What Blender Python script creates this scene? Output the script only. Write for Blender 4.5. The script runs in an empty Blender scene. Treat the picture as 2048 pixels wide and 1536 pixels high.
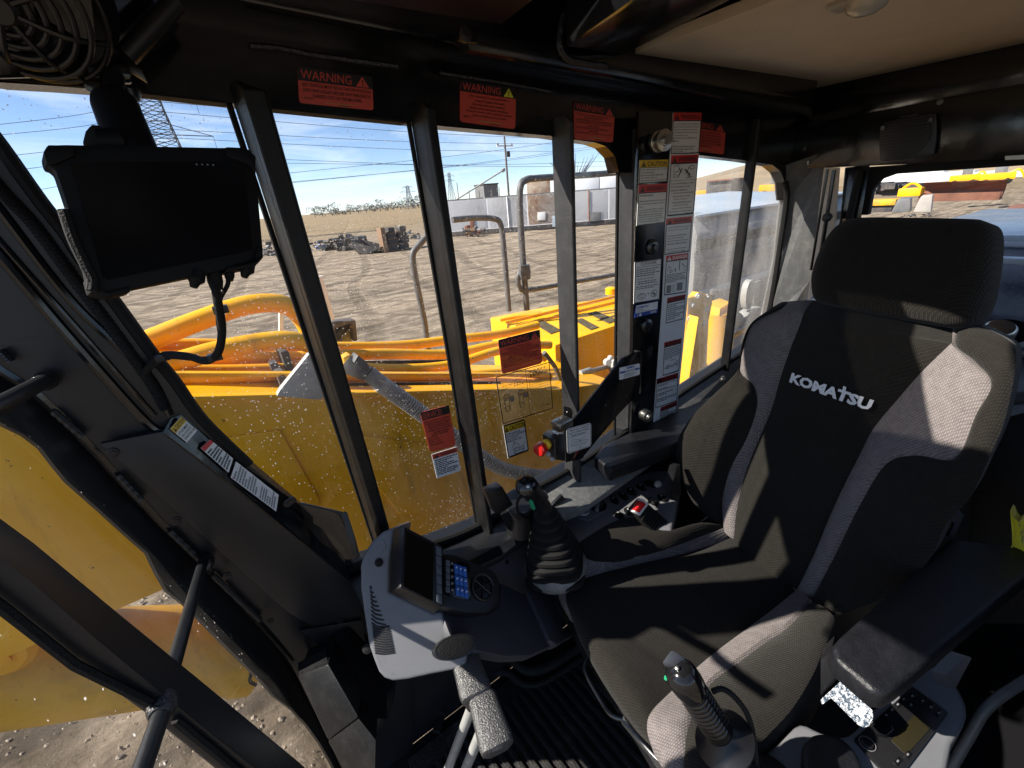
import bpy, bmesh, math, random
from mathutils import Vector, Matrix, noise, geometry
R = math.radians
S = bpy.context.scene
COL = S.collection
random.seed(7)
V = Vector

# ------------------------------------------------------------------ camera
H = 1.5                                   # eye height above the cab floor (floor is z = 0)
F, CX, CY = 880.0, 1024.0, 768.0          # focal length and centre of the 2048 x 1536 photograph
UP = -V((179, 2068, 880)).normalized()
AX = V((1376, -496, 880)); AX = (AX - UP * AX.dot(UP)).normalized()
AY = UP.cross(AX)
if AY.z < 0: AY = -AY
EYE = V((0, 0, H))
cam = bpy.data.cameras.new('camera'); cam.sensor_width = 36; cam.lens = 36 * F / 2048
cam.clip_start = 0.02; cam.clip_end = 9000
camo = bpy.data.objects.new('camera', cam); COL.objects.link(camo)
right = V((AX.x, AY.x, UP.x)); up = -V((AX.y, AY.y, UP.y)); back = -V((AX.z, AY.z, UP.z))
m = Matrix((right, up, back)).transposed().to_4x4(); m.translation = EYE
camo.matrix_world = m
S.camera = camo

# ------------------------------------------------------------------ light
SUN = V((-0.70, 0.345, 0.62)).normalized()           # direction towards the sun
EL = math.asin(SUN.z); AZ = math.atan2(SUN.x, SUN.y)
w = bpy.data.worlds.new('World'); S.world = w; w.use_nodes = True
nt = w.node_tree; nt.nodes.clear()
def N(t, **k):
    n = nt.nodes.new(t)
    for a, b in k.items(): setattr(n, a, b)
    return n
sky = N('ShaderNodeTexSky', sky_type='NISHITA', sun_disc=False, sun_elevation=EL, sun_rotation=AZ, altitude=900, air_density=.65, dust_density=.12, ozone_density=2.0)
bg = N('ShaderNodeBackground'); bg.inputs[1].default_value = 0.085
out = N('ShaderNodeOutputWorld')
tc = N('ShaderNodeTexCoord'); sep = N('ShaderNodeSeparateXYZ'); nt.links.new(tc.outputs['Generated'], sep.inputs[0])
mp = N('ShaderNodeMapping'); mp.inputs['Rotation'].default_value = (0, 0, R(25)); mp.inputs['Scale'].default_value = (2.2, 5.0, 16.0)
nt.links.new(tc.outputs['Generated'], mp.inputs[0])
nz = N('ShaderNodeTexNoise'); nz.inputs['Scale'].default_value = 1.3; nz.inputs['Detail'].default_value = 9; nz.inputs['Roughness'].default_value = 0.62; nz.inputs['Distortion'].default_value = 0.6
nt.links.new(mp.outputs[0], nz.inputs[0])
cr = N('ShaderNodeValToRGB'); cr.color_ramp.elements[0].position = 0.47; cr.color_ramp.elements[1].position = 0.80
cr.color_ramp.elements[1].color = (.7, .7, .7, 1)
nt.links.new(nz.outputs[0], cr.inputs[0])
mx = N('ShaderNodeMixRGB'); nt.links.new(cr.outputs[0], mx.inputs[0]); nt.links.new(sky.outputs[0], mx.inputs[1]); mx.inputs[2].default_value = (6.6, 7.0, 7.5, 1)
nt.links.new(mx.outputs[0], bg.inputs[0]); nt.links.new(bg.outputs[0], out.inputs[0])
sl = bpy.data.lights.new('sun', 'SUN'); sl.energy = 4.8; sl.angle = R(0.53); sl.color = (1.0, 0.93, 0.83)
so = bpy.data.objects.new('sun', sl); COL.objects.link(so); so.rotation_euler = SUN.to_track_quat('Z', 'Y').to_euler()
S.view_settings.view_transform = 'Standard'; S.view_settings.look = 'None'
S.view_settings.exposure = 1.12; S.view_settings.gamma = 1; S.view_settings.use_curve_mapping = False
S.cycles.max_bounces = 10; S.cycles.transparent_max_bounces = 16; S.cycles.caustics_reflective = False; S.cycles.caustics_refractive = False
S.cycles.sample_clamp_indirect = 4

# ------------------------------------------------------------------ helpers
def ray(px, py):
    d = V((px - CX, py - CY, F)); return V((d.dot(AX), d.dot(AY), d.dot(UP))) / F
def P(px, py, x=None, y=None, z=None, pl=None):
    """the point of the plane x=, y=, z= or pl=(point, normal) seen at a spot of the photograph"""
    r = ray(px, py)
    if y is not None: return EYE + r * (y / r.y)
    if x is not None: return EYE + r * (x / r.x)
    if z is not None: return EYE + r * ((z - H) / r.z)
    return EYE + r * ((pl[0] - EYE).dot(pl[1]) / r.dot(pl[1]))
def plane3(a, b, c):
    n = (b - a).cross(c - a).normalized()
    if n.dot(EYE - a) < 0: n = -n
    return (a, n)
def off(pl, d): return (pl[0] + pl[1] * d, pl[1])
def WY(y): return (V((0, y, 0)), V((0, -1, 0)))

def tag(o, label=None, cat=None, group=None, kind=None):
    if label: o['label'] = label
    if cat: o['category'] = cat
    if group: o['group'] = group
    if kind: o['kind'] = kind
    return o
def thing(name, label, cat, loc=(0, 0, 0), group=None):
    o = bpy.data.objects.new(name, None); o.empty_display_size = .05; COL.objects.link(o); o.location = loc
    return tag(o, label, cat, group)
def link(name, me, mat, parent=None):
    o = bpy.data.objects.new(name, me); COL.objects.link(o)
    if mat and not me.materials: me.materials.append(M[mat])
    if parent:
        o.parent = parent; o.matrix_parent_inverse = Matrix.Translation(-parent_loc(parent))
    return o
def parent_loc(p):
    l = p.location.copy()
    while p.parent: p = p.parent; l = l + p.location
    return l
def mk(name, vs, fs, mat, parent=None, smooth=False, bevel=0, seg=2):
    me = bpy.data.meshes.new(name); me.from_pydata([tuple(v) for v in vs], [], fs)
    bm = bmesh.new(); bm.from_mesh(me); bmesh.ops.recalc_face_normals(bm, faces=bm.faces)
    if bevel:
        ed = [e for e in bm.edges if len(e.link_faces) == 2 and e.calc_face_angle(0) > 0.5]
        try: bmesh.ops.bevel(bm, geom=ed, offset=bevel, segments=seg, affect='EDGES', profile=.6, clamp_overlap=True)
        except Exception: pass
    bm.to_mesh(me); bm.free()
    if smooth or bevel:
        for p in me.polygons: p.use_smooth = True
        try: me.set_sharp_from_angle(angle=R(38))
        except Exception: pass
    return link(name, me, mat, parent)
class MB:
    def __init__(s): s.v = []; s.f = []
    def add(s, vs, fs):
        b = len(s.v); s.v += [V(v) for v in vs]; s.f += [tuple(i + b for i in f) for f in fs]; return s
    def slab(s, pts, vec):
        n = len(pts); vec = V(vec)
        s.add(list(pts) + [p + vec for p in pts], [tuple(range(n)), tuple(range(2 * n - 1, n - 1, -1))] + [(i, (i + 1) % n, n + (i + 1) % n, n + i) for i in range(n)]); return s
    def box(s, c, h, ax=None):
        c = V(c); ax = ax or (V((1, 0, 0)), V((0, 1, 0)), V((0, 0, 1)))
        s.add([c + ax[0] * h[0] * i + ax[1] * h[1] * j + ax[2] * h[2] * k for i in (-1, 1) for j in (-1, 1) for k in (-1, 1)],
              [(0, 1, 3, 2), (4, 6, 7, 5), (0, 4, 5, 1), (2, 3, 7, 6), (0, 2, 6, 4), (1, 5, 7, 3)]); return s
    def tube(s, pts, r, res=10, cap=True, close=False):
        n = len(pts); rr = r if isinstance(r, (list, tuple)) else [r] * n
        ref = None; vs = []; fs = []
        for i, p in enumerate(pts):
            t = (pts[(i + 1) % n if close else min(i + 1, n - 1)] - pts[i - 1 if close else max(i - 1, 0)]).normalized()
            if ref is None: ref = t.orthogonal().normalized()
            ref = (ref - t * ref.dot(t)).normalized(); b = t.cross(ref)
            for k in range(res):
                a = 2 * math.pi * k / res; vs.append(p + (ref * math.cos(a) + b * math.sin(a)) * rr[i])
        for i in range(n if close else n - 1):
            j = (i + 1) % n
            for k in range(res): fs.append((i * res + k, i * res + (k + 1) % res, j * res + (k + 1) % res, j * res + k))
        if cap and not close: fs += [tuple(range(res))[::-1], tuple(range((n - 1) * res, n * res))]
        s.add(vs, fs); return s
    def lathe(s, base, axis, prof, res=20):
        axis = V(axis).normalized(); a = axis.orthogonal().normalized(); b = axis.cross(a); vs = []; fs = []
        for (r, h) in prof:
            for k in range(res):
                t = 2 * math.pi * k / res; vs.append(V(base) + axis * h + (a * math.cos(t) + b * math.sin(t)) * max(r, 1e-4))
        for i in range(len(prof) - 1):
            for k in range(res): fs.append((i * res + k, i * res + (k + 1) % res, (i + 1) * res + (k + 1) % res, (i + 1) * res + k))
        fs += [tuple(range(res))[::-1], tuple(range((len(prof) - 1) * res, len(prof) * res))]
        s.add(vs, fs); return s
    def build(s, name, mat, parent=None, smooth=False, bevel=0, seg=2): return mk(name, s.v, s.f, mat, parent, smooth, bevel, seg)
def spline(pts, n=6, close=False):
    o = []; L = len(pts); rng = range(L if close else L - 1)
    for i in rng:
        g = (lambda k: pts[k % L]) if close else (lambda k: pts[max(0, min(L - 1, k))])
        a, b, c, d = g(i - 1), g(i), g(i + 1), g(i + 2)
        for j in range(n):
            t = j / n; o.append(0.5 * ((2 * b) + (c - a) * t + (2 * a - 5 * b + 4 * c - d) * t * t + (3 * b - a - 3 * c + d) * t ** 3))
    if not close: o.append(pts[-1])
    return o
def pixpoly(pts, pl): return [P(a, b, pl=pl) for a, b in pts]
def plate(name, px, pl, th, mat, parent=None, bevel=0.0, smoothpts=0):
    """a flat plate whose face lies in plane pl, thickness th behind it"""
    pts = pixpoly(px, pl)
    if smoothpts: pts = spline(pts, smoothpts, close=True)
    return MB().slab(pts, -pl[1] * th).build(name, mat, parent, bevel=bevel)
def rbox(name, c, h, mat, parent=None, ax=None, bevel=.01, seg=3): return MB().box(c, h, ax).build(name, mat, parent, bevel=bevel, seg=seg)
def axes(d, upv=V((0, 0, 1))):
    d = d.normalized(); s_ = d.cross(upv).normalized(); return (d, s_, s_.cross(d))

# ------------------------------------------------------------------ materials
M = {}
def mat(name, col=(.5, .5, .5), rough=.5, metal=0, spec=.5, bump=None, var=None, coat=0, sheen=0):
    """bump=(scale, strength, distance); var=(scale, colour2, low, high)"""
    m_ = bpy.data.materials.new(name); m_.use_nodes = True; t = m_.node_tree; b = t.nodes['Principled BSDF']
    b.inputs['Base Color'].default_value = (*col, 1); b.inputs['Roughness'].default_value = rough; b.inputs['Metallic'].default_value = metal
    b.inputs['Specular IOR Level'].default_value = spec; b.inputs['Coat Weight'].default_value = coat; b.inputs['Coat Roughness'].default_value = .08
    b.inputs['Sheen Weight'].default_value = sheen
    co = t.nodes.new('ShaderNodeTexCoord')
    if var:
        n1 = t.nodes.new('ShaderNodeTexNoise'); n1.inputs['Scale'].default_value = var[0]; n1.inputs['Detail'].default_value = 8; n1.inputs['Roughness'].default_value = .65
        t.links.new(co.outputs['Object'], n1.inputs[0])
        r_ = t.nodes.new('ShaderNodeValToRGB'); r_.color_ramp.elements[0].position = var[2]; r_.color_ramp.elements[1].position = var[3]
        r_.color_ramp.elements[0].color = (*col, 1); r_.color_ramp.elements[1].color = (*var[1], 1)
        t.links.new(n1.outputs[0], r_.inputs[0]); t.links.new(r_.outputs[0], b.inputs['Base Color'])
        mr = t.nodes.new('ShaderNodeMapRange'); mr.inputs['To Min'].default_value = max(0, rough - .1); mr.inputs['To Max'].default_value = min(1, rough + .18)
        t.links.new(n1.outputs[0], mr.inputs[0]); t.links.new(mr.outputs[0], b.inputs['Roughness'])
    if bump:
        n2 = t.nodes.new('ShaderNodeTexNoise'); n2.inputs['Scale'].default_value = bump[0]; n2.inputs['Detail'].default_value = 4
        t.links.new(co.outputs['Object'], n2.inputs[0])
        bp = t.nodes.new('ShaderNodeBump'); bp.inputs['Strength'].default_value = bump[1]; bp.inputs['Distance'].default_value = bump[2]
        t.links.new(n2.outputs[0], bp.inputs['Height']); t.links.new(bp.outputs[0], b.inputs['Normal'])
    M[name] = m_; return m_
mat('paint_black', (.006, .0065, .008), .13, bump=(9, .08, .02), var=(14, (.012, .012, .0125), .5, .85), spec=.6)
mat('paint_satin', (.0105, .0118, .0145), .36, bump=(160, .15, .002), var=(9, (.0165, .0175, .0205), .4, .75))
mat('rubber', (.008, .008, .008), .75, bump=(420, .8, .002), spec=.3)
mat('weld', (.02, .02, .022), .3, bump=(150, 1.0, .006), spec=.8)
mat('plastic_black', (.010, .010, .0115), .38, bump=(500, .25, .001))
mat('plastic_gloss', (.008, .008, .009), .12)
mat('tablet_rubber', (.006, .006, .007), .6, spec=.25)
mat('vinyl', (.007, .0075, .0095), .38, spec=.4, bump=(260, .7, .002), var=(40, (.012, .0125, .016), .4, .7))
mat('console_grey', (.16, .165, .178), .5, bump=(700, .25, .001), var=(7, (.125, .13, .143), .5, .8))
mat('console_dark', (.05, .053, .064), .5, bump=(600, .3, .001), var=(8, (.07, .072, .08), .5, .75))
mat('ledge_grey', (.17, .175, .175), .42, bump=(220, .5, .002), var=(60, (.26, .26, .25), .45, .7))
mat('bar_sun_grey', (.036, .037, .039), .48, spec=.3, bump=(380, .5, .002), var=(25, (.055, .055, .055), .45, .7))  # bar paint lightened: sunlight on the third bar and corner post put into the colour
mat('bar_shade_black', (.008, .0082, .009), .38, spec=.28, bump=(380, .4, .002), var=(25, (.016, .016, .016), .45, .7))  # shade on the remaining bars mixed into their colour; dark boxes share it
mat('plate_steel', (.55, .57, .6), .5, metal=1, bump=(420, .7, .004), var=(190, (.06, .09, .13), .45, .56))
mat('steel', (.5, .49, .45), .28, metal=1, var=(60, (.35, .34, .32), .4, .7))
mat('steel_dark', (.12, .12, .12), .35, metal=1)
mat('lever_grey', (.33, .34, .33), .45, var=(30, (.25, .25, .24), .4, .7))
mat('grip_texture', (.05, .05, .052), .3, bump=(330, .9, .003), spec=.9)
mat('yellow_paint', (.92, .468, .0015), .34, var=(2.5, (.78, .345, .001), .42, .8), bump=(60, .08, .003))
mat('yellow_old', (.72, .39, .008), .5, var=(3, (.25, .15, .05), .45, .75))
mat('tan_liner', (.74, .65, .53), .5, bump=(300, .3, .002), var=(3, (.64, .55, .44), .4, .75))
mat('mesh_brown', (.075, .04, .033), .8)
mat('white_st', (.78, .78, .77), .35); mat('white_board', (.72, .74, .76), .4)
mat('red_st', (.62, .03, .025), .35); mat('redorange_st', (.60, .082, .06), .35); mat('darkred_st', (.3, .02, .02), .35)
mat('yellow_st', (.78, .5, .02), .35); mat('ink', (.012, .012, .014), .4); mat('blue_st', (.03, .07, .33), .35); mat('ink_grey', (.2, .2, .21), .4)
mat('ink_gold', (.45, .36, .12), .4); mat('lime_st', (.7, .7, .05), .4); mat('pink_ink', (.6, .1, .06), .4)
mat('red_plastic', (.6, .015, .012), .3, coat=.3); mat('yellow_plastic', (.75, .48, .02), .35)
mat('blue_btn', (.03, .13, .48), .35); mat('grey_btn', (.11, .12, .14), .4); mat('green_btn', (.02, .35, .16), .4)
mat('screen', (.012, .009, .006), .08, spec=.6); mat('lcd', (.02, .017, .007), .4, bump=(90, .3, .003))
mat('hose_grey', (.17, .165, .155), .55, var=(60, (.30, .29, .27), .4, .7))
mat('galv', (.075, .076, .078), .5, var=(20, (.14, .138, .135), .4, .7))
mat('plate_grey', (.42, .42, .4), .4, var=(12, (.3, .3, .29), .4, .7))
mat('grip_black', (.08, .062, .03), .9, bump=(150, 1, .01), var=(30, (.30, .22, .08), .56, .66))
mat('rust', (.25, .10, .06), .85, var=(1.6, (.13, .06, .04), .4, .7), bump=(20, .4, .02))
mat('scrap_dark', (.04, .04, .045), .7, var=(4, (.11, .09, .075), .45, .65))
mat('container_white', (.82, .83, .85), .8, spec=.15, var=(.9, (.62, .58, .53), .56, .8))
mat('container_rust', (.5, .4, .3), .7, var=(1.2, (.3, .14, .06), .4, .65))
mat('concrete', (.45, .42, .38), .85, var=(2, (.34, .31, .28), .4, .7))
mat('wood', (.22, .13, .075), .8, var=(5, (.2, .13, .08), .4, .7))
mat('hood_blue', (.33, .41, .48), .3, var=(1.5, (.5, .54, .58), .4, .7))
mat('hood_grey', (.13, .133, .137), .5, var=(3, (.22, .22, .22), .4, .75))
mat('hivis', (.72, .62, .02), .7, bump=(30, .6, .02), sheen=.3)
mat('mat_worn', (.012, .012, .012), .6, bump=(120, .8, .004), var=(22, (.075, .066, .055), .55, .8))
mat('hood_navy', (.03, .04, .06), .22, var=(5, (.08, .09, .10), .5, .8))
mat('stone_tan', (.34, .285, .22), .9, var=(6, (.24, .2, .155), .4, .7))
mat('wire_dark', (.07, .08, .10), .6)
mat('pillar_grey', (.095, .098, .098), .45, bump=(220, .4, .002), var=(40, (.14, .14, .135), .45, .7))
mat('pole_wood', (.16, .14, .125), .85)
mat('tree_grey', (.22, .205, .18), .9, var=(.15, (.15, .145, .125), .4, .7))
mat('lens', (.5, .5, .47), .15, spec=.8)
# clear but dusty glazing: dust specks lie on the pane
def glass(name, specks, haze, tint=(1, 1, 1)):
    m_ = bpy.data.materials.new(name); m_.use_nodes = True; t = m_.node_tree; t.nodes.clear(); L = t.links.new
    def A(ty): return t.nodes.new(ty)
    o = A('ShaderNodeOutputMaterial'); tr = A('ShaderNodeBsdfTransparent'); tr.inputs[0].default_value = (*tint, 1)
    gl = A('ShaderNodeBsdfGlossy'); gl.inputs['Roughness'].default_value = .02
    fr = A('ShaderNodeFresnel'); ge = A('ShaderNodeNewGeometry'); io = A('ShaderNodeMapRange'); io.inputs['To Min'].default_value = 1.3; io.inputs['To Max'].default_value = 1 / 1.3; L(ge.outputs['Backfacing'], io.inputs[0]); L(io.outputs[0], fr.inputs[0])
    m1 = A('ShaderNodeMixShader'); L(fr.outputs[0], m1.inputs[0]); L(tr.outputs[0], m1.inputs[1]); L(gl.outputs[0], m1.inputs[2])
    df = A('ShaderNodeBsdfDiffuse'); df.inputs[0].default_value = (.75, .72, .66, 1); tl = A('ShaderNodeBsdfTranslucent'); tl.inputs[0].default_value = (.95, .93, .88, 1)
    m2 = A('ShaderNodeMixShader'); m2.inputs[0].default_value = .55; L(df.outputs[0], m2.inputs[1]); L(tl.outputs[0], m2.inputs[2])
    co = A('ShaderNodeTexCoord')
    n = A('ShaderNodeTexNoise'); n.inputs['Scale'].default_value = 3.2; n.inputs['Detail'].default_value = 3; L(co.outputs['Object'], n.inputs[0])
    def spots(scale, r0, r1, dens):
        d = A('ShaderNodeTexNoise'); d.inputs['Scale'].default_value = scale * .9; L(co.outputs['Object'], d.inputs[0])
        ad = A('ShaderNodeVectorMath'); ad.operation = 'MULTIPLY_ADD'; ad.inputs[1].default_value = (.6 / scale,) * 3; L(d.outputs['Color'], ad.inputs[0]); L(co.outputs['Object'], ad.inputs[2])
        v = A('ShaderNodeTexVoronoi'); v.inputs['Scale'].default_value = scale; L(ad.outputs[0], v.inputs[0])
        mr = A('ShaderNodeMapRange'); mr.inputs['From Min'].default_value = r0; mr.inputs['From Max'].default_value = r1; mr.inputs['To Min'].default_value = 1; mr.inputs['To Max'].default_value = 0
        sc = A('ShaderNodeSeparateColor'); L(v.outputs['Color'], sc.inputs[0])
        rs = A('ShaderNodeMapRange'); rs.inputs['To Min'].default_value = .55; rs.inputs['To Max'].default_value = 2.6; L(sc.outputs[1], rs.inputs[0])
        ms = A('ShaderNodeMath'); ms.operation = 'MULTIPLY'; L(v.outputs['Distance'], ms.inputs[0]); L(rs.outputs[0], ms.inputs[1]); L(ms.outputs[0], mr.inputs[0])
        # only some cells carry a speck, more where the dust noise is high
        sm = A('ShaderNodeMath'); sm.operation = 'MULTIPLY_ADD'; sm.inputs[1].default_value = .9; L(n.outputs[0], sm.inputs[0]); sm.inputs[2].default_value = dens - .45
        lt = A('ShaderNodeMath'); lt.operation = 'LESS_THAN'; L(sc.outputs[0], lt.inputs[0]); L(sm.outputs[0], lt.inputs[1])
        mu = A('ShaderNodeMath'); mu.operation = 'MULTIPLY'; L(mr.outputs[0], mu.inputs[0]); L(lt.outputs[0], mu.inputs[1]); return mu
    s1 = spots(70, .06, .16, -.10 + .16 * specks); s2 = spots(170, .14, .27, -.08 + .24 * specks); s3 = spots(380, .16, .3, -.1 + .08 * specks)
    ad = A('ShaderNodeMath'); ad.operation = 'MAXIMUM'; L(s1.outputs[0], ad.inputs[0]); L(s2.outputs[0], ad.inputs[1])
    ad2 = A('ShaderNodeMath'); ad2.operation = 'MAXIMUM'; L(ad.outputs[0], ad2.inputs[0]); L(s3.outputs[0], ad2.inputs[1])
    n2 = A('ShaderNodeTexNoise'); n2.inputs['Scale'].default_value = 2.3; n2.inputs['Detail'].default_value = 8; n2.inputs['Roughness'].default_value = .7; L(co.outputs['Object'], n2.inputs[0])
    hz = A('ShaderNodeMapRange'); hz.inputs['From Min'].default_value = .48; hz.inputs['From Max'].default_value = .72; hz.inputs['To Min'].default_value = haze * .4; hz.inputs['To Max'].default_value = haze * 5 + .012
    mw = A('ShaderNodeMapping'); mw.inputs['Scale'].default_value = (1, 1, .28); mw.inputs['Rotation'].default_value = (0, R(35), 0); L(co.outputs['Object'], mw.inputs[0])
    t.links.remove(n2.inputs[0].links[0]); L(mw.outputs[0], n2.inputs[0]); L(n2.outputs[0], hz.inputs[0])
    ad3 = A('ShaderNodeMath'); ad3.operation = 'MULTIPLY_ADD'; ad3.inputs[1].default_value = .85; L(ad2.outputs[0], ad3.inputs[0]); L(hz.outputs[0], ad3.inputs[2]); ad3.use_clamp = True
    m3 = A('ShaderNodeMixShader'); L(ad3.outputs[0], m3.inputs[0]); L(m1.outputs[0], m3.inputs[1]); L(m2.outputs[0], m3.inputs[2]); L(m3.outputs[0], o.inputs[0])
    M[name] = m_
glass('glass_side', 1.0, .005); glass('glass_front', .6, .006); glass('glass_rear', .2, .01); glass('glass_dusty', 1.5, .07)
def film(name, col, al):
    m_ = mat(name, col, .3); m_.node_tree.nodes['Principled BSDF'].inputs['Alpha'].default_value = al
film('clear_film', (.75, .6, .3), .12); film('redorange_film', (.62, .085, .05), .9); film('white_film', (.8, .82, .85), .93)
# knitted seat cloth
def cloth(name, col, col2, sc):
    m_ = mat(name, col, .92, spec=.12, sheen=.08); t = m_.node_tree; b = t.nodes['Principled BSDF']; L = t.links.new
    co = t.nodes.new('ShaderNodeTexCoord'); mp_ = t.nodes.new('ShaderNodeMapping'); mp_.inputs['Rotation'].default_value = (0, R(-14), R(12)); L(co.outputs['Object'], mp_.inputs[0])
    w1 = t.nodes.new('ShaderNodeTexWave'); w1.bands_direction = 'Y'; w1.inputs['Scale'].default_value = sc; w1.inputs['Distortion'].default_value = 1.2; w1.inputs['Detail Scale'].default_value = 3; L(mp_.outputs[0], w1.inputs[0])
    w2 = t.nodes.new('ShaderNodeTexWave'); w2.bands_direction = 'DIAGONAL'; w2.inputs['Scale'].default_value = sc * .8; w2.inputs['Distortion'].default_value = 2; L(mp_.outputs[0], w2.inputs[0])
    mu = t.nodes.new('ShaderNodeMath'); mu.operation = 'MULTIPLY'; L(w1.outputs[1], mu.inputs[0]); L(w2.outputs[1], mu.inputs[1])
    nn = t.nodes.new('ShaderNodeTexNoise'); nn.inputs['Scale'].default_value = 60; nn.inputs['Detail'].default_value = 8; nn.inputs['Roughness'].default_value = .85; L(co.outputs['Object'], nn.inputs[0])
    ad = t.nodes.new('ShaderNodeMath'); ad.operation = 'MULTIPLY_ADD'; ad.inputs[1].default_value = .55; L(mu.outputs[0], ad.inputs[0]); L(nn.outputs[0], ad.inputs[2])
    r_ = t.nodes.new('ShaderNodeValToRGB'); r_.color_ramp.elements[0].position = .3; r_.color_ramp.elements[1].position = 1.0
    r_.color_ramp.elements[0].color = (*col, 1); r_.color_ramp.elements[1].color = (*col2, 1); L(ad.outputs[0], r_.inputs[0]); L(r_.outputs[0], b.inputs['Base Color'])
    bp = t.nodes.new('ShaderNodeBump'); bp.inputs['Strength'].default_value = .5; bp.inputs['Distance'].default_value = .002; L(mu.outputs[0], bp.inputs['Height']); L(bp.outputs[0], b.inputs['Normal'])
cloth('cloth_black', (.0085, .0076, .0064), (.025, .0222, .0185), 95); cloth('cloth_grey', (.085, .075, .074), (.27, .238, .23), 95)
# ground
def groundmat():
    m_ = mat('ground', (.3, .23, .16), .95, spec=.1); t = m_.node_tree; b = t.nodes['Principled BSDF']; L = t.links.new
    def A(ty): return t.nodes.new(ty)
    co = A('ShaderNodeTexCoord')
    def no(sc, det, rg=.6, dist=0, vec=None):
        n = A('ShaderNodeTexNoise'); n.inputs['Scale'].default_value = sc; n.inputs['Detail'].default_value = det; n.inputs['Roughness'].default_value = rg; n.inputs['Distortion'].default_value = dist
        L(vec or co.outputs['Object'], n.inputs[0]); return n
    def ramp(src, p0, p1, c0, c1):
        r_ = A('ShaderNodeValToRGB'); r_.color_ramp.elements[0].position = p0; r_.color_ramp.elements[1].position = p1; r_.color_ramp.elements[0].color = (*c0, 1); r_.color_ramp.elements[1].color = (*c1, 1); L(src, r_.inputs[0]); return r_
    big = no(.08, 6); fine = no(2.2, 12, .75); tr = A('ShaderNodeMapping'); tr.inputs['Rotation'].default_value = (0, 0, R(-24)); tr.inputs['Scale'].default_value = (.18, 2.2, 1); L(co.outputs['Object'], tr.inputs[0])
    track = no(1.0, 7, .65, .8, tr.outputs[0])
    base = ramp(fine.outputs[0], .36, .66, (.25, .205, .155), (.53, .445, .35))
    tk = ramp(track.outputs[0], .40, .58, (.46, .45, .44), (1.08, 1.05, 1.0)); mul = A('ShaderNodeMixRGB'); mul.blend_type = 'MULTIPLY'; mul.inputs[0].default_value = .85; L(base.outputs[0], mul.inputs[1]); L(tk.outputs[0], mul.inputs[2])
    # wheel ruts criss-crossing the yard
    ruts = None
    for k, (rot, sc, ds) in enumerate(((-30, .16, 5), (18, .10, 7), (75, .07, 9))):
        mpk = A('ShaderNodeMapping'); mpk.inputs['Rotation'].default_value = (0, 0, R(rot)); mpk.inputs['Location'].default_value = (k * 13, k * 7, 0); L(co.outputs['Object'], mpk.inputs[0])
        wv = A('ShaderNodeTexWave'); wv.inputs['Scale'].default_value = sc; wv.inputs['Distortion'].default_value = ds; wv.inputs['Detail'].default_value = 3; wv.inputs['Detail Scale'].default_value = .35; L(mpk.outputs[0], wv.inputs[0])
        rr_ = ramp(wv.outputs[1], .02, .12, (.58, .57, .56), (1, 1, 1)); lug = no(3.5, 3)
        if ruts is None: ruts = rr_
        else:
            m2_ = A('ShaderNodeMixRGB'); m2_.blend_type = 'MULTIPLY'; m2_.inputs[0].default_value = 1; L(ruts.outputs[0], m2_.inputs[1]); L(rr_.outputs[0], m2_.inputs[2]); ruts = m2_
    mul2 = A('ShaderNodeMixRGB'); mul2.blend_type = 'MULTIPLY'; mul2.inputs[0].default_value = .55; L(mul.outputs[0], mul2.inputs[1]); L(ruts.outputs[0], mul2.inputs[2]); mul = mul2
    # dry grass beyond the yard
    ln = A('ShaderNodeVectorMath'); ln.operation = 'LENGTH'; L(co.outputs['Object'], ln.inputs[0])
    gr = ramp(big.outputs[0], .3, .7, (.30, .225, .135), (.20, .16, .105))
    md = A('ShaderNodeMath'); md.operation = 'MULTIPLY_ADD'; md.inputs[1].default_value = 60; L(big.outputs[0], md.inputs[0]); L(ln.outputs['Value'], md.inputs[2])
    mr = A('ShaderNodeMapRange'); mr.inputs['From Min'].default_value = 80; mr.inputs['From Max'].default_value = 125; L(md.outputs[0], mr.inputs[0])
    mx_ = A('ShaderNodeMixRGB'); L(mr.outputs[0], mx_.inputs[0]); L(mul.outputs[0], mx_.inputs[1]); L(gr.outputs[0], mx_.inputs[2]); L(mx_.outputs[0], b.inputs['Base Color'])
    f2 = no(9, 12, .8); h0_ = A('ShaderNodeMath'); h0_.operation = 'ADD'; L(f2.outputs[0], h0_.inputs[0]); L(track.outputs[0], h0_.inputs[1]); h = A('ShaderNodeMath'); h.operation = 'ADD'; L(h0_.outputs[0], h.inputs[0]); L(ruts.outputs[0], h.inputs[1])
    bp = A('ShaderNodeBump'); bp.inputs['Strength'].default_value = 1.0; bp.inputs['Distance'].default_value = .14; L(h.outputs[0], bp.inputs['Height']); L(bp.outputs[0], b.inputs['Normal'])
groundmat()
mat('hill_grass', (.33, .25, .15), .95, var=(.06, (.18, .14, .09), .35, .7))

mat('switch_grey', (.19, .19, .2), .5, bump=(600, .3, .001))

film('mesh_brown', (.10, .055, .045), .72)

mat('hose_rib', (.30, .29, .27), .55, var=(60, (.45, .43, .40), .4, .7))
mat('tube_dark', (.09, .092, .095), .45, var=(30, (.13, .13, .13), .4, .7))

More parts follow.
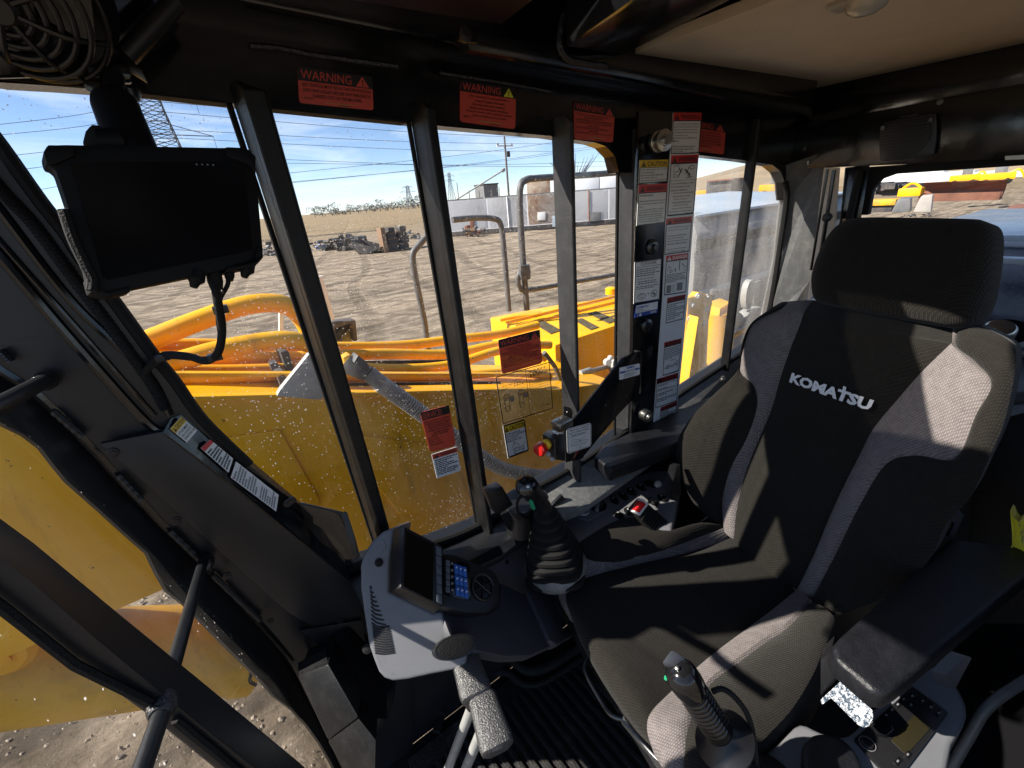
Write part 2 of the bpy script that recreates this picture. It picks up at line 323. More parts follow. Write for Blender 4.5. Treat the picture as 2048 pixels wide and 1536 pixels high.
# grime on the machine's yellow paint: dusty patches, oily runs and small chips
def grime(name):
    t = M[name].node_tree; b = t.nodes['Principled BSDF']; L = t.links.new
    src = b.inputs['Base Color'].links[0].from_socket; co = t.nodes.new('ShaderNodeTexCoord')
    def layer(src, scale, vec, lo, hi, col, det=8):
        mp = t.nodes.new('ShaderNodeMapping'); mp.inputs['Scale'].default_value = vec; L(co.outputs['Object'], mp.inputs[0])
        n = t.nodes.new('ShaderNodeTexNoise'); n.inputs['Scale'].default_value = scale; n.inputs['Detail'].default_value = det; n.inputs['Roughness'].default_value = .7; L(mp.outputs[0], n.inputs[0])
        mr = t.nodes.new('ShaderNodeMapRange'); mr.inputs['From Min'].default_value = lo; mr.inputs['From Max'].default_value = hi; L(n.outputs[0], mr.inputs[0])
        mx_ = t.nodes.new('ShaderNodeMixRGB'); L(mr.outputs[0], mx_.inputs[0]); L(src, mx_.inputs[1]); mx_.inputs[2].default_value = (*col, 1); return mx_.outputs[0]
    s_ = layer(src, 1.6, (1, 1, 1), .55, 1.0, (.62, .36, .03)); s_ = layer(s_, 5, (2.2, 1, .25), .58, .85, (.30, .145, .01)); s_ = layer(s_, 55, (1, 1, 1), .68, .72, (.06, .045, .02), 3)
    L(s_, b.inputs['Base Color'])
grime('yellow_paint'); grime('yellow_old')
# ------------------------------------------------------------------ ground, far land
def gh(x, y):
    d = math.hypot(x, y); k = min(1, d / 3)
    h = noise.fractal(V((x * .5, y * .5, 3.1)), .8, 2.2, 5) * .06 * k
    if d < 70:
        u = x * math.sin(R(24)) + y * math.cos(R(24)); l = x * math.cos(R(24)) - y * math.sin(R(24))
        h += .05 * noise.noise(V((l * .12, u * 1.5, 0))) + .03 * noise.noise(V((l * .3, u * 4.2, 5)))
    if d < 9:
        f_ = min(1, (9 - d) / 3)
        u = x * .55 + y * .83; l = x * .83 - y * .55
        h += f_ * (.06 * noise.fractal(V((l * 1.2, u * 4.5, 9)), .75, 2.1, 5) + .02 * abs(noise.noise(V((x * 7, y * 7, 2)))) + .022 * noise.noise(V((x * 17, y * 17, 4))))
    if d > 150: h += (d - 150) * .0022 * max(0, math.cos(math.atan2(x, y) - 1.35)) ** 2
    return h - 1.9
vs = []; fs = []; NA = 360; rs = []; r_ = .9
while r_ < 5200: rs.append(r_); r_ *= 1.024 if r_ < 7 else (1.045 if r_ < 80 else 1.16)
for r_ in rs:
    for k in range(NA):
        a = 2 * math.pi * k / NA; x, y = r_ * math.sin(a), r_ * math.cos(a); vs.append((x, y, gh(x, y)))
for i in range(len(rs) - 1):
    for k in range(NA): fs.append((i * NA + k, i * NA + (k + 1) % NA, (i + 1) * NA + (k + 1) % NA, (i + 1) * NA + k))
fs.append(tuple(range(NA)))
tag(mk('ground', vs, fs, 'ground', smooth=True), kind='structure')
# tan grass slope to the rear right
def slope(name, pts, dist, hgt, mat_):
    vs = []; fs = []; n = 60
    for i in range(n):
        t = i / (n - 1); a = R(pts[0] + (pts[1] - pts[0]) * t)
        for j in range(10):
            s_ = j / 9; d = dist * (1 + s_ * 1.2); e = hgt * math.sin(min(1, t * 2.2) * math.pi / 2) * (1 - (1 - s_) ** 2) * math.sin(min(1, (1 - t) * 6) * math.pi / 2)
            vs.append((d * math.sin(a), d * math.cos(a), -2.2 + e + noise.noise(V((t * 9, s_ * 3, 1))) * .8 * s_))
    for i in range(n - 1):
        for j in range(9): fs.append((i * 10 + j, (i + 1) * 10 + j, (i + 1) * 10 + j + 1, i * 10 + j + 1))
    tag(mk(name, vs, fs, mat_, smooth=True), kind='structure')
slope('hill', (52, 100), 120, 14, 'hill_grass')

# ------------------------------------------------------------------ the cab: walls, roof, windows
D = .90                                    # distance of the right-hand window wall
CAB = thing('excavator_cab', 'black steel cab of the excavator with barred side windows, seen from the doorway', 'vehicle cab', (1.0, .45, 0))
def W(px, py, y=D): return P(px, py, y=y)
# header above the side windows, one plate with rounded window corners
top_line = [(-150, -90), (240, -50), (500, 10), (1000, 128), (1600, 230), (1660, 243)]
low1 = [(-150, 142), (0, 165), (95, 171), (300, 187), (455, 205)]
low2 = [(545, 215), (815, 243)]; low3 = [(880, 252), (1101, 272)]
low4 = [(1146, 279), (1190, 285), (1212, 293), (1230, 312), (1238, 345), (1300, 345), (1385, 309)]
low5 = [(1440, 315), (1490, 321)]; low6 = [(1520, 326), (1545, 330), (1561, 343), (1570, 365), (1573, 400), (1640, 400)]
hd = top_line + (low1 + low2 + low3 + low4 + low5 + low6)[::-1]
pts = [W(*q, y=.895) for q in hd]
MB().slab(pts, (0, .04, 0)).build('header_panel', 'paint_black', CAB)
# weld bead and lip along the header
MB().tube(spline([W(500, 92, .893), W(560, 97, .893), W(640, 112, .893), W(795, 133, .893)], 5), .0045, 6).build('weld_bead', 'weld', CAB)
MB().tube(spline([W(880, 146, .893), W(1000, 165, .893), W(1100, 183, .893)], 5), .004, 6).build('weld_bead', 'weld', CAB)
MB().slab([W(-150, 139, .89), W(150, 167, .89), W(455, 202, .89), W(455, 207, .89), W(150, 172, .89), W(-150, 144, .89)], (0, .03, 0)).build('window_lip', 'rubber', CAB)
MB().slab([W(545, 213, .89), W(815, 241, .89), W(815, 246, .89), W(545, 218, .89)], (0, .03, 0)).build('window_lip', 'rubber', CAB)
# roof rail along the wall: a hollow section below the ceiling
z0 = 1.74
def rail(name, a, b, zlo, zhi, y0, y1, mat_='paint_black'):
    va, vb = V(a), V(b)
    MB().add([(va.x, y0, va.z - zlo), (vb.x, y0, vb.z - zlo), (vb.x, y1, vb.z - zlo), (va.x, y1, va.z - zlo), (va.x, y0, va.z + zhi), (vb.x, y0, vb.z + zhi), (vb.x, y1, vb.z + zhi), (va.x, y1, va.z + zhi)],
             [(0, 1, 2, 3), (4, 5, 6, 7), (0, 1, 5, 4), (2, 3, 7, 6), (1, 2, 6, 5), (0, 3, 7, 4)]).build(name, mat_, CAB, bevel=.006)
ra, rb = P(-150, -125, y=.83), P(1625, 232, y=.83)
rail('roof_rail', ra, rb, 0, .12, .83, .94)
ra, rb = P(940, 103, y=.80), P(1625, 222, y=.80)
# angled plate above the rail carrying the ceiling edge
MB().slab([P(1130, 96, y=.795), P(1256, 116, y=.795), P(1622, 201, y=.795), P(1626, 232, y=.8), P(1262, 158, y=.8), P(940, 100, y=.8), P(930, 60, y=.795)], (0, .03, 0)).build('rail_plate', 'paint_black', CAB, bevel=.003)
MB().tube(spline([P(1128, 30, y=.79), P(1122, 60, y=.79), P(1120, 95, y=.79), P(1135, 117, y=.79), P(1170, 126, y=.79), P(1212, 132, y=.79)], 5), .007, 8).build('weld_bead', 'weld', CAB)
# roof skin, hatch opening with its brown mesh blind, ceiling liner
ZC = 1.785
lin = [P(1254, 114, z=ZC), P(1622, 199, z=ZC), P(2300, 55, z=ZC), P(2300, -420, z=ZC), P(1560, -3, z=ZC)]
MB().slab(lin, (0, 0, .02)).build('ceiling_liner', 'tan_liner', CAB)
HX0, HX1, HY0, HY1 = .08, .54, .48, .78                     # skylight opening
rs_ = MB()
for x0, x1, y0, y1 in ((-.32, HX0, -.35, 1.0), (HX1, 2.3, -.35, 1.0), (HX0, HX1, -.35, HY0), (HX0, HX1, HY1, 1.0)): rs_.box(((x0 + x1) / 2, (y0 + y1) / 2, 1.875), ((x1 - x0) / 2, (y1 - y0) / 2, .015))
rs_.build('roof_skin', 'paint_black', CAB)
MB().box(((HX0 + HX1) / 2, (HY0 + HY1) / 2, 1.90), ((HX1 - HX0) / 2 + .03, (HY1 - HY0) / 2 + .03, .004)).build('skylight_pane', 'glass_rear', CAB)
# cross beam at the front edge of the liner
bx = [P(1130, 96, z=1.775), P(1256, 116, z=1.78), P(1565, -3, z=1.78), P(1300, -10, z=1.775)]
a0, a1 = P(1245, 113, z=ZC - .006), P(1760, -150, z=ZC - .006); b0, b1 = P(1130, 97, z=1.74), P(1480, -150, z=1.74)
MB().add([a0, a1, b1, b0, a0 + V((0, 0, .08)), a1 + V((0, 0, .08)), b1 + V((0, 0, .09)), b0 + V((0, 0, .09))],
         [(0, 1, 2, 3), (4, 5, 6, 7), (0, 1, 5, 4), (1, 2, 6, 5), (2, 3, 7, 6), (3, 0, 4, 7)]).build('roof_beam', 'paint_black', CAB, bevel=.012)
bl = [P(375, 12, z=1.80), P(1000, 50, z=1.80), P(1062, 2, z=1.80), V((.60, .60, 1.8)), V((.04, .60, 1.8)), V((.04, .88, 1.8))]
BL = thing('roof_blind', 'brown mesh sun blind under the roof hatch', 'sun blind', sum(bl, V()) / len(bl))
MB().slab(bl, (0, 0, .004)).build('mesh_cloth', 'mesh_brown', BL)
MB().slab([P(918, 50, z=1.775), P(957, 55, z=1.775), P(957, 86, y=.76), P(918, 80, y=.76)], (.0, .01, 0)).build('blind_clip', 'paint_satin', BL, bevel=.003)
MB().lathe(P(930, 68, y=.755), (0, -1, 0), [(.012, -.004), (.012, .003), (.006, .004), (.006, .008)], 14).build('bolt', 'steel_dark', BL, smooth=True)
# front roof rail above the windscreen, seen over the tablet
MB().slab([P(-60, -60, y=.80), P(330, -40, y=.84), P(365, 20, y=.86), P(262, 110, y=.86), P(262, 150, y=.87), P(-60, 160, y=.8)], (-.01, .05, .01)).build('corner_plate', 'paint_black', CAB, bevel=.004)
MB().tube([P(352, 3, y=.82), P(252, 112, y=.82)], .012, 10).build('roof_strut', 'paint_satin', CAB, smooth=True)
MB().slab([P(255, 120, y=.85), P(282, 135, y=.85), P(295, 165, y=.85), P(258, 142, y=.85)], (0, .01, 0)).build('strut_foot', 'steel_dark', CAB, bevel=.002)
MB().slab([P(150, 128, y=.86), P(214, 138, y=.86), P(214, 153, y=.86), P(145, 147, y=.86)], (0, .01, 0)).build('trim_clip', 'ledge_grey', CAB, bevel=.002)
# window bars
def bar(name, Lt, Lb, Rt, Rb, yn, yf, mat_='bar_sun_grey', ch=.012):
    v = []
    for (l, r_) in ((Lt, Rt), (Lb, Rb)):
        a, b = P(*l, y=yf), P(*r_, y=yn); zz = (a.z + b.z) / 2
        xs = a.x, max(b.x, a.x + .02)
        v += [V((xs[0], yf, a.z)), V((xs[0] + (xs[1] - xs[0]) * .12, yn + (yf - yn) * .25, a.z)), V((xs[0] + ch + (xs[1] - xs[0]) * .12, yn, b.z)), V((xs[1] - .004, yn, b.z)), V((xs[1], yn + .004, b.z)), V((xs[1], yf, b.z))]
    n = 6; f = [tuple(range(n)), tuple(range(2 * n - 1, n - 1, -1))] + [(i, (i + 1) % n, n + (i + 1) % n, n + i) for i in range(n)]
    o = mk(name, v, f, mat_, CAB, bevel=.002, seg=1)
    for p in o.data.polygons: p.use_smooth = False
    return o
bar('window_bar', (455, 170), (748, 1085), (535, 180), (781, 1060), .845, .905, 'bar_shade_black', .004)
bar('window_bar', (815, 205), (960, 1090), (872, 215), (992, 1090), .845, .905, 'bar_shade_black', .004)
bar('window_bar', (1101, 236), (1132, 1020), (1144, 244), (1163, 1010), .845, .905, 'bar_sun_grey', .003)
bar('window_bar', (1501, 238), (1437, 758), (1518, 240), (1454, 752), .87, .902, 'bar_shade_black', .003)
bar('corner_post', (1238, 262), (1230, 890), (1325, 270), (1308, 895), .86, .935)
# rubber edging beside each bar
for q in (((457, 205), (749, 1085)), ((817, 244), (959, 1080)), ((1236, 300), (1229, 880))):
    MB().tube([P(*q[0], y=.907), P(*q[1], y=.907)], .005, 8).build('rubber_seal', 'rubber', CAB, smooth=True)
# window panes
def pane(px, mat_='glass_side', y=.93, par=CAB): return MB().slab([P(*q, y=y) for q in px], (0, .006, 0)).build('window_pane', mat_, par)
pane([(-60, 130), (462, 190), (760, 1095), (690, 1160), (480, 935), (330, 780), (210, 600), (60, 400), (-60, 220)])
pane([(500, 195), (850, 235), (972, 1090), (755, 1150)])
pane([(845, 235), (1122, 262), (1145, 1020), (975, 1090)])
pane([(1120, 262), (1255, 270), (1245, 905), (1145, 975)])
pane([(1330, 290), (1600, 325), (1545, 690), (1310, 850)], 'glass_dusty')
# A pillar: plate, ridges, lower trim with its ledge, frit border of the front glass
inner = [(-60, 215), (0, 290), (79, 400), (132, 467), (164, 517), (235, 611), (308, 711), (349, 761), (407, 841), (498, 929), (600, 1014), (660, 1075), (725, 1145)]
outer = [(-60, 690), (0, 737), (73, 785), (160, 868), (240, 955), (330, 1050), (404, 1122), (480, 1200), (560, 1290), (590, 1330), (620, 1390), (650, 1450), (700, 1560)]
MB().slab([V((-.34, .885, 1.45)), V((-.34, .885, 1.75)), V((-.17, .885, 1.75))] + [W(*q, y=.885) for q in inner + [(820, 1300), (830, 1560)] + outer[::-1]], (0, .04, 0)).build('a_pillar', 'paint_satin', CAB, bevel=.004)
for (px, rr, mt) in (([(-40, 372), (0, 420), (150, 610), (293, 745), (340, 830)], .006, 'paint_black'), ([(-40, 470), (0, 512), (140, 676), (293, 845), (330, 862)], .007, 'paint_black'),
                     ([(-40, 440), (0, 484), (150, 652), (310, 832)], .004, 'paint_black'), ([(-60, 275), (10, 345), (88, 440), (160, 545), (240, 650), (310, 750), (352, 822)], .0, 'rubber')):
    if rr: MB().tube(spline([W(*q, y=.883) for q in px], 6), rr, 8).build('pillar_ridge', mt, CAB, smooth=True)
cp = spline([W(*q, y=.878) for q in [(-40, 330), (10, 388), (70, 452), (150, 560), (230, 665), (300, 762), (332, 818)]], 26)
MB().tube(cp, [.0085 if i % 2 else .0068 for i in range(len(cp))], 10).build('ribbed_conduit', 'rubber', CAB)
MB().tube(spline([W(*q, y=.884) for q in inner[:10]], 5), .009, 8).build('rubber_seal', 'rubber', CAB, smooth=True)
# outer edge: weld seam with short beads, then the dusty black border of the front glass
MB().tube(spline([W(*q, y=.89) for q in outer], 4), .008, 8).build('pillar_edge', 'paint_black', CAB, smooth=True)
for a, b in (((106, 822), (165, 872)), ((236, 950), (282, 1000)), ((340, 1062), (400, 1120)), ((425, 1150), (520, 1240)), ((0, 700), (22, 722))):
    q = [W(a[0] + (b[0] - a[0]) * t / 9, a[1] + (b[1] - a[1]) * t / 9, .876) for t in range(10)]
    MB().tube(q, [.0045 + .0012 * (i % 2) for i in range(10)], 7).build('weld_bead', 'paint_satin', CAB)
frit = [(-60, 800), (0, 846), (70, 880), (130, 958), (200, 1020), (250, 1066), (300, 1110), (316, 1150), (330, 1178), (375, 1213), (440, 1280), (520, 1358), (545, 1390), (600, 1430), (650, 1500), (680, 1560)]
def resample(pts, n):
    L_ = [0]
    for a, b in zip(pts, pts[1:]): L_.append(L_[-1] + math.hypot(b[0] - a[0], b[1] - a[1]))
    o = []
    for i in range(n):
        d = L_[-1] * i / (n - 1); k = max(j for j in range(len(L_)) if L_[j] <= d + 1e-6); k = min(k, len(pts) - 2); t = (d - L_[k]) / (L_[k + 1] - L_[k])
        o.append((pts[k][0] + (pts[k + 1][0] - pts[k][0]) * t, pts[k][1] + (pts[k + 1][1] - pts[k][1]) * t))
    return o
fo, fi = resample(outer, 26), resample(frit, 26); vs = []; fs = []
Oq = [W(*q, y=.905) for q in fo]
for i in range(26):
    tg = (Oq[min(i + 1, 25)] - Oq[max(i - 1, 0)]); nn_ = V((tg.z, 0, -tg.x)).normalized(); nn_ = nn_ if nn_.dot(EYE - Oq[i]) > 0 else -nn_
    nn_ = (nn_ + V((0, -.9, 0))).normalized()                       # the border wraps round the curved corner of the glass
    q = P(*fi[i], pl=(Oq[i], nn_)); vs += [Oq[i], q, Oq[i] - nn_ * .008, q - nn_ * .008]
for i in range(25):
    a, b = i * 4, i * 4 + 4; fs += [(a, a + 1, b + 1, b), (a + 2, b + 2, b + 3, a + 3), (a + 1, a + 3, b + 3, b + 1), (a, b, b + 2, a + 2)]
mk('glass_border', vs, fs, 'plastic_black', CAB, smooth=True)
# front windscreen pane (curved forward of the operator): follows the pillar profile across the cab
wl = [(-60, 750), (73, 800), (240, 970), (404, 1138), (560, 1305), (650, 1465), (690, 1560)]
prof = [W(*q, y=.915) for q in wl]; vs = []; fs = []
for p in prof: vs += [V((p.x - .02, .915, p.z)), V((p.x - .02, .02, p.z))]
for i in range(len(prof) - 1): fs.append((2 * i, 2 * i + 1, 2 * i + 3, 2 * i + 2))
me = mk('windscreen', vs, fs, 'glass_front', CAB, smooth=True)
# lower trim panel with bolts, and the ledge that carries the caution labels
TP = off(WY(0), 0); TPy = .862
trim = [(199, 888), (325, 863), (460, 966), (600, 1081), (700, 1160), (722, 1195), (724, 1240), (640, 1262), (575, 1225), (420, 1085), (300, 975)]
MB().slab([W(*q, y=TPy) for q in trim], (0, .012, 0)).build('trim_panel', 'paint_satin', CAB, bevel=.003)
ledge = [(325, 863), (341, 836), (362, 828), (480, 925), (598, 1008), (628, 1040), (690, 1120), (700, 1160), (600, 1081), (460, 966)]
MB().slab([W(*ledge[0], y=.86), W(*ledge[1], y=.882), W(*ledge[2], y=.884), W(*ledge[3], y=.884), W(*ledge[4], y=.884), W(*ledge[5], y=.884), W(*ledge[6], y=.884), W(*ledge[7], y=.862), W(*ledge[8], y=.86), W(*ledge[9], y=.86)], (0, .0, -.008)).build('trim_ledge', 'paint_black', CAB, bevel=.002)
for q in ((225, 905), (352, 1041), (454, 1151), (540, 1243), (680, 1243), (575, 1006), (583, 1000)):
    MB().lathe(W(*q, y=TPy), (0, -1, 0), [(.008, 0), (.008, .003), (.005, .0035), (.005, .006)], 12).build('bolt', 'plastic_black', CAB, smooth=True)
# dark folding flap (visor) at the window's lower corner
MB().slab([P(598, 1008, y=.87), P(684, 1027, y=.83), P(714, 1118, y=.80), P(690, 1120, y=.82), P(640, 1085, y=.86), P(612, 1050, y=.88)], (.004, .006, .0)).build('side_flap', 'paint_black', CAB, bevel=.002)
MB().slab([P(684, 1027, y=.83), P(690, 1030, y=.83), P(706, 1080, y=.81), P(716, 1118, y=.80), P(708, 1118, y=.80), P(694, 1070, y=.815)], (.006, .0, .004)).build('flap_edge', 'paint_satin', CAB, bevel=.001)
# lower pillar boxes near the floor
MB().slab([W(*q, y=.855) for q in [(600, 1262), (724, 1240), (740, 1330), (760, 1420), (650, 1300)]], (0, .012, 0)).build('kick_panel', 'paint_satin', CAB, bevel=.003)
bxp = [P(595, 1328, y=.80), P(655, 1296, y=.76), P(665, 1350, y=.72), P(745, 1432, y=.60), P(755, 1490, y=.58), P(665, 1515, y=.68), P(640, 1440, y=.78)]
MB().slab([P(595, 1352, y=.79), P(656, 1328, y=.74), P(718, 1436, y=.64), P(656, 1482, y=.70)], (.03, .10, -.05)).build('corner_box', 'bar_shade_black', CAB, bevel=.006)
MB().slab([P(594, 1326, y=.84), P(652, 1296, y=.80), P(656, 1326, y=.745), P(596, 1350, y=.795)], (.01, .02, -.03)).build('corner_box', 'bar_shade_black', CAB, bevel=.004)
MB().slab([P(656, 1484, y=.70), P(718, 1438, y=.64), P(752, 1480, y=.60), P(750, 1540, y=.58), P(690, 1545, y=.66)], (.02, .08, -.06)).build('corner_box', 'bar_shade_black', CAB, bevel=.004)
MB().slab([P(655, 1296, y=.82), P(700, 1262, y=.84), P(770, 1360, y=.80), P(775, 1440, y=.72), P(718, 1436, y=.70)], (.02, .06, -.02)).build('kick_panel', 'plastic_black', CAB, bevel=.004)
# wall below the side windows, with the sill rail and the grey ledge
sill = [(690, 1135), (770, 1108), (860, 1086), (950, 1051), (1050, 985), (1155, 926), (1320, 812), (1500, 691), (1532, 655), (1548, 610)]
sp = [W(*q, y=.897) for q in sill]
MB().slab(sp + [V((2.05, .897, sp[-1].z)), V((2.05, .897, 0)), V((-.05, .897, 0))], (0, .04, 0)).build('side_wall', 'paint_satin', CAB)
MB().tube(spline([V((p.x, .888, p.z)) for p in sp], 4), .010, 8).build('sill_seal', 'rubber', CAB, smooth=True)
lp = [V((p.x, .895, p.z - .012)) for p in sp[4:9]]; ln_ = [P(*q, z=.64) for q in [(1090, 1050), (1165, 1018), (1245, 962), (1315, 914), (1500, 768)]]; ln_[0] = V((sp[4].x, ln_[0].y, .64))
MB().slab(lp + ln_[::-1], (0, 0, -.02)).build('sill_ledge', 'ledge_grey', CAB, bevel=.003)
lp = [V((p.x, .895, p.z - .012)) for p in sp[:5]]; ln_ = [V((p.x, .78, p.z - .03)) for p in sp[:5]]
MB().slab(lp + ln_[::-1], (0, 0, -.02)).build('sill_ledge', 'paint_satin', CAB, bevel=.003)
for q in ((1500, 745), (1492, 780), (1290, 975), (1445, 760)):
    MB().lathe(P(*q, y=.80), (0, 0, 1), [(.010, 0), (.010, .006), (.006, .006), (.006, .014)], 12).build('bolt', 'steel', CAB, smooth=True)
# rear right pillar and rear wall
XR = 2.02
def RX(px, py, x=XR): return P(px, py, x=x)
MB().slab([P(1572, 330, y=.893), P(1660, 300, x=2.0), P(1648, 420, x=2.0), P(1620, 560, x=2.0), P(1600, 660, x=2.0), P(1490, 760, y=.89), P(1530, 650, y=.893), P(1558, 520, y=.893), P(1572, 400, y=.893)], (.05, .05, 0)).build('rear_pillar', 'pillar_grey', CAB)
MB().tube(spline([P(1571, 365, y=.885), P(1573, 400, y=.885), P(1562, 480, y=.885), P(1545, 590, y=.885), P(1530, 650, y=.885), P(1500, 695, y=.885)], 5), .011, 8).build('rubber_seal', 'rubber', CAB, smooth=True)
MB().slab([P(1648, 335, x=1.97), P(1680, 335, x=1.97), P(1672, 440, x=1.97), P(1640, 560, x=1.97), P(1612, 620, x=1.97), P(1625, 520, x=1.97)], (.03, .01, 0)).build('pillar_trim', 'tan_liner', CAB, bevel=.004)
MB().slab([P(1690, 335, x=1.985), P(1740, 330, x=1.985), P(1722, 440, x=1.985), P(1680, 560, x=1.985), P(1640, 640, x=1.985), P(1650, 540, x=1.985), P(1680, 440, x=1.985)], (.03, .01, 0)).build('rear_pillar', 'paint_black', CAB, bevel=.004)
MB().tube([P(1668, 340, x=1.94), P(1640, 520, x=1.94)], .007, 8).build('guide_rod', 'paint_black', CAB, smooth=True)
MB().tube([P(1655, 338, x=1.95), P(1622, 540, x=1.95)], .005, 8).build('guide_rod', 'paint_black', CAB, smooth=True)
MB().tube([P(1720, 340, x=1.96), P(1700, 430, x=1.96), P(1690, 500, x=1.96)], .012, 8).build('rubber_seal', 'rubber', CAB, smooth=True)
MB().lathe(P(1655, 434, x=1.93), V((-1, -.3, 0)), [(.016, 0), (.016, .02), (.011, .021), (.011, .04), (.007, .041)], 14).build('latch_knob', 'plastic_black', CAB, smooth=True)
MB().slab([P(1590, 470, y=.865), P(1594, 467, y=.865), P(1582, 510, y=.865), P(1576, 560, y=.865), P(1571, 585, y=.865), P(1573, 530, y=.865)], (0, .02, 0)).build('pillar_slot', 'plastic_gloss', CAB)
MB().slab([RX(1612, 205), RX(1622, 200), RX(2060, 104), RX(2400, 25), RX(2400, 110), RX(2060, 172), RX(1640, 250), RX(1612, 236)], (.05, 0, 0)).build('rear_rail', 'paint_black', CAB, bevel=.004)
MB().slab([RX(1572, 262, 1.985), RX(1640, 246, 1.985), RX(2060, 165, 1.985), RX(2400, 95, 1.985), RX(2400, 302, 1.985), RX(2060, 318, 1.985), RX(1590, 338, 1.985), RX(1568, 318, 1.985)], (.04, 0, 0)).build('rear_header', 'paint_black', CAB, bevel=.003)
MB().slab([RX(1690, 337, 2.0), RX(2060, 312, 2.0), RX(2400, 290, 2.0), RX(2400, 322, 2.0), RX(2060, 330, 2.0), RX(1790, 348, 2.0), RX(1762, 358, 2.0), RX(1745, 380, 2.0), RX(1736, 430, 2.0), RX(1690, 430, 2.0)], (.03, 0, 0)).build('rear_window_frame', 'rubber', CAB, bevel=.004)
MB().slab([RX(2010, 312, 1.975), RX(2060, 309, 1.975), RX(2060, 318, 1.975), RX(2010, 320, 1.975)], (.008, 0, 0)).build('rear_lamp', 'lens', CAB)
MB().slab([RX(1690, 330, 2.03), RX(2420, 280, 2.03), RX(2420, 760, 2.03), RX(1690, 760, 2.03)], (.006, 0, 0)).build('window_pane', 'glass_rear', CAB)
MB().slab([V((2.0, .9, 0)), V((2.0, .9, .93)), V((2.0, -.35, .99)), V((2.0, -.35, 0))], (.05, 0, 0)).build('rear_wall', 'paint_satin', CAB)
MB().slab([V((1.62, .74, .86)), V((2.0, .74, .90)), V((2.0, -.3, .93)), V((1.62, -.3, .9))], (0, 0, -.05)).build('rear_shelf', 'console_dark', CAB, bevel=.01)
for q in ((1610, 297), (1618, 325), (1880, 204)):
    MB().lathe(RX(*q, 1.983), (-1, 0, 0), [(.008, 0), (.008, .003), (.005, .0035), (.005, .006)], 12).build('bolt', 'steel_dark', CAB, smooth=True)
# left side behind the camera's right: rear left door post and side wall with a window
MB().slab([V((.80, -.32, .0)), V((2.02, -.32, 0)), V((2.02, -.32, 1.05)), V((.80, -.32, 1.05))], (0, -.04, 0)).build('side_wall', 'paint_satin', CAB)
MB().slab([V((-.3, -.30, 1.74)), V((2.02, -.30, 1.74)), V((2.02, -.30, 1.86)), V((-.3, -.30, 1.86))], (0, -.05, 0)).build('roof_rail', 'paint_black', CAB)
MB().slab([V((.72, -.33, 1.5)), V((2.02, -.33, 1.5)), V((2.02, -.33, 1.76)), V((.72, -.33, 1.76))], (0, -.03, 0)).build('side_header', 'paint_black', CAB)
MB().box((.80, -.34, .87), (.09, .04, .87)).build('door_post', 'paint_black', CAB, bevel=.006)
MB().box((-.26, .3, 1.8), (.06, .64, .07)).build('front_rail', 'paint_black', CAB, bevel=.006)
# floor
MB().slab([V((-.06, .895, .0)), V((2.0, .895, 0)), V((2.0, -.32, 0)), V((-.06, -.32, 0))], (0, 0, -.05)).build('cab_floor', 'plastic_black', CAB)
# windscreen guard: second upright, rungs between
GD = thing('windscreen_guard', 'black steel guard upright and rungs across the front glass at lower left', 'guard bar', (-.15, .55, 1.0))
gy = .52
up_ = [P(*q, y=gy) for q in [(-70, 985), (0, 1037), (67, 1086), (202, 1198), (400, 1360), (600, 1526), (660, 1580)]]
mid = [P(*q, y=gy - .05) for q in [(-70, 1065), (0, 1115), (60, 1160), (190, 1275), (370, 1425), (520, 1545), (570, 1590)]]
lo_ = [P(*q, y=gy - .045) for q in [(-70, 1150), (0, 1200), (70, 1255), (220, 1375), (300, 1432), (440, 1545), (490, 1590)]]
vw = (mid[3] - EYE).normalized() * .06; bk = [p + vw for p in lo_]; bk2 = [p + vw for p in up_]
vs = []; fs = []
for r5 in zip(up_, mid, lo_, bk, bk2): vs += r5
for i in range(len(up_) - 1):
    for k in range(5): fs.append((i * 5 + k, i * 5 + (k + 1) % 5, (i + 1) * 5 + (k + 1) % 5, (i + 1) * 5 + k))
fs += [tuple(range(5)), tuple(range(len(vs) - 5, len(vs)))[::-1]]
mk('upright', vs, fs, 'paint_satin', GD, bevel=.003)
MB().tube([P(*q, y=gy - .052) for q in [(-60, 1172), (0, 1212), (150, 1330), (300, 1405)]], .0045, 6).build('rubber_strip', 'rubber', GD)
MB().tube([P(*q, y=gy - .052) for q in [(350, 1440), (430, 1505), (500, 1565)]], .0045, 6).build('rubber_strip', 'rubber', GD)
MB().tube([P(408, 1118, y=.872), P(322, 1418, y=gy - .03)], .0085, 14).build('rung', 'paint_satin', GD, smooth=True)
MB().tube([P(326, 1418, y=gy - .055), P(278, 1556, y=.40)], .0085, 14).build('rung', 'paint_satin', GD, smooth=True)
MB().tube([P(92, 760, y=.872), P(-40, 832, y=.62)], .010, 14).build('rung', 'paint_satin', GD, smooth=True)
for q in ((412, 1125, .868), (90, 762, .868), (325, 1412, gy - .05)):
    MB().lathe(P(q[0], q[1], y=q[2]), (-.1, -.8, .2), [(.013, -.008), (.014, .002), (.0115, .010), (.009, .014)], 12).build('rung_collar', 'weld', GD, smooth=True)

MB().slab([V((2.1, -.4, 1.60)), V((2.1, 1.0, 1.60)), V((2.1, 1.0, 1.87)), V((2.1, -.4, 1.87))], (.05, 0, 0)).build('roof_backing', 'paint_black', CAB)  # unseen slabs added to stop light leaking in under the roof
MB().slab([V((-.4, .945, 1.72)), V((2.2, .945, 1.66)), V((2.2, .945, 1.87)), V((-.4, .945, 1.87))], (0, .03, 0)).build('roof_backing', 'paint_black', CAB)
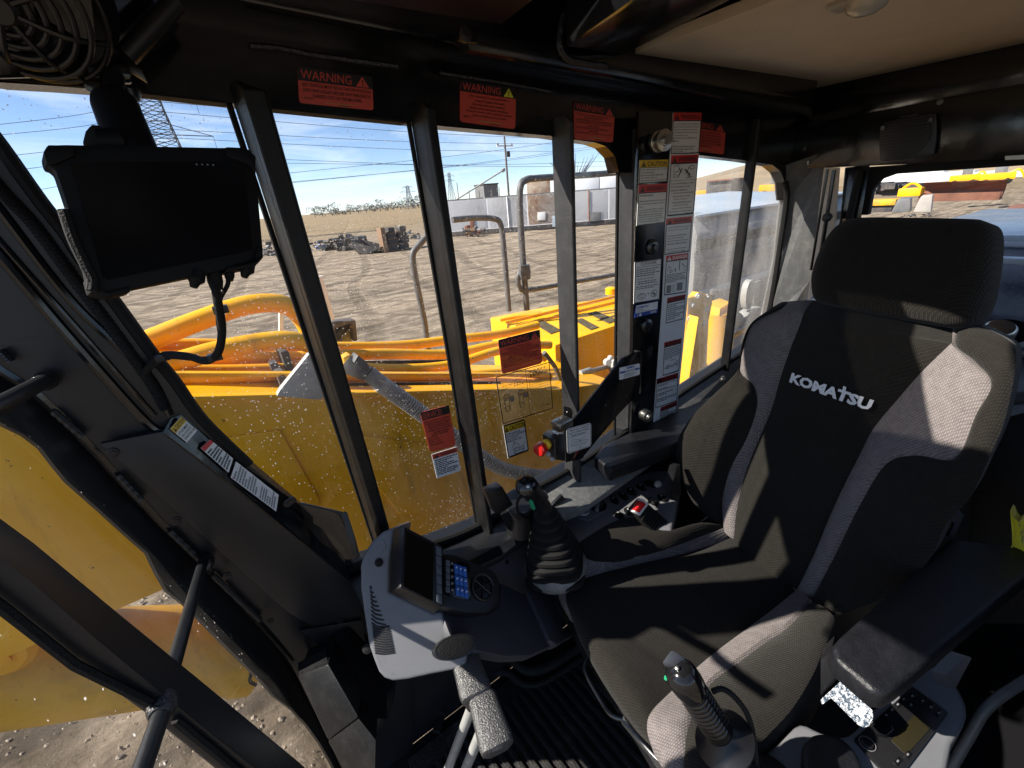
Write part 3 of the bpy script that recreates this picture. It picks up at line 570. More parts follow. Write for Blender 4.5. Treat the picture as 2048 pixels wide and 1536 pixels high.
# ------------------------------------------------------------------ fan, dome lamp, speaker
fc = P(12, 8, y=.78); fa = V((-.25, -.55, -.35)).normalized()       # the guard faces the operator
FAN = thing('cab_fan', 'black caged fan under the roof at the front corner above the tablet', 'fan', fc)
e1 = fa.orthogonal().normalized(); e2 = fa.cross(e1)
def ring(c, r, n=40): return [c + (e1 * math.cos(2 * math.pi * i / n) + e2 * math.sin(2 * math.pi * i / n)) * r for i in range(n)]
RF = .078
MB().lathe(fc - fa * .05, fa, [(.03, -.03), (RF * .98, -.02), (RF, .0), (RF, .025), (RF * .95, .028), (RF * .93, .0), (.03, -.015)], 40).build('housing', 'plastic_black', FAN, smooth=True)
for r_, d in ((RF, -.02), (.068, 0), (.057, .006), (.046, .010), (.035, .012), (.024, .013)):
    MB().tube(ring(fc + fa * d, r_), .0032, 8, close=True).build('guard_ring', 'plastic_black', FAN, smooth=True)
for k in range(4):
    a = k * math.pi / 4 + .3; v = e1 * math.cos(a) + e2 * math.sin(a)
    MB().tube(spline([fc - v * RF - fa * .02, fc - v * .05 + fa * .012, fc + fa * .016, fc + v * .05 + fa * .012, fc + v * RF - fa * .02], 5), .003, 6).build('guard_spoke', 'plastic_black', FAN, smooth=True)
MB().lathe(fc + fa * .008, fa, [(.017, 0), (.017, .008), (.013, .013)], 20).build('badge', 'plastic_black', FAN, smooth=True)
for k in range(4):
    a = k * math.pi / 2 + .5; v = e1 * math.cos(a) + e2 * math.sin(a); u = fa.cross(v)
    MB().slab([fc - fa * .03 + v * .015 - u * .012, fc - fa * .02 + v * .064 - u * .022, fc - fa * .03 + v * .066 + u * .022, fc - fa * .04 + v * .015 + u * .012], fa * .003).build('blade', 'ledge_grey', FAN)
dc = P(1735, 0, z=1.778)
DM = thing('dome_lamp', 'small clear dome lamp on the tan ceiling', 'ceiling lamp', dc)
MB().lathe(dc, (0, 0, -1), [(.034, -.002), (.034, .004), (.030, .014), (.018, .021), (.002, .023)], 24).build('lens', 'lens', DM, smooth=True)
MB().box(dc + V((0, 0, .003)), (.028, .058, .004)).build('lamp_base', 'plate_grey', DM, bevel=.003)
# speaker set into the rear header
SPK = thing('speaker', 'round black loudspeaker grille in the rear header panel', 'speaker', RX(1812, 275, 1.97))
sc_ = RX(1812, 275, 1.975); hy = (RX(1760, 275, 1.975) - RX(1868, 275, 1.975)).length / 2
MB().slab(spline([RX(1764, 258, 1.98), RX(1778, 243, 1.98), RX(1862, 228, 1.98), RX(1876, 240, 1.98), RX(1872, 300, 1.98), RX(1858, 312, 1.98), RX(1775, 322, 1.98), RX(1762, 310, 1.98)], 4, close=True), (-.014, 0, 0)).build('speaker_frame', 'plastic_black', SPK, bevel=.003)
gr_ = MB()
for k in range(15):
    t = -1 + 2 * (k + .5) / 15; hw = hy * .9 * math.sqrt(1 - t * t); c = V((1.958, sc_.y, sc_.z + t * hy * .9))
    gr_.box(c, (.004, hw, hy * .028))
tag(gr_.build('grille_bars', 'plastic_black', SPK), kind='stuff')
for q in ((1766, 256), (1862, 240)):
    MB().lathe(RX(*q, 1.964), (-1, 0, 0), [(.007, 0), (.006, .004)], 12).build('screw', 'steel_dark', SPK, smooth=True)

# ------------------------------------------------------------------ tablet on its arm
TB = thing('tablet', 'rugged black tablet with dark screen hung from the header before the front window', 'tablet', P(310, 430, y=.72))
tl = plane3(P(95, 300, y=.69), P(505, 305, y=.75), P(215, 580, y=.66))
def tp(px, d=0): return P(*px, pl=off(tl, d))
body = [(88, 300), (100, 289), (130, 288), (480, 295), (500, 298), (510, 315), (518, 400), (527, 500), (524, 516), (510, 528), (270, 577), (215, 592), (196, 590), (176, 570), (160, 500), (130, 400), (110, 340), (94, 330)]
MB().slab([tp(q) for q in body], -tl[1] * .022).build('case', 'tablet_rubber', TB, bevel=.004)
for c in ([(86, 304), (96, 288), (150, 290), (150, 312), (108, 330), (92, 326)], [(450, 292), (490, 294), (514, 312), (512, 345), (500, 330), (452, 312)], [(526, 490), (528, 515), (510, 534), (450, 545), (455, 532), (508, 520), (515, 490)], [(172, 555), (180, 585), (215, 594), (262, 584), (262, 572), (215, 582), (192, 575), (186, 550)]):
    MB().slab([tp(q, .005) for q in c], -tl[1] * .03).build('corner_bumper', 'tablet_rubber', TB, bevel=.004)
MB().slab([tp(q, .0022) for q in [(142, 326), (488, 322), (505, 500), (216, 560), (206, 552)]], -tl[1] * .002).build('screen', 'plastic_gloss', TB)
for k in range(4):
    c = tp((393 + k * 11, 329 + k * .4), .003); MB().lathe(c, tl[1], [(.0012, 0), (.0012, .001)], 8).build('indicator', 'ink_grey', TB)
MB().tube(spline([tp(q, .01) for q in [(128, 420), (148, 480), (172, 530), (186, 562), (184, 582)]], 6), .0055, 8).build('hand_strap', 'rubber', TB, smooth=True)
for q in ((391, 560), (492, 541)):
    MB().lathe(tp(q, -.006), tp((q[0] - 8, q[1] + 30)) - tp(q), [(.009, -.012), (.010, 0), (.006, .004), (.004, .010)], 14).build('thumb_knob', 'tablet_rubber', TB, smooth=True)
ARM = thing('tablet_mount', 'black ball-joint arm holding the tablet under the roof header', 'mount', P(220, 170, y=.8))
def capsule(a, b, r): 
    d = (b - a).normalized(); n = 6
    pts = [a - d * r * math.cos(i / n * math.pi / 2) for i in range(n)] + [a, b] + [b + d * r * math.sin(i / n * math.pi / 2) for i in range(1, n + 1)]
    rr = [max(r * math.sin(i / n * math.pi / 2), 1e-3) for i in range(n)] + [r, r] + [max(r * math.cos(i / n * math.pi / 2), 1e-3) for i in range(1, n + 1)]
    return MB().tube(pts, rr, 16)
capsule(P(228, 212, y=.79), P(262, 305, y=.75), .022).build('clamp_half', 'tablet_rubber', ARM, smooth=True)
capsule(P(240, 212, y=.79), P(278, 300, y=.76), .020).build('clamp_half', 'tablet_rubber', ARM, smooth=True)
MB().tube([P(228, 150, y=.81), P(228, 192, y=.795)], .0105, 12).build('ball_stem', 'tablet_rubber', ARM, smooth=True)
MB().slab([P(166, 166, y=.82), P(175, 160, y=.86), P(280, 178, y=.86), P(277, 188, y=.82), P(262, 192, y=.81), P(190, 178, y=.81)], (0, 0, -.008)).build('base_plate', 'ledge_grey', ARM, bevel=.002)
MB().slab([P(213, 122, y=.83), P(258, 130, y=.83), P(262, 160, y=.83), P(215, 158, y=.83)], (0, .03, 0)).build('header_block', 'paint_black', ARM, bevel=.003)
for q in ((192, 150), (262, 190)): MB().lathe(P(*q, y=.822), (0, 0, -1), [(.008, -.006), (.008, .004), (.004, .005)], 10).build('bolt', 'steel_dark', ARM, smooth=True)
MB().slab([P(163, 290, y=.735), P(170, 262, y=.735), P(183, 247, y=.735), P(206, 252, y=.735), P(218, 275, y=.735), P(214, 296, y=.735)], (0, .03, 0)).build('lever_knob', 'tablet_rubber', ARM, bevel=.004)
MB().lathe(P(222, 284, y=.74), (1, 0, 0), [(.014, -.01), (.014, .012), (.008, .016)], 14).build('lever_hub', 'tablet_rubber', ARM, smooth=True)
CB = thing('tablet_cable', 'black cables hanging from the tablet to the window pillar', 'cable', P(430, 640, y=.7))
cab1 = [tp((427, 545), -.012), tp((435, 600), -.01), P(444, 660, y=.72), P(436, 705, y=.74), P(412, 722, y=.76), P(375, 712, y=.80), P(330, 710, y=.84), P(305, 725, y=.86), P(292, 745, y=.872)]
MB().tube(spline(cab1, 8), .0055, 10).build('thick_cable', 'rubber', CB, smooth=True)
cab2 = [tp((459, 540), -.012), tp((455, 570), -.01), P(440, 600, y=.715), P(436, 640, y=.72), P(442, 690, y=.735), P(425, 712, y=.75), P(385, 718, y=.79), P(335, 716, y=.835), P(300, 738, y=.865)]
MB().tube(spline(cab2, 8), .0028, 8).build('thin_cable', 'rubber', CB, smooth=True)
MB().lathe(tp((427, 545), -.012), tp((432, 570)) - tp((427, 545)), [(.009, -.004), (.009, .012), (.007, .022)], 12).build('plug', 'rubber', CB, smooth=True)
MB().lathe(tp((459, 538), -.012), tp((459, 560)) - tp((459, 538)), [(.006, -.004), (.006, .010), (.004, .016)], 12).build('plug', 'rubber', CB, smooth=True)
for q, y in (((441, 619), .716), ((325, 715), .842), ((430, 714), .75)):
    MB().box(P(*q, y=y), (.009, .007, .005)).build('cable_tie', 'plastic_black', CB, bevel=.001)

# ------------------------------------------------------------------ operator's seat
ANG, LEAN = R(12), R(14)
SF = V((-math.cos(ANG), math.sin(ANG), 0)); SR = V((math.sin(ANG), math.cos(ANG), 0))
SU = V((0, 0, 1)) * math.cos(LEAN) - SF * math.sin(LEAN); SN = SR.cross(SU); SN = SN if SN.dot(SF) > 0 else -SN
B0 = (P(1466, 1078, z=.5) + P(1592, 1180, z=.5)) / 2
SEAT = thing('operator_seat', 'black and grey cloth suspension seat with headrest and armrests', 'seat', V((.85, .42, 0)))
def surf(rows, sub=7, puff=None):
    """rows of 3-D control points -> per band of columns a smooth grid"""
    nc = len(rows[0]); cols = [spline([r_[c] for r_ in rows], sub) for c in range(nc)]
    return cols
def band(ca, cb, nrm, puff, n=7, groove=.004, pre=None, post=None):
    vs = []; L = len(ca)
    for i in range(L):
        for j in range(n + 1):
            t = j / n; p = ca[i].lerp(cb[i], t); wd = (ca[i] - cb[i]).length
            h = min(puff, wd * .35) * (math.sin(math.pi * t) ** .7 if 0 < t < 1 else 0) - (groove if j in (0, n) else 0)
            vs.append(p + nrm[i] * h)
    fs = [(i * (n + 1) + j, i * (n + 1) + j + 1, (i + 1) * (n + 1) + j + 1, (i + 1) * (n + 1) + j) for i in range(L - 1) for j in range(n)]
    return vs, fs
def cloth_panel(name, ca, cb, nrm, mat_, puff, groove=.0035):
    vs, fs = band(ca, cb, nrm, puff, 8, groove); n = len(vs)
    return mk(name, vs, fs, mat_, SEAT, smooth=True)
# backrest: pixel columns outline-left, stripe, stripe, stripe, stripe, outline-right; last numbers = how far the row's columns stand proud
BR = [
 [(1440, 1054), (1446, 1058), (1466, 1078), (1592, 1180), (1622, 1200), (1672, 1232)],
 [(1385, 1005), (1443, 1000), (1472, 1020), (1628, 1105), (1668, 1112), (1765, 1196)],
 [(1356, 940), (1460, 935), (1490, 945), (1668, 1010), (1718, 1011), (1850, 1130)],
 [(1352, 885), (1490, 880), (1518, 875), (1715, 915), (1770, 929), (1890, 1050)],
 [(1385, 830), (1512, 815), (1543, 815), (1745, 858), (1829, 911), (1935, 1000)],
 [(1430, 785), (1506, 772), (1555, 770), (1790, 803), (1908, 917), (1968, 935)],
 [(1474, 742), (1479, 742), (1567, 732), (1838, 748), (1950, 830), (2005, 850)],
 [(1482, 695), (1487, 692), (1582, 690), (1878, 708), (1981, 768), (2028, 745)],
 [(1500, 650), (1507, 646), (1598, 650), (1899, 688), (1948, 722), (2026, 692)],
 [(1535, 622), (1560, 618), (1608, 622), (1904, 684), (1912, 692), (1985, 662)],
 [(1560, 606), (1575, 603), (1625, 600), (1905, 655), (1915, 658), (1955, 648)]]
PR = [[.0, .0, 0, 0, .0, .0], [.05, .01, 0, 0, .01, .03], [.085, .02, .0, .0, .02, .05], [.095, .025, 0, 0, .025, .055], [.08, .025, 0, 0, .025, .05], [.055, .02, 0, 0, .03, .04],
      [.03, .025, 0, 0, .03, .03], [.02, .015, 0, 0, .02, .015], [.005, .0, -.005, -.005, .0, -.005], [-.02, -.02, -.02, -.02, -.02, -.03], [-.06, -.06, -.06, -.06, -.06, -.07]]
rows = [[P(*q, pl=(B0 + SN * d, SN)) for q, d in zip(a, b)] for a, b in zip(BR, PR)]
cols = surf(rows); nb = [SN] * len(cols[0])
cloth_panel('back_bolster', cols[0], cols[1], nb, 'cloth_black', .012)
cloth_panel('grey_stripe', cols[1], cols[2], nb, 'cloth_grey', .006)
cloth_panel('back_panel', cols[2], cols[3], nb, 'cloth_black', .018)
cloth_panel('grey_stripe', cols[3], cols[4], nb, 'cloth_grey', .008)
cloth_panel('back_bolster', cols[4], cols[5], nb, 'cloth_black', .012)
# sides, top and shell of the backrest
def skirt(name, edge, vec, mat_, n=4):
    vs = []; 
    for p in edge:
        for j in range(n + 1):
            t = j / n; vs.append(p + vec * t + SN * 0)
    fs = [(i * (n + 1) + j, i * (n + 1) + j + 1, (i + 1) * (n + 1) + j + 1, (i + 1) * (n + 1) + j) for i in range(len(edge) - 1) for j in range(n)]
    return mk(name, vs, fs, mat_, SEAT, smooth=True)
skirt('back_side', [p - SN * .0035 for p in cols[0]], -SN * .14 - SR * .01, 'cloth_black')
skirt('back_side', [p - SN * .0035 for p in cols[5]], -SN * .13 + SR * .03, 'cloth_black')
topedge = [c[-1] - SN * .0035 for c in cols]
skirt('back_top', topedge, -SN * .08 - SU * .02, 'cloth_black')
shell = [cols[0][i] - SN * .135 - SR * .012 for i in range(0, len(cols[0]), 3)]; shr = [cols[5][i] - SN * .125 + SR * .03 for i in range(0, len(cols[0]), 3)]
vs = []; fs = []
for a, b in zip(shell, shr): vs += [a, b]
for i in range(len(shell) - 1): fs.append((2 * i, 2 * i + 1, 2 * i + 3, 2 * i + 2))
mk('back_shell', vs, fs, 'plastic_black', SEAT)
# headrest: a rounded cushion
hp = (B0 - SN * .015, SN)
hout = [(1620, 598), (1614, 562), (1621, 527), (1636, 490), (1658, 456), (1684, 438), (1715, 431), (1800, 431), (1920, 433), (1955, 437), (1972, 452), (1974, 490), (1966, 560), (1953, 612), (1934, 645), (1900, 656), (1860, 650), (1760, 634), (1680, 618), (1640, 608)]
hf = [P(*q, pl=hp) for q in hout]; cen = sum(hf, V()) / len(hf)
hs = spline(hf, 3, close=True); vs = []; fs = []; n = len(hs)
layers = [(.0, -.045 - .0), (.35, .026), (.62, .024), (.8, .017), (.91, .006), (.97, -.008), (1.0, -.028), (1.0, -.075), (.96, -.098), (.85, -.108), (.0, -.11)]
for s_, d in layers[1:-1]:
    for p in hs: vs.append(cen + (p - cen) * s_ + SN * d)
for i in range(len(layers) - 3):
    for k in range(n): fs.append((i * n + k, i * n + (k + 1) % n, (i + 1) * n + (k + 1) % n, (i + 1) * n + k))
vs.append(cen + SN * .027); fs += [(len(vs) - 1, k, (k + 1) % n) for k in range(n)]
vs.append(cen - SN * .109); b_ = (len(layers) - 3) * n; fs += [(len(vs) - 1, b_ + (k + 1) % n, b_ + k) for k in range(n)]
mk('headrest', vs, fs, 'cloth_black', SEAT, smooth=True)
MB().tube([P(1925, 465, pl=off(hp, .012)), P(1934, 500, pl=off(hp, .014)), P(1915, 600, pl=off(hp, .010)), P(1898, 648, pl=off(hp, -.005))], .0015, 6).build('headrest_seam', 'cloth_black', SEAT)
for t in (-.06, .06): MB().tube([cen + SR * t - SU * .17 - SN * .05, cen + SR * t - SN * .05], .006, 8).build('headrest_post', 'steel_dark', SEAT, smooth=True)
# cushion
CR = [
 [(1440, 1050), (1446, 1054), (1462, 1074), (1591, 1180), (1622, 1204), (1672, 1240)],
 [(1395, 1046), (1405, 1070), (1420, 1090), (1540, 1221), (1575, 1254), (1645, 1305)],
 [(1325, 1060), (1340, 1095), (1362, 1107), (1490, 1258), (1530, 1284), (1625, 1350)],
 [(1268, 1033), (1285, 1110), (1300, 1121), (1430, 1303), (1475, 1325), (1585, 1415)],
 [(1222, 1044), (1235, 1122), (1250, 1133), (1380, 1345), (1425, 1362), (1530, 1475)],
 [(1160, 1082), (1188, 1121), (1195, 1147), (1335, 1388), (1395, 1410), (1480, 1530)],
 [(1128, 1105), (1140, 1098), (1150, 1164), (1307, 1416), (1378, 1450), (1445, 1565)],
 [(1112, 1130), (1114, 1128), (1131, 1190), (1294, 1442), (1370, 1490), (1425, 1590)],
 [(1107, 1155), (1108, 1157), (1139, 1230), (1295, 1475), (1366, 1540), (1420, 1620)],
 [(1112, 1180), (1113, 1182), (1148, 1250), (1305, 1500), (1372, 1580), (1425, 1650)]]
CZ = [[.53, .52, .49, .49, .52, .53], [.56, .53, .49, .49, .525, .55], [.575, .545, .50, .50, .535, .56], [.585, .555, .51, .51, .545, .57], [.59, .565, .52, .52, .555, .575], [.59, .57, .535, .535, .56, .575],
      [.58, .58, .548, .548, .56, .57], [.565, .565, .545, .545, .55, .555], [.54, .54, .52, .52, .525, .53], [.51, .51, .49, .49, .495, .50]]
rows = [[P(*q, z=z) for q, z in zip(a, b)] for a, b in zip(CR, CZ)]
cols = surf(rows); nc_ = [V((0, 0, 1)) if i < len(cols[0]) * .7 else (V((0, 0, 1)).lerp(SF, min(1, (i / len(cols[0]) - .7) * 3))).normalized() for i in range(len(cols[0]))]
cloth_panel('cushion_bolster', cols[0], cols[1], nc_, 'cloth_black', .012)
cloth_panel('grey_stripe', cols[1], cols[2], nc_, 'cloth_grey', .006)
cloth_panel('seat_cushion', cols[2], cols[3], nc_, 'cloth_black', .016)
cloth_panel('grey_stripe', cols[3], cols[4], nc_, 'cloth_grey', .008)
cloth_panel('cushion_bolster', cols[4], cols[5], nc_, 'cloth_black', .012)
skirt('cushion_side', [p - V((0, 0, .0035)) for p in cols[0]], V((.01, .02, -.10)), 'cloth_black')
skirt('cushion_side', [p - V((0, 0, .0035)) for p in cols[5]], V((.01, -.02, -.10)), 'cloth_black')
fe = [c[-1] for c in cols]; skirt('cushion_front', fe, V((.06, -.01, -.10)), 'cloth_black')
MB().slab([c[2] - V((0, 0, .06)) for c in cols] + [c[-3] - V((-.02, 0, .09)) for c in cols[::-1]], (0, 0, -.03)).build('seat_pan', 'plastic_black', SEAT)
MB().box(B0 + SF * .22 + V((0, 0, -.30)), (.16, .17, .18), (SF, SR, V((0, 0, 1)))).build('seat_base', 'rubber', SEAT, bevel=.02)
MB().tube([P(1250, 1440, z=.40), P(1330, 1536, z=.40), P(1380, 1600, z=.40)], .012, 10).build('slide_rail', 'steel_dark', SEAT, smooth=True)
MB().slab([P(1245, 1432, z=.405), P(1262, 1436, z=.405), P(1345, 1545, z=.405), P(1322, 1545, z=.405)], (0, 0, -.012)).build('slide_rail', 'lever_grey', SEAT, bevel=.002)
MB().tube(spline([P(1195, 1285, z=.42), P(1174, 1320, z=.41), P(1172, 1345, z=.40), P(1205, 1405, z=.38), P(1222, 1428, z=.38), P(1240, 1437, z=.385), P(1275, 1445, z=.40)], 6), .0065, 10).build('slide_handle', 'steel_dark', SEAT, smooth=True)
# armrests
def arm(name, top, th, mat_='vinyl'):
    return MB().slab(top, (0, 0, -th)).build(name, mat_, SEAT, bevel=.012, seg=4)
arm('armrest', [P(1188, 912, z=.735), P(1220, 938, z=.735), P(1255, 925, z=.735), P(1400, 868, z=.745), P(1440, 830, z=.745), P(1425, 790, z=.745), P(1300, 845, z=.74), P(1205, 890, z=.735)], .05)
arm('armrest', [P(1660, 1292, z=.735), P(1672, 1318, z=.735), P(1750, 1385, z=.735), P(1775, 1386, z=.735), P(1800, 1372, z=.735), P(2120, 1100, z=.755), P(1900, 1076, z=.755), P(1680, 1272, z=.74)], .045)
MB().slab([P(1400, 880, z=.70), P(1440, 850, z=.70), P(1460, 900, z=.62), P(1420, 930, z=.6)], (.03, -.03, 0)).build('armrest_hinge', 'plastic_black', SEAT, bevel=.006)
MB().slab([P(1640, 1320, z=.66), P(1662, 1300, z=.69), P(1690, 1345, z=.64), P(1640, 1398, z=.59)], (.05, .01, -.01)).build('armrest_hinge', 'plastic_black', SEAT, bevel=.006)
# bright metal label plate under the armrest
pc_ = P(1690, 1405, z=.615); mp_ = (pc_, ((EYE - pc_).normalized() + SUN).normalized())
MB().slab([P(*q, pl=mp_) for q in [(1640, 1400), (1692, 1352), (1694, 1366), (1746, 1422), (1746, 1437), (1738, 1452), (1728, 1456), (1716, 1450), (1662, 1396), (1644, 1410)]], -mp_[1] * .004).build('label_plate', 'plate_steel', SEAT, bevel=.001)
MB().slab([P(*q, pl=off(mp_, .002)) for q in [(1712, 1422), (1722, 1414), (1733, 1424), (1722, 1436)]], -mp_[1] * .001).build('plate_mark', 'steel_dark', SEAT)
# belt buckle in its black stalk
bk0 = plane3(P(1270, 1030, z=.64), P(1295, 1000, z=.66), P(1305, 1045, z=.60))
MB().slab([P(*q, pl=bk0) for q in [(1268, 1020), (1288, 997), (1296, 1006), (1340, 1045), (1330, 1075), (1305, 1062), (1276, 1034)]], -bk0[1] * .03).build('buckle_body', 'rubber', SEAT, bevel=.006)
MB().slab([P(*q, pl=off(bk0, .003)) for q in [(1268, 1024), (1286, 998), (1298, 1008), (1280, 1032)]], -bk0[1] * .02).build('buckle_rim', 'white_st', SEAT, bevel=.002)
MB().slab([P(*q, pl=off(bk0, .007)) for q in [(1270.5, 1021), (1284, 1002), (1293, 1008.5), (1279, 1026)]], -bk0[1] * .02).build('release_button', 'red_plastic', SEAT, bevel=.002)
for k in range(7):
    c = P(1290 + k * 4.5, 1030 + k * 3.2, pl=off(bk0, .002)); MB().tube([c + (P(1300, 1000, pl=bk0) - P(1284, 1024, pl=bk0)) * .5, c - (P(1300, 1000, pl=bk0) - P(1284, 1024, pl=bk0)) * .5], .0022, 6).build('stalk_rib', 'rubber', SEAT)
# switch block on the seat's far side
sb = plane3(P(1875, 1090, z=.72), P(1925, 1030, z=.80), P(1915, 1095, z=.70))
MB().slab([P(*q, pl=sb) for q in [(1868, 1080), (1900, 1020), (1912, 1015), (1930, 1030), (1904, 1090), (1875, 1100)]], -sb[1] * .03).build('switch_block', 'console_dark', SEAT, bevel=.004)
MB().slab([P(*q, pl=off(sb, .003)) for q in [(1880, 1068), (1894, 1040), (1910, 1046), (1898, 1074)]], -sb[1] * .01).build('rocker_switch', 'plastic_gloss', SEAT, bevel=.002)

# ------------------------------------------------------------------ monitor console at the front right
MC = thing('monitor_console', 'light grey console with dark monitor and blue keypad beside the front pillar', 'control console', P(800, 1250, y=.72))
gpl = plane3(P(722, 1130, y=.80), P(775, 1362, y=.665), P(895, 1345, y=.60))
gray = [(790, 1056), (765, 1064), (742, 1085), (727, 1108), (720, 1133), (721, 1180), (728, 1230), (737, 1290), (748, 1322), (757, 1345), (768, 1357), (785, 1363), (815, 1360), (860, 1350), (908, 1341), (932, 1330), (935, 1300), (900, 1275), (882, 1222), (868, 1228), (776, 1184), (780, 1120)]
MB().slab([P(*q, pl=gpl) for q in gray], -gpl[1] * .16).build('console_body', 'console_grey', MC, bevel=.014, seg=4)
MB().tube(spline([P(*q, pl=off(gpl, .000)) for q in [(740, 1130), (738, 1118), (758, 1088), (766, 1082), (770, 1090), (768, 1100), (745, 1126), (740, 1130)]], 4), .0012, 6).build('cap_groove', 'ink_grey', MC)
MB().lathe(P(758, 1125, pl=gpl), gpl[1], [(.009, -.004), (.009, .002), (.006, .004)], 14).build('rubber_plug', 'rubber', MC, smooth=True)
MB().lathe(P(735, 1297, pl=off(gpl, -.01)), gpl[1], [(.010, -.01), (.010, .004), (.006, .006)], 12).build('rubber_plug', 'rubber', MC, smooth=True)
for k in range(22):
    t = k / 21
    if t < .45: a = (741 + 4 * t, 1172 + t * 172); b = (a[0] + 3 + 66 * t, a[1] + 4 + 22 * t)
    else: a = (744 + 12 * (t - .45), 1248 + (t - .45) * 105); b = (778 + 20 * (t - .45), 1250 + (t - .45) * 100)
    m_ = ((a[0] + b[0]) / 2 - 2, (a[1] + b[1]) / 2 + 2.5)
    MB().tube(spline([P(*q, pl=off(gpl, .0006)) for q in (a, m_, b)], 3), .0017, 6).build('vent_slot', 'plastic_black', MC)
mpl = plane3(P(809, 1052, y=.75), P(887, 1092, y=.71), P(884, 1212, y=.625))
front = [(809, 1052), (886, 1093), (884, 1213), (801, 1175)]; rear = [(787, 1060), (868, 1090), (868, 1229), (778, 1186)]
fv = [P(*q, pl=mpl) for q in front]; mpl2 = off(mpl, -.035); rv = [P(*q, pl=mpl2) for q in rear]
mk('monitor_housing', fv + rv, [(0, 1, 2, 3), (7, 6, 5, 4), (0, 1, 5, 4), (1, 2, 6, 5), (2, 3, 7, 6), (3, 0, 4, 7)], 'plastic_black', MC, bevel=.004)
def onm(name, px, d, mat_, pl=mpl, th=.003, bevel=.0008): return MB().slab([P(*q, pl=off(pl, d)) for q in px], -pl[1] * th).build(name, mat_, MC, bevel=bevel)
onm('screen', [(813, 1062), (867, 1090), (866, 1202), (808, 1173)], .001, 'screen', bevel=0)
for k in range(6):
    y0, y1 = 1091 + k * 19.0, 1091 + k * 19.0 + 17.5; s_ = k * .3
    onm('function_key', [(872 + s_, y0), (882.5 + s_, y0 + 4.5), (883 + s_, y1 + 4.5), (872.5 + s_, y1)], .002, 'grey_btn')
kpl = plane3(P(887, 1112, y=.71), P(940, 1126, y=.69), P(942, 1202, y=.635))
pod = [(887, 1106), (915, 1110), (941, 1121), (985, 1138), (998, 1160), (1000, 1190), (996, 1212), (975, 1226), (930, 1226), (886, 1214)]
onm('keypad_pod', pod, -.004, 'plastic_black', kpl, .05, .006)
onm('keypad_panel', [(888, 1114), (940, 1127), (942, 1201), (888, 1192)], -.002, 'plastic_gloss', kpl, .004)
for k in range(5):
    y0 = 1119 + k * 13.2; onm('grey_key', [(891.5, y0), (900, y0 + 2), (900.5, y0 + 14), (892, y0 + 12)], .001, 'grey_btn', kpl)
    c = P(903.8 + .1 * k, y0 + 8.5, pl=off(kpl, -.0012)); MB().lathe(c, kpl[1], [(.0028, 0), (.0028, .0014)], 10).build('round_key', 'ink_grey', MC)
for i in range(3):
    for j in range(3):
        def bq(u, v): 
            a, b, c_, d = V((908, 1126)), V((933.5, 1134)), V((938, 1198)), V((912, 1191)); return a.lerp(b, u).lerp(d.lerp(c_, u), v)
        u0, u1, v0, v1 = i / 3 + .02, (i + 1) / 3 - .02, j / 3 + .015, (j + 1) / 3 - .015
        onm('blue_key', [tuple(bq(u0, v0)), tuple(bq(u1, v0)), tuple(bq(u1, v1)), tuple(bq(u0, v1))], .0012, 'blue_btn', kpl)
        a = P(*bq((u0 + u1) / 2, v0 + .1), pl=off(kpl, .0014)); MB().box(a, (.0022, .0022, .0006)).build('key_mark', 'white_st', MC)
dcv = P(966, 1174, pl=off(kpl, .0)); dr = .026
e1, e2, _ = (P(985, 1174, pl=kpl) - dcv).normalized(), None, None; e2 = kpl[1].cross(e1)
def dring(r, d): return [dcv + kpl[1] * d + (e1 * math.cos(2 * math.pi * i / 28) + e2 * math.sin(2 * math.pi * i / 28)) * r for i in range(28)]
MB().tube(dring(dr, .001), .0026, 8, close=True).build('vent_ring', 'plastic_black', MC, smooth=True)
MB().lathe(dcv - kpl[1] * .004, kpl[1], [(dr, 0), (dr, .0012)], 28).build('vent_well', 'plastic_gloss', MC)
for k in range(3):
    a = k * math.pi / 3 + .4; v = e1 * math.cos(a) + e2 * math.sin(a); MB().tube([dcv - v * dr, dcv + v * dr], .0014, 6).build('vent_vane', 'plastic_black', MC)
# dark knee panel joining the console to the right-hand side
KP = thing('knee_panel', 'dark grey moulded side panel between monitor console and seat', 'panel', P(1000, 1230, y=.7))
kp = plane3(P(885, 1222, y=.665), P(1030, 1130, y=.80), P(1110, 1290, y=.60))
MB().slab([P(*q, pl=kp) for q in [(882, 1221), (930, 1230), (975, 1228), (1000, 1215), (1003, 1165), (1045, 1185), (1085, 1190), (1120, 1250), (1150, 1270), (1120, 1284), (1062, 1311), (1015, 1313), (955, 1302), (905, 1280), (897, 1262)]], -kp[1] * .03).build('lower_panel', 'console_dark', KP, bevel=.008)
kp2 = plane3(P(955, 1116, y=.86), P(1050, 1076, y=.84), P(1085, 1190, y=.74))
MB().slab([P(*q, pl=kp2) for q in [(954, 1117), (1052, 1079), (1070, 1100), (1090, 1190), (1050, 1190), (1002, 1168), (995, 1150), (968, 1135)]], -kp2[1] * .02).build('upper_panel', 'console_dark', KP, bevel=.006)
MB().tube([P(954, 1115, pl=off(kp2, .002)), P(1052, 1077, pl=off(kp2, .002))], .005, 8).build('top_edge', 'console_grey', KP, smooth=True)
MB().slab([P(*q, pl=off(kp, .012)) for q in [(1056, 1182), (1100, 1168), (1128, 1265), (1128, 1283), (1114, 1289), (1100, 1280)]], -kp[1] * .03).build('column_cover', 'console_dark', KP, bevel=.006)
for q, pl in (((1014, 1124), kp2), ((954, 1136), kp2)): MB().lathe(P(*q, pl=pl), pl[1], [(.006, 0), (.006, .002), (.003, .0022)], 12).build('screw', 'rubber', KP, smooth=True)
ov = off(kp, .006); oc = P(912, 1294, pl=plane3(P(885, 1222, y=.63), P(870, 1310, y=.615), P(950, 1290, y=.615)))
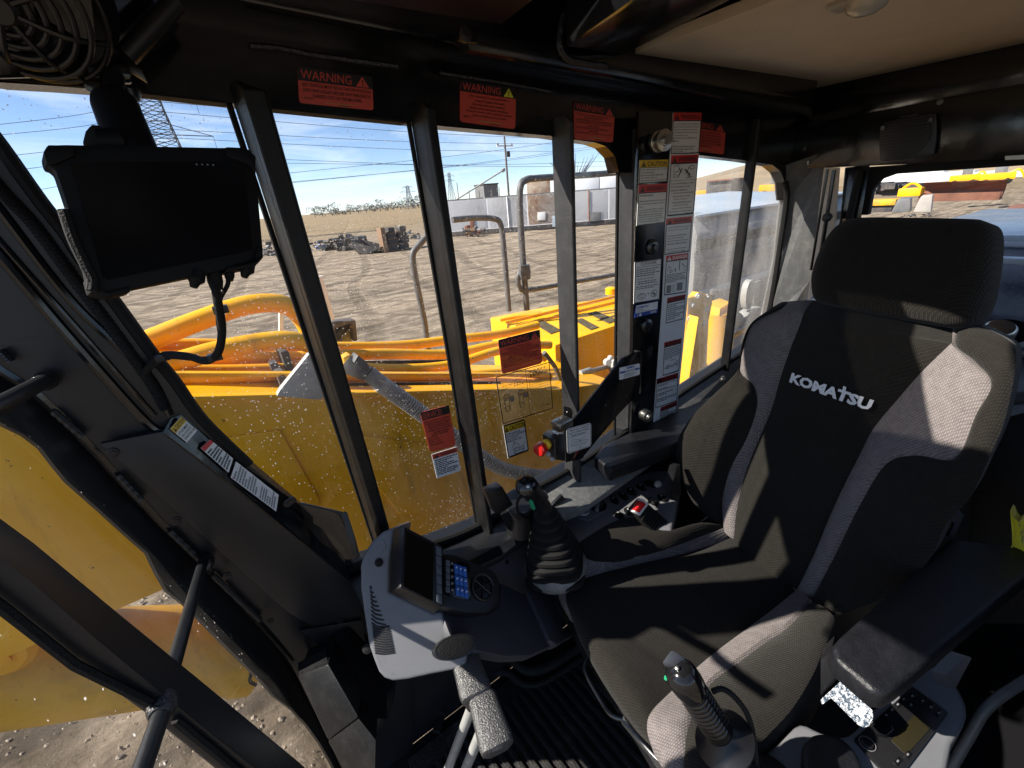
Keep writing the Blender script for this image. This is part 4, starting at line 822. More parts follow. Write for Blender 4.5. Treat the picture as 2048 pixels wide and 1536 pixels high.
opl = (P(912, 1294, y=.597), (gpl[1] * .55 + kp[1] * .45).normalized())
def oval(k, d): return [P(912 + k * (44 * math.cos(t) * .96 - 24 * math.sin(t) * -.28), 1294 + k * (44 * math.cos(t) * -.30 + 25 * math.sin(t) * .96), pl=off(opl, d)) for t in [2 * math.pi * i / 28 for i in range(28)]]
MB().slab(oval(1, .016), -opl[1] * .03).build('speaker_rim', 'plastic_black', KP, bevel=.003)
MB().slab(oval(.84, .018), -opl[1] * .008).build('speaker_mesh', 'rubber', KP, bevel=.001)

# ------------------------------------------------------------------ right-hand switch console
SC = thing('switch_console', 'dark grey side console with rocker switches and key dial by the window', 'control console', P(1250, 1000, z=.57))
zc = .58
MB().slab([P(*q, z=zc) for q in [(1110, 1040), (1140, 1018), (1235, 965), (1305, 938), (1345, 940), (1362, 965), (1345, 1060), (1270, 1062), (1200, 1072), (1165, 1095), (1120, 1100)]], (0, 0, -.12)).build('console_top', 'switch_grey', SC, bevel=.012, seg=3)
MB().slab([P(*q, z=zc + .004) for q in [(1148, 1022), (1180, 1000), (1216, 988), (1222, 1002), (1212, 1020), (1178, 1040), (1156, 1036)]], (0, 0, -.006)).build('dial_plate', 'switch_grey', SC, bevel=.002)
def zring(px, r, z, n=26): c = P(*px, z=z); return [c + V((math.cos(2 * math.pi * i / n) * r, math.sin(2 * math.pi * i / n) * r, 0)) for i in range(n)]
MB().tube(zring((1165, 1022), .018, zc + .006), .004, 8, close=True).build('key_ring', 'lens', SC, smooth=True)
MB().lathe(P(1165, 1022, z=zc + .004), (0, 0, 1), [(.012, 0), (.011, .008), (.004, .009)], 16).build('key_switch', 'steel', SC, smooth=True)
MB().lathe(P(1197, 1013, z=zc + .004), (0, 0, 1), [(.026, 0), (.025, .004), (.017, .005), (.016, .022), (.013, .025)], 22).build('rotary_dial', 'plastic_black', SC, smooth=True)
MB().slab([P(*q, z=zc + .032) for q in [(1190, 1016), (1194, 998), (1199, 998), (1197, 1018)]], (0, 0, -.012)).build('dial_pointer', 'ledge_grey', SC, bevel=.001)
for q in ((1228, 1000), (1247, 992), (1263, 983), (1282, 974), (1306, 1003), (1325, 996), (1238, 1030), (1258, 1023)):
    c = P(*q, z=zc + .003); d = (P(q[0] + 20, q[1] - 8, z=zc) - P(*q, z=zc)).normalized(); s_ = V((-d.y, d.x, 0))
    ov_ = [c + s_ * .021 * math.cos(t) + d * .0125 * math.sin(t) for t in [2 * math.pi * i / 18 for i in range(18)]]
    b_ = MB().slab(ov_, (0, 0, -.004)).build('switch_bezel', 'plastic_black', SC, bevel=.0015)
    MB().slab([c + V((0, 0, .006)) + s_ * .016 * math.cos(t) + d * .0085 * math.sin(t) for t in [2 * math.pi * i / 16 for i in range(16)]], (0, 0, -.006)).build('rocker_switch', 'plastic_gloss', SC, bevel=.0015)
    MB().box(c + V((0, 0, .0062)) + s_ * .005, (.0028, .0028, .0004)).build('switch_mark', 'lens', SC)
MB().slab(spline([P(*q, z=zc + .006) for q in [(1288, 962), (1300, 960), (1318, 970), (1312, 974), (1296, 970)]], 3, close=True), (0, 0, -.006)).build('blank_cover', 'plastic_black', SC, bevel=.002)
MB().lathe(P(1316, 968, z=zc + .03), V((.2, -.6, .7)), [(.001, -.012), (.009, -.009), (.012, 0), (.009, .009), (.001, .012)], 14).build('lever_knob', 'lens', SC, smooth=True)
MB().slab([P(1326, 985, z=.66), P(1338, 930, z=.70), P(1346, 925, z=.70), P(1345, 985, z=.64), P(1340, 1000, z=.62)], (.01, -.02, 0)).build('recline_lever', 'plastic_black', SC, bevel=.003)
MB().slab([P(1298, 930, z=.62), P(1318, 928, z=.62), P(1312, 945, z=.62)], (0, .01, 0)).build('clip', 'steel_dark', SC)

# ------------------------------------------------------------------ cup holder with cable by the right joystick
CH = thing('cup_holder', 'black cup holder bracket at the foot of the window bar', 'cup holder', P(1030, 1000, y=.8))
cc = P(1040, 1000, y=.80)
MB().lathe(cc, (0, 0, -1), [(.048, 0), (.050, .004), (.046, .006), (.044, .10), (.03, .105)], 24).build('cup', 'plastic_black', CH, smooth=True)
MB().slab([P(975, 985, y=.77), P(1005, 972, y=.77), P(1028, 1010, y=.77), P(1000, 1030, y=.77), P(992, 1028, y=.77)], (.0, .03, 0)).build('phone_clip', 'plastic_black', CH, bevel=.006)
MB().slab([P(1000, 1030, y=.79), P(1036, 1015, y=.79), P(1050, 1055, y=.79), P(1040, 1075, y=.79), P(1015, 1060, y=.79)], (.02, .03, 0)).build('bracket', 'rubber', CH, bevel=.005)
MB().tube(spline([P(*q, y=.755) for q in [(1062, 1040), (1040, 1030), (1034, 1008), (1044, 992), (1060, 1002), (1080, 1022), (1082, 1038), (1066, 1046)]], 6), .0035, 8).build('cable_loop', 'rubber', CH, smooth=True)
MB().slab([P(1105, 1010, y=.82), P(1125, 990, y=.82), P(1132, 1000, y=.82), P(1130, 1030, y=.82), P(1110, 1032, y=.82)], (0, .01, 0)).build('side_bracket', 'plastic_black', CH, bevel=.002)

# ------------------------------------------------------------------ joysticks
JR = thing('joystick', 'right joystick with pleated boot beside the window switch console', 'joystick', P(1095, 1130, z=.60), 'operator joysticks')
bs, nk = P(1112, 1135, z=.57), P(1090, 1018, y=.715)
def boot(a, b, r0, r1, n, ell=1.0, sq=False):
    d = (b - a); L = d.length; prof = []
    for i in range(n):
        t = i / n; r_ = r0 + (r1 - r0) * (t ** (1.25 if sq else .8)); prof += [(r_, L * t), (r_ * .985, L * (t + .42 / n)), (r_ - (r0 * .15), L * (t + .72 / n))]
    prof.append((r1 * .9, L)); mb = MB().lathe(a, d, prof, 36)
    if sq:
        dn = d.normalized()
        for i, v in enumerate(mb.v):
            h = (v - a).dot(dn); c = a + dn * h; q = v - c; k = i % 36; t = 2 * math.pi * k / 36; f_ = 1 / (abs(math.cos(t)) ** 4 + abs(math.sin(t)) ** 4) ** .25
            w_ = 1 - min(1, max(0, h / L)); mb.v[i] = c + q * (1 + (f_ - 1) * w_)
    return mb
boot(bs, nk, .080, .024, 9, sq=True).build('boot', 'rubber', JR, smooth=True)
MB().lathe(bs, bs - nk, [(.074, -.03), (.085, -.012), (.085, .0), (.078, .012), (.05, .02)], 28).build('boot_base', 'ledge_grey', JR, smooth=True)
hd_ = P(1053, 972, y=.70); mid_ = P(1068, 992, y=.71)
MB().tube(spline([nk - (bs - nk) * -.0, P(1078, 1000, y=.715), P(1065, 985, y=.71), P(1055, 972, y=.70)], 6), [.020] * 6 + [.0225] * 6 + [.025] * 7, 18).build('grip', 'plastic_black', JR, smooth=True)
ax_ = (hd_ - mid_).normalized(); hn = (V((-.3, -.75, .5))).normalized()
MB().lathe(hd_, hn, [(.020, -.03), (.024, -.02), (.025, .0), (.023, .010), (.015, .016), (.004, .017)], 22).build('grip_head', 'plastic_gloss', JR, smooth=True)
MB().lathe(hd_ + hn * .0155, hn, [(.004, 0), (.004, .002), (.002, .0025)], 14).build('head_button', 'steel', JR, smooth=True)
MB().slab([P(1058, 995, y=.69), P(1064, 997, y=.69), P(1072, 1016, y=.69), P(1068, 1022, y=.69)], (0, .012, 0)).build('green_switch', 'green_btn', JR, bevel=.002)
MB().lathe(P(1090, 990, y=.73), (1, -.2, .2), [(.012, -.004), (.012, .004)], 14).build('thumb_wheel', 'plastic_black', JR, smooth=True)
JL = thing('joystick', 'left joystick with ribbed grip and round flange in front of the seat edge', 'joystick', P(1450, 1500, z=.6), 'operator joysticks')
fl = P(1446, 1476, z=.70); tp_ = P(1362, 1348, z=.842); dj = (tp_ - fl).normalized(); Lj = (tp_ - fl).length
prof = [(.0215, 0), (.0215, .03 * 1)]
k = .032
while k < Lj * .74: prof += [(.0215, k), (.0225, k + .003), (.0225, k + .006), (.0212, k + .008)]; k += .0095
prof += [(.0222, Lj * .76), (.0235, Lj * .80), (.0245, Lj * .9), (.0235, Lj), (.0195, Lj + .010), (.010, Lj + .016), (.001, Lj + .017)]
MB().lathe(fl, dj, prof, 24).build('grip', 'plastic_gloss', JL, smooth=True)
MB().lathe(fl, dj, [(.012, -.04), (.030, -.02), (.044, -.010), (.045, -.004), (.030, .008), (.022, .02)], 28).build('flange', 'plastic_black', JL, smooth=True)
cb_ = P(1353, 1335, z=.858); MB().lathe(tp_ + dj * .013 + (EYE - tp_).normalized() * .008, (EYE - tp_).normalized() * .6 + dj * .4, [(.003, -.002), (.003, .002), (.002, .0025)], 14).build('head_screw', 'steel', JL, smooth=True)
MB().slab([P(1323, 1325, z=.86), P(1343, 1298, z=.875), P(1372, 1316, z=.86), P(1350, 1328, z=.86)], -dj * .012).build('head_switch', 'console_dark', JL, bevel=.003)
MB().lathe(P(1332, 1354, z=.835), V((-.5, -.3, .2)), [(.0025, 0), (.0025, .004)], 10).build('green_switch', 'green_btn', JL, smooth=True)
MB().tube(spline([P(1425, 1383, z=.79), P(1445, 1378, z=.79), P(1470, 1395, z=.78), P(1495, 1430, z=.74), P(1508, 1480, z=.68), P(1515, 1560, z=.6)], 7), .0042, 10).build('grip_cable', 'rubber', JL, smooth=True)
MB().tube([fl - dj * .03, fl - dj * .12], .012, 12).build('stick', 'lever_grey', JL, smooth=True)
boot(fl - dj * .16 + V((.02, 0, -.03)), fl - dj * .075, .06, .02, 7).build('boot', 'rubber', JL, smooth=True)

# ------------------------------------------------------------------ left console with radio
LC = thing('left_console', 'grey left side console below the armrest with built-in radio', 'control console', P(1750, 1480, z=.53))
zl = .545
MB().slab(spline([P(*q, z=zl) for q in [(1520, 1520), (1560, 1478), (1600, 1447), (1640, 1462), (1680, 1472), (1710, 1460), (1760, 1405), (1830, 1340), (1880, 1335), (1920, 1380), (1935, 1430), (1905, 1490), (1850, 1590), (1520, 1600)]], 3, close=True), (0, 0, -.10)).build('console_top', 'console_grey', LC, bevel=.012, seg=3)
RD = thing('radio', 'flush black radio with small amber display in the left console', 'radio', P(1800, 1450, z=.55))
def rd(name, px, d, mat_, th=.006, bevel=.001): return MB().slab([P(*q, z=zl + d) for q in px], (0, 0, -th)).build(name, mat_, RD, bevel=bevel)
rd('face', [(1708, 1477), (1825, 1372), (1897, 1425), (1795, 1560), (1770, 1545)], .007, 'plastic_black', .012, .002)
rd('display', [(1782, 1480), (1830, 1428), (1868, 1449), (1813, 1510)], .0085, 'lcd', .002)
def RP(u, v): a, b, c_, d = V((1708, 1477)), V((1825, 1372)), V((1897, 1425)), V((1790, 1552)); return a.lerp(b, u).lerp(d.lerp(c_, u), v)
for (u, v, s_) in ((.50, .08, 1), (.60, .08, 1), (.70, .08, 1), (.80, .08, 1), (.90, .16, 1), (.93, .40, 1), (.93, .62, 1), (.93, .84, 1), (.8, .28, .8), (.16, .86, 1.2), (.3, .92, 1)):
    q = [RP(u - .04 * s_, v - .05), RP(u + .04 * s_, v - .05), RP(u + .04 * s_, v + .05), RP(u - .04 * s_, v + .05)]
    rd('button', [tuple(x) for x in q], .0095, 'plastic_gloss', .003)
    q = [RP(u - .012, v - .02), RP(u + .012, v - .02), RP(u + .012, v + .02), RP(u - .012, v + .02)]
    rd('button_mark', [tuple(x) for x in q], .0105, 'ink_grey', .001, 0)
c = P(1735, 1487, z=zl + .009); MB().tube([c + V((math.cos(t) * .012, math.sin(t) * .012, 0)) for t in [2 * math.pi * i / 24 for i in range(24)]], .0006, 6, close=True).build('knob_ring', 'ink_grey', RD)
MB().lathe(c, (0, 0, 1), [(.009, -.004), (.009, .002), (.008, .003)], 20).build('knob', 'plastic_black', RD, smooth=True)
rd('usb_cover', [(1745, 1450), (1762, 1432), (1782, 1442), (1788, 1460), (1775, 1470), (1755, 1466)], .016, 'plastic_gloss', .012, .002)
PB = thing('palm_rest', 'black rounded palm rest on the left console at the frame bottom', 'palm rest', P(1660, 1510, z=.57))
pr = spline([P(*q, z=zl + .03) for q in [(1606, 1500), (1618, 1472), (1650, 1464), (1690, 1478), (1722, 1520), (1730, 1590), (1620, 1600)]], 4, close=True)
MB().slab(pr, (0, 0, -.03)).build('pad', 'vinyl', PB, bevel=.012, seg=4)
LV = thing('safety_lever', 'grey tubular safety lever at the right edge below the armrest', 'lever', P(1960, 1440, z=.5))
MB().tube(spline([P(2110, 1330, z=.56), P(2040, 1368, z=.54), P(1975, 1415, z=.5), P(1940, 1470, z=.44), P(1900, 1540, z=.36)], 6), .009, 12).build('tube', 'tube_dark', LV, smooth=True)
MB().slab([P(1862, 1340, z=.63), P(1900, 1300, z=.66), P(1912, 1306, z=.66), P(1880, 1368, z=.58), P(1872, 1368, z=.58)], (.01, -.02, 0)).build('bracket', 'console_dark', LV, bevel=.002)
# dark bulk of the rear left box behind the armrest, with the hi-vis vest
RB = thing('rear_storage_box', 'dark storage tray behind the seat at the right edge', 'storage box', V((1.5, -.05, .6)))
MB().slab([P(1985, 840, x=1.5), P(2300, 760, x=1.5), P(2300, 1250, x=1.5), P(1930, 1250, x=1.5), P(1940, 1000, x=1.5)], (.12, 0, 0)).build('box_front', 'bar_shade_black', RB, bevel=.01)
MB().tube(spline([P(*q, x=1.48) for q in [(1996, 822), (2010, 800), (2060, 795), (2110, 800)]], 5), .016, 10).build('tray_rim', 'console_dark', RB, smooth=True)
VS = thing('hi_vis_vest', 'bright yellow hi-vis vest hanging at the right edge behind the armrest', 'vest', P(2050, 1080, x=1.15))
vp = [(2020, 1020), (2036, 1045), (2060, 1020), (2110, 1000), (2130, 1200), (2070, 1160), (2045, 1130), (2028, 1150), (2008, 1122), (2024, 1090)]
MB().slab(spline([P(*q, x=1.2 + .03 * math.sin(i * 2.1)) for i, q in enumerate(vp)], 3, close=True), (.03, .0, .0)).build('cloth', 'hivis', VS, bevel=.008)
CP = thing('chrome_cap', 'round chrome and black cap on the rear shelf right of the headrest', 'cap', P(2000, 655, x=1.85))
MB().lathe(P(2015, 668, x=1.8), V((-.5, -.1, .8)), [(.05, -.03), (.055, .0), (.045, .012)], 26).build('cap_body', 'plastic_gloss', CP, smooth=True)
MB().lathe(P(1998, 664, x=1.76), V((-.5, -.1, .8)), [(.034, -.01), (.034, .012), (.028, .02), (.008, .021)], 24).build('cap_lid', 'steel', CP, smooth=True)
MB().tube([P(1965, 690, x=1.8), P(2120, 722, x=1.8)], .012, 10).build('chrome_bar', 'steel', CP, smooth=True)

# ------------------------------------------------------------------ travel levers, floor mat
def lever(label, a, b, r, foot, rodtop):
    T = thing('travel_lever', label, 'lever', foot, 'travel levers on the floor')
    d = (b - a).normalized(); s_ = d.cross(V((0, 0, 1))).normalized(); u = s_.cross(d); vs = []; fs = []; n = 16; st = []
    L = (b - a).length
    prof = [(0, .55), (.03, .85), (.10, .98), (.3, 1.0), (.6, 1.06), (.85, 1.12), (.95, 1.05), (1.0, .7)]
    for t, k in prof:
        for i in range(n):
            q = 2 * math.pi * i / n; cx, cy = math.cos(q), math.sin(q); ex = math.copysign(abs(cx) ** .55, cx); ey = math.copysign(abs(cy) ** .55, cy)
            vs.append(a + d * L * t + s_ * ex * r * k + u * ey * r * .62 * k)
    for i in range(len(prof) - 1):
        for k in range(n): fs.append((i * n + k, i * n + (k + 1) % n, (i + 1) * n + (k + 1) % n, (i + 1) * n + k))
    fs += [tuple(range(n)), tuple(range(len(vs) - n, len(vs)))]
    mk('handle', vs, fs, 'grip_texture', T, smooth=True)
    MB().tube([rodtop, foot], .0105, 14).build('rod', 'lever_grey', T, smooth=True)
    MB().lathe(rodtop, foot - rodtop, [(.012, -.02), (.016, -.012), (.016, .012), (.012, .016)], 16).build('rod_collar', 'rubber', T, smooth=True)
    return T
lever('upper of the two grey-black travel lever grips, by the console speaker', P(922, 1292, z=.62), P(956, 1400, z=.60), .029, P(880, 1580, z=.1), P(948, 1403, z=.575))
lever('lower of the two grey-black travel lever grips, nearer the floor mat', P(962, 1388, z=.60), P(998, 1504, z=.58), .029, P(905, 1600, z=.1), P(968, 1450, z=.575))
FM = thing('floor_mat', 'worn black ribbed rubber floor mat in front of the seat', 'floor mat', V((.5, .5, .01)))
MB().slab([V((.1, .12, .004)), V((.78, .12, .004)), V((.78, .86, .004)), V((.1, .86, .004))], (0, 0, .012)).build('mat_sheet', 'mat_worn', FM, bevel=.003)
rb_ = MB().box((.14, .47, .020), (.0075, .33, .006)).build('rib', 'mat_worn', FM, bevel=.002)
for k in range(1, 21):
    o = rb_.copy(); COL.objects.link(o); o.location.x += k * .030
kb = spline([P(*q, z=.03) for q in [(880, 1430), (900, 1372), (930, 1345), (990, 1318), (1022, 1318), (1048, 1338), (1075, 1340), (1110, 1325), (1165, 1290), (1190, 1275)]], 6)
MB().tube(kb, .018, 10).build('mat_edge', 'rubber', FM, smooth=True)
MB().tube([p + V((-.03, -.03, -.012)) for p in kb], .014, 10).build('mat_edge', 'rubber', FM, smooth=True)
hs_ = spline([P(765, 1365, z=.45), P(762, 1400, z=.35), P(755, 1440, z=.15), P(760, 1480, z=.02)], 18)
HD = thing('heater_duct', 'black corrugated duct below the monitor console', 'duct', hs_[-1])
MB().tube(hs_, [.032 if i % 2 else .027 for i in range(len(hs_))], 14).build('duct_hose', 'rubber', HD)
# ------------------------------------------------------------------ printed labels
_tc = {}
def text2d(body, bold=0):
    k = (body, bold)
    if k not in _tc:
        c = bpy.data.curves.new('t', 'FONT'); c.body = body; c.size = 1; c.offset = bold; c.resolution_u = 2; c.fill_mode = 'FRONT' if hasattr(c, 'fill_mode') else c.fill_mode
        o = bpy.data.objects.new('t', c); COL.objects.link(o); dg = bpy.context.evaluated_depsgraph_get()
        me = bpy.data.meshes.new_from_object(o.evaluated_get(dg))
        vs = [(v.co.x, v.co.y) for v in me.vertices]; fs = [tuple(p.vertices) for p in me.polygons]
        bpy.data.objects.remove(o); bpy.data.curves.remove(c); bpy.data.meshes.remove(me)
        xs = [v[0] for v in vs]; ys = [v[1] for v in vs]; x0, x1, y0, y1 = min(xs), max(xs), min(ys), max(ys)
        _tc[k] = ([((a - x0) / (x1 - x0), (y1 - b) / (y1 - y0)) for a, b in vs], fs)
    return _tc[k]
def rects_words(u0, u1, v, h, rnd, last=1.0):
    o = []; u = u0; end = u0 + (u1 - u0) * last
    while u < end - .02:
        w_ = rnd.uniform(.05, .15) * (u1 - u0) / .9; e = min(u + w_, end); o.append((u, v, e, v + h)); u = e + .022
    return o
def sticker(name, label, quad, pl, elems, base='white_st', group=None, cat='warning label', round_=0, parent=None, slant=0):
    c = [P(*q, pl=pl) for q in quad]; nrm = pl[1]
    def B(u, v, d): return c[0].lerp(c[1], u).lerp(c[3].lerp(c[2], u), v) + nrm * d
    T = thing(name, label, cat, sum(c, V()) / 4, group)
    if round_:
        L, Hh = (c[0] - c[1]).length, (c[0] - c[3]).length; ru, rv = round_ * Hh / L, round_
        o = []
        for (cu, cv, a0) in ((1 - ru, rv, -90), (1 - ru, 1 - rv, 0), (ru, 1 - rv, 90), (ru, rv, 180)):
            for k in range(5): a = R(a0 + k * 22.5); o.append((cu + ru * math.cos(a), cv + rv * math.sin(a)))
    else: o = [(0, 0), (1, 0), (1, 1), (0, 1)]
    MB().slab([B(u, v, .0008) for u, v in o], -nrm * .0016).build('backing', base, T)
    groups = {}
    rnd = random.Random(hash(label) % 1000 if False else len(label) * 7 + int(quad[0][0]))
    for e in elems:
        k = e[0]
        if k == 'rect': groups.setdefault(('band', e[5]), []).append(([(e[1], e[2]), (e[3], e[2]), (e[3], e[4]), (e[1], e[4])], [(0, 1, 2, 3)], .0012))
        elif k == 'text':
            vs, fs = text2d(e[1], e[7] if len(e) > 7 else 0); u0, v0, u1, v1 = e[2:6]
            groups.setdefault(('lettering', e[6]), []).append(([(u0 + a * (u1 - u0), v0 + b * (v1 - v0)) for a, b in vs], fs, .0018))
        elif k == 'lines':
            u0, v0, u1, v1, n, mt = e[1:7]
            for i in range(n):
                for r_ in rects_words(u0, u1, v0 + (v1 - v0) * i / n, (v1 - v0) / n * .52, rnd, rnd.choice((1, 1, .95, .8, .5))):
                    groups.setdefault(('fine_print', mt), []).append(([(r_[0], r_[1]), (r_[2], r_[1]), (r_[2], r_[3]), (r_[0], r_[3])], [(0, 1, 2, 3)], .0016))
        elif k == 'tri':     # warning triangle with exclamation mark
            u0, v0, u1, v1, mt, mk_ = e[1:7]
            groups.setdefault(('symbol', mt), []).append(([((u0 + u1) / 2, v0), (u1, v1), (u0, v1)], [(0, 1, 2)], .0018))
            m_ = (u0 + u1) / 2; w_ = (u1 - u0) * .05; h = v1 - v0
            groups.setdefault(('symbol_mark', mk_), []).append(([(m_ - w_ * 1.2, v0 + h * .32), (m_ + w_ * 1.2, v0 + h * .32), (m_ + w_ * .5, v0 + h * .72), (m_ - w_ * .5, v0 + h * .72)], [(0, 1, 2, 3)], .0022))
            groups.setdefault(('symbol_mark', mk_), []).append(([(m_ - w_, v0 + h * .78), (m_ + w_, v0 + h * .78), (m_ + w_, v0 + h * .9), (m_ - w_, v0 + h * .9)], [(0, 1, 2, 3)], .0022))
        elif k == 'stroke':
            pts, w_, mt = e[1:4]
            for a, b in zip(pts, pts[1:]):
                d = V((b[0] - a[0], b[1] - a[1])); 
                if d.length < 1e-6: continue
                nn = V((-d.y, d.x)).normalized() * w_; groups.setdefault(('drawing', mt), []).append(([(a[0] + nn.x, a[1] + nn.y), (b[0] + nn.x, b[1] + nn.y), (b[0] - nn.x, b[1] - nn.y), (a[0] - nn.x, a[1] - nn.y)], [(0, 1, 2, 3)], .0016))
    for (nm, mt), its in groups.items():
        mb = MB()
        for vs, fs, d in its: mb.add([B(u, v, d) for u, v in vs], fs)
        me = bpy.data.meshes.new(nm); me.from_pydata([tuple(v) for v in mb.v], [], mb.f); link(nm, me, mt, T)
    return T
def circ(u, v, a, b, n=14): return [(u + a * math.cos(2 * math.pi * i / n), v + b * math.sin(2 * math.pi * i / n)) for i in range(n + 1)]
def frame(w_=.012, mt='ink', v0=0): return [('stroke', [(w_, v0), (1 - w_, v0), (1 - w_, 1 - w_), (w_, 1 - w_), (w_, v0)], w_, mt)]
HP = WY(.893)
def redwarn(label, quad, split, lines, code=None, tri='redorange_st', trimk='ink', pl=HP, base='redorange_st', group='red and black warning labels', word='WARNING', bold=0, gold=True):
    e = [('rect', 0, 0, 1, split, 'ink'), ('text', word, .035, split * .18, .70, split * .86, 'redorange_st', bold)]
    if tri: e.append(('tri', .76, split * .12, .95, split * .93, tri, trimk))
    n = len(lines); y = split + .05; h = (.86 - y) / n
    for i, (t, a, b) in enumerate(lines): e.append(('text', t, a, y + i * h, b, y + i * h + h * .68, 'ink', .01))
    if code: e.append(('text', code, .06, .82, .17, .88, 'ink'))
    if gold: e += [('text', 'southstar+', .33, .885, .74, .945, 'ink_gold'), ('rect', .52, .95, .68, .968, 'ink')]
    return sticker('warning_label', label, quad, pl, e, base, group, round_=.09)
redwarn('red warning label about the key switch and welding, above the second side window', [(594, 133), (743.5, 154), (747, 221), (598.5, 206)], .37,
        [('KEY SWITCH MUST BE IN THE OFF POSITION', .05, .97), ('AND UNPLUGGED BEFORE ANY WELDING IS', .05, .96), ('CARRIED OUT ON THE MACHINE.', .17, .84)], '89909')
redwarn('red laser warning label with yellow triangle, above the third side window', [(920, 160), (1032, 177), (1030, 258.5), (919.5, 243.5)], .26,
        [('This machine is equipped with a', .14, .88), ('Class 2 Laser find end.', .25, .78), ('Do not stare into beam or', .21, .8), ('shine in the direction of others.', .16, .86), ('Always power off computer system', .1, .92), ('when working around laser', .2, .82)], '89913', tri='lime_st')
redwarn('red label warning to operate only when seated, left of the corner post', [(1147, 201.5), (1229.5, 217), (1225.5, 285), (1148.5, 278)], .25,
        [('DO NOT START AND/OR OPERATE THE', .06, .84), ('MACHINE UNLESS SEATED', .24, .7), ('NEVER OPERATE UNLESS ALL PERSONNEL', .03, .93), ('AND EQUIPMENT ARE CLEAR OF MARKED', .03, .91), ('WORK ZONE', .32, .6), ('TURN ENGINE OFF WHEN SERVICING', .05, .84), ('MACHINE', .36, .58), ('PERSONAL INJURY OR DEATH MAY OCCUR', .02, .94)])
redwarn('red warning label half hidden behind the top of the sticker panel', [(1362, 235), (1452, 249.5), (1447, 309), (1358, 298)], .26,
        [('NEVER OPERATE SERVICE OR', .2, .86), ('MAINTAIN THIS MACHINE WITHOUT', .1, .88), ('READING AND UNDERSTANDING', .2, .9), ('OPERATION AND MAINTENANCE', .1, .9), ('DO NOT REMOVE THIS LABEL', .1, .92), ('FROM THE MACHINE', .24, .68)])

# sticker panel on the corner post with its knobs
PN = thing('sticker_panel', 'tall black panel on the corner post covered with warning labels', 'panel', P(1310, 540, y=.85))
SY = .848; SPL = WY(SY)
MB().slab([P(*q, y=SY) for q in [(1278, 222), (1404, 222), (1398, 310), (1388, 430), (1376, 590), (1366, 700), (1352, 838), (1345, 880), (1262, 890), (1267, 600), (1274, 360)]], (0, .010, 0)).build('back_plate', 'paint_black', PN, bevel=.002)
MB().slab([P(*q, y=SY - .0015) for q in [(1341, 300), (1398, 306), (1387, 432), (1376, 590), (1366, 700), (1352, 834), (1306, 855), (1325, 600), (1331, 440)]], (0, .004, 0)).build('white_board', 'white_board', PN)
NP = WY(SY - .0018)
def knob(px, r, L, mt='steel'):
    c = P(*px, y=SY); d = V((-.25, -1, .02))
    MB().lathe(c, d, [(r * .5, 0), (r * .5, L * .25), (r, L * .3), (r * 1.0, L * .5), (r * .72, L * .56), (r * .72, L * .7), (r * 1.0, L * .78), (r, L * .95), (r * .55, L), (r * .5, L * 1.05), (r * .42, L * 1.06), (r * .42, L * 1.2), (.001, L * 1.2)], 24).build('post_knob', mt, PN, smooth=True)
knob((1306, 286), .026, .05); knob((1281, 824), .020, .045)
for q in ((1302, 494), (1291, 651)):
    MB().lathe(P(*q, y=SY), (-.1, -1, 0), [(.022, 0), (.022, .008), (.016, .012), (.009, .012), (.009, .02), (.004, .02)], 16).build('post_bolt', 'steel_dark', PN, smooth=True)
def hdr(word, mt, v, tcol='ink', tri='ink', mk_='red_st', bold=.02): return [('rect', 0.0, 0, 1.0, v, mt), ('text', word, .26, v * .2, .95, v * .84, tcol, bold), ('tri', .05, v * .14, .22, v * .88, tri, mk_)]
def tail(mt='ink'): return [('rect', 0, .975, .62, 1, mt), ('rect', .9, .965, 1, .99, mt), ('rect', .66, .965, .87, .985, 'ink_grey')]
GW = 'white warning labels on the sticker panel'
sticker('warning_label', 'white label headed by a red WARNING band, topmost on the panel', [(1346, 225.5), (1402.7, 225.5), (1397, 307), (1341, 308.5)], NP, hdr('WARNING', 'red_st', .19) + frame(.012, v0=.19) +
        [('text', t, .05, .25 + i * .068, b, .25 + i * .068 + .043, 'ink', .008) for i, (t, b) in enumerate([('To avoid hitting unlocked equipment', .95), ('levers, lower attachment to ground', .92), ('and move equipment lock lever to', .88), ('LOCK position before standing up', .88), ("from operator's seat.", .55), ('Read Operation and Maintenance', .88), ('Manual.', .24)])] +
        [('text', t, .05, .79 + i * .066, b, .79 + i * .066 + .043, 'ink', .008) for i, (t, b) in enumerate([('Sudden and unwanted machine', .82), ('movement can cause serious', .78), ('injury or death.', .42)])] + tail(), group=GW)
sticker('caution_label', 'white label with yellow CAUTION band below the upper panel knob', [(1279, 320.6), (1336, 319), (1333.6, 363), (1276.6, 367)], NP, hdr('CAUTION', 'yellow_st', .33, mk_='yellow_st') + frame(.012, v0=.33) +
        [('text', t, .05, .38 + i * .12, b, .38 + i * .12 + .08, 'ink', .008) for i, (t, b) in enumerate([('Check regularly engine and cover state', .95), ('to be a source of fire.', .52), ('Remove accumulated inflammables', .85), ('such as leaves, twigs, etc.', .62), ('These may obstruct control and cause fire.', .97)])] + tail(), group=GW)
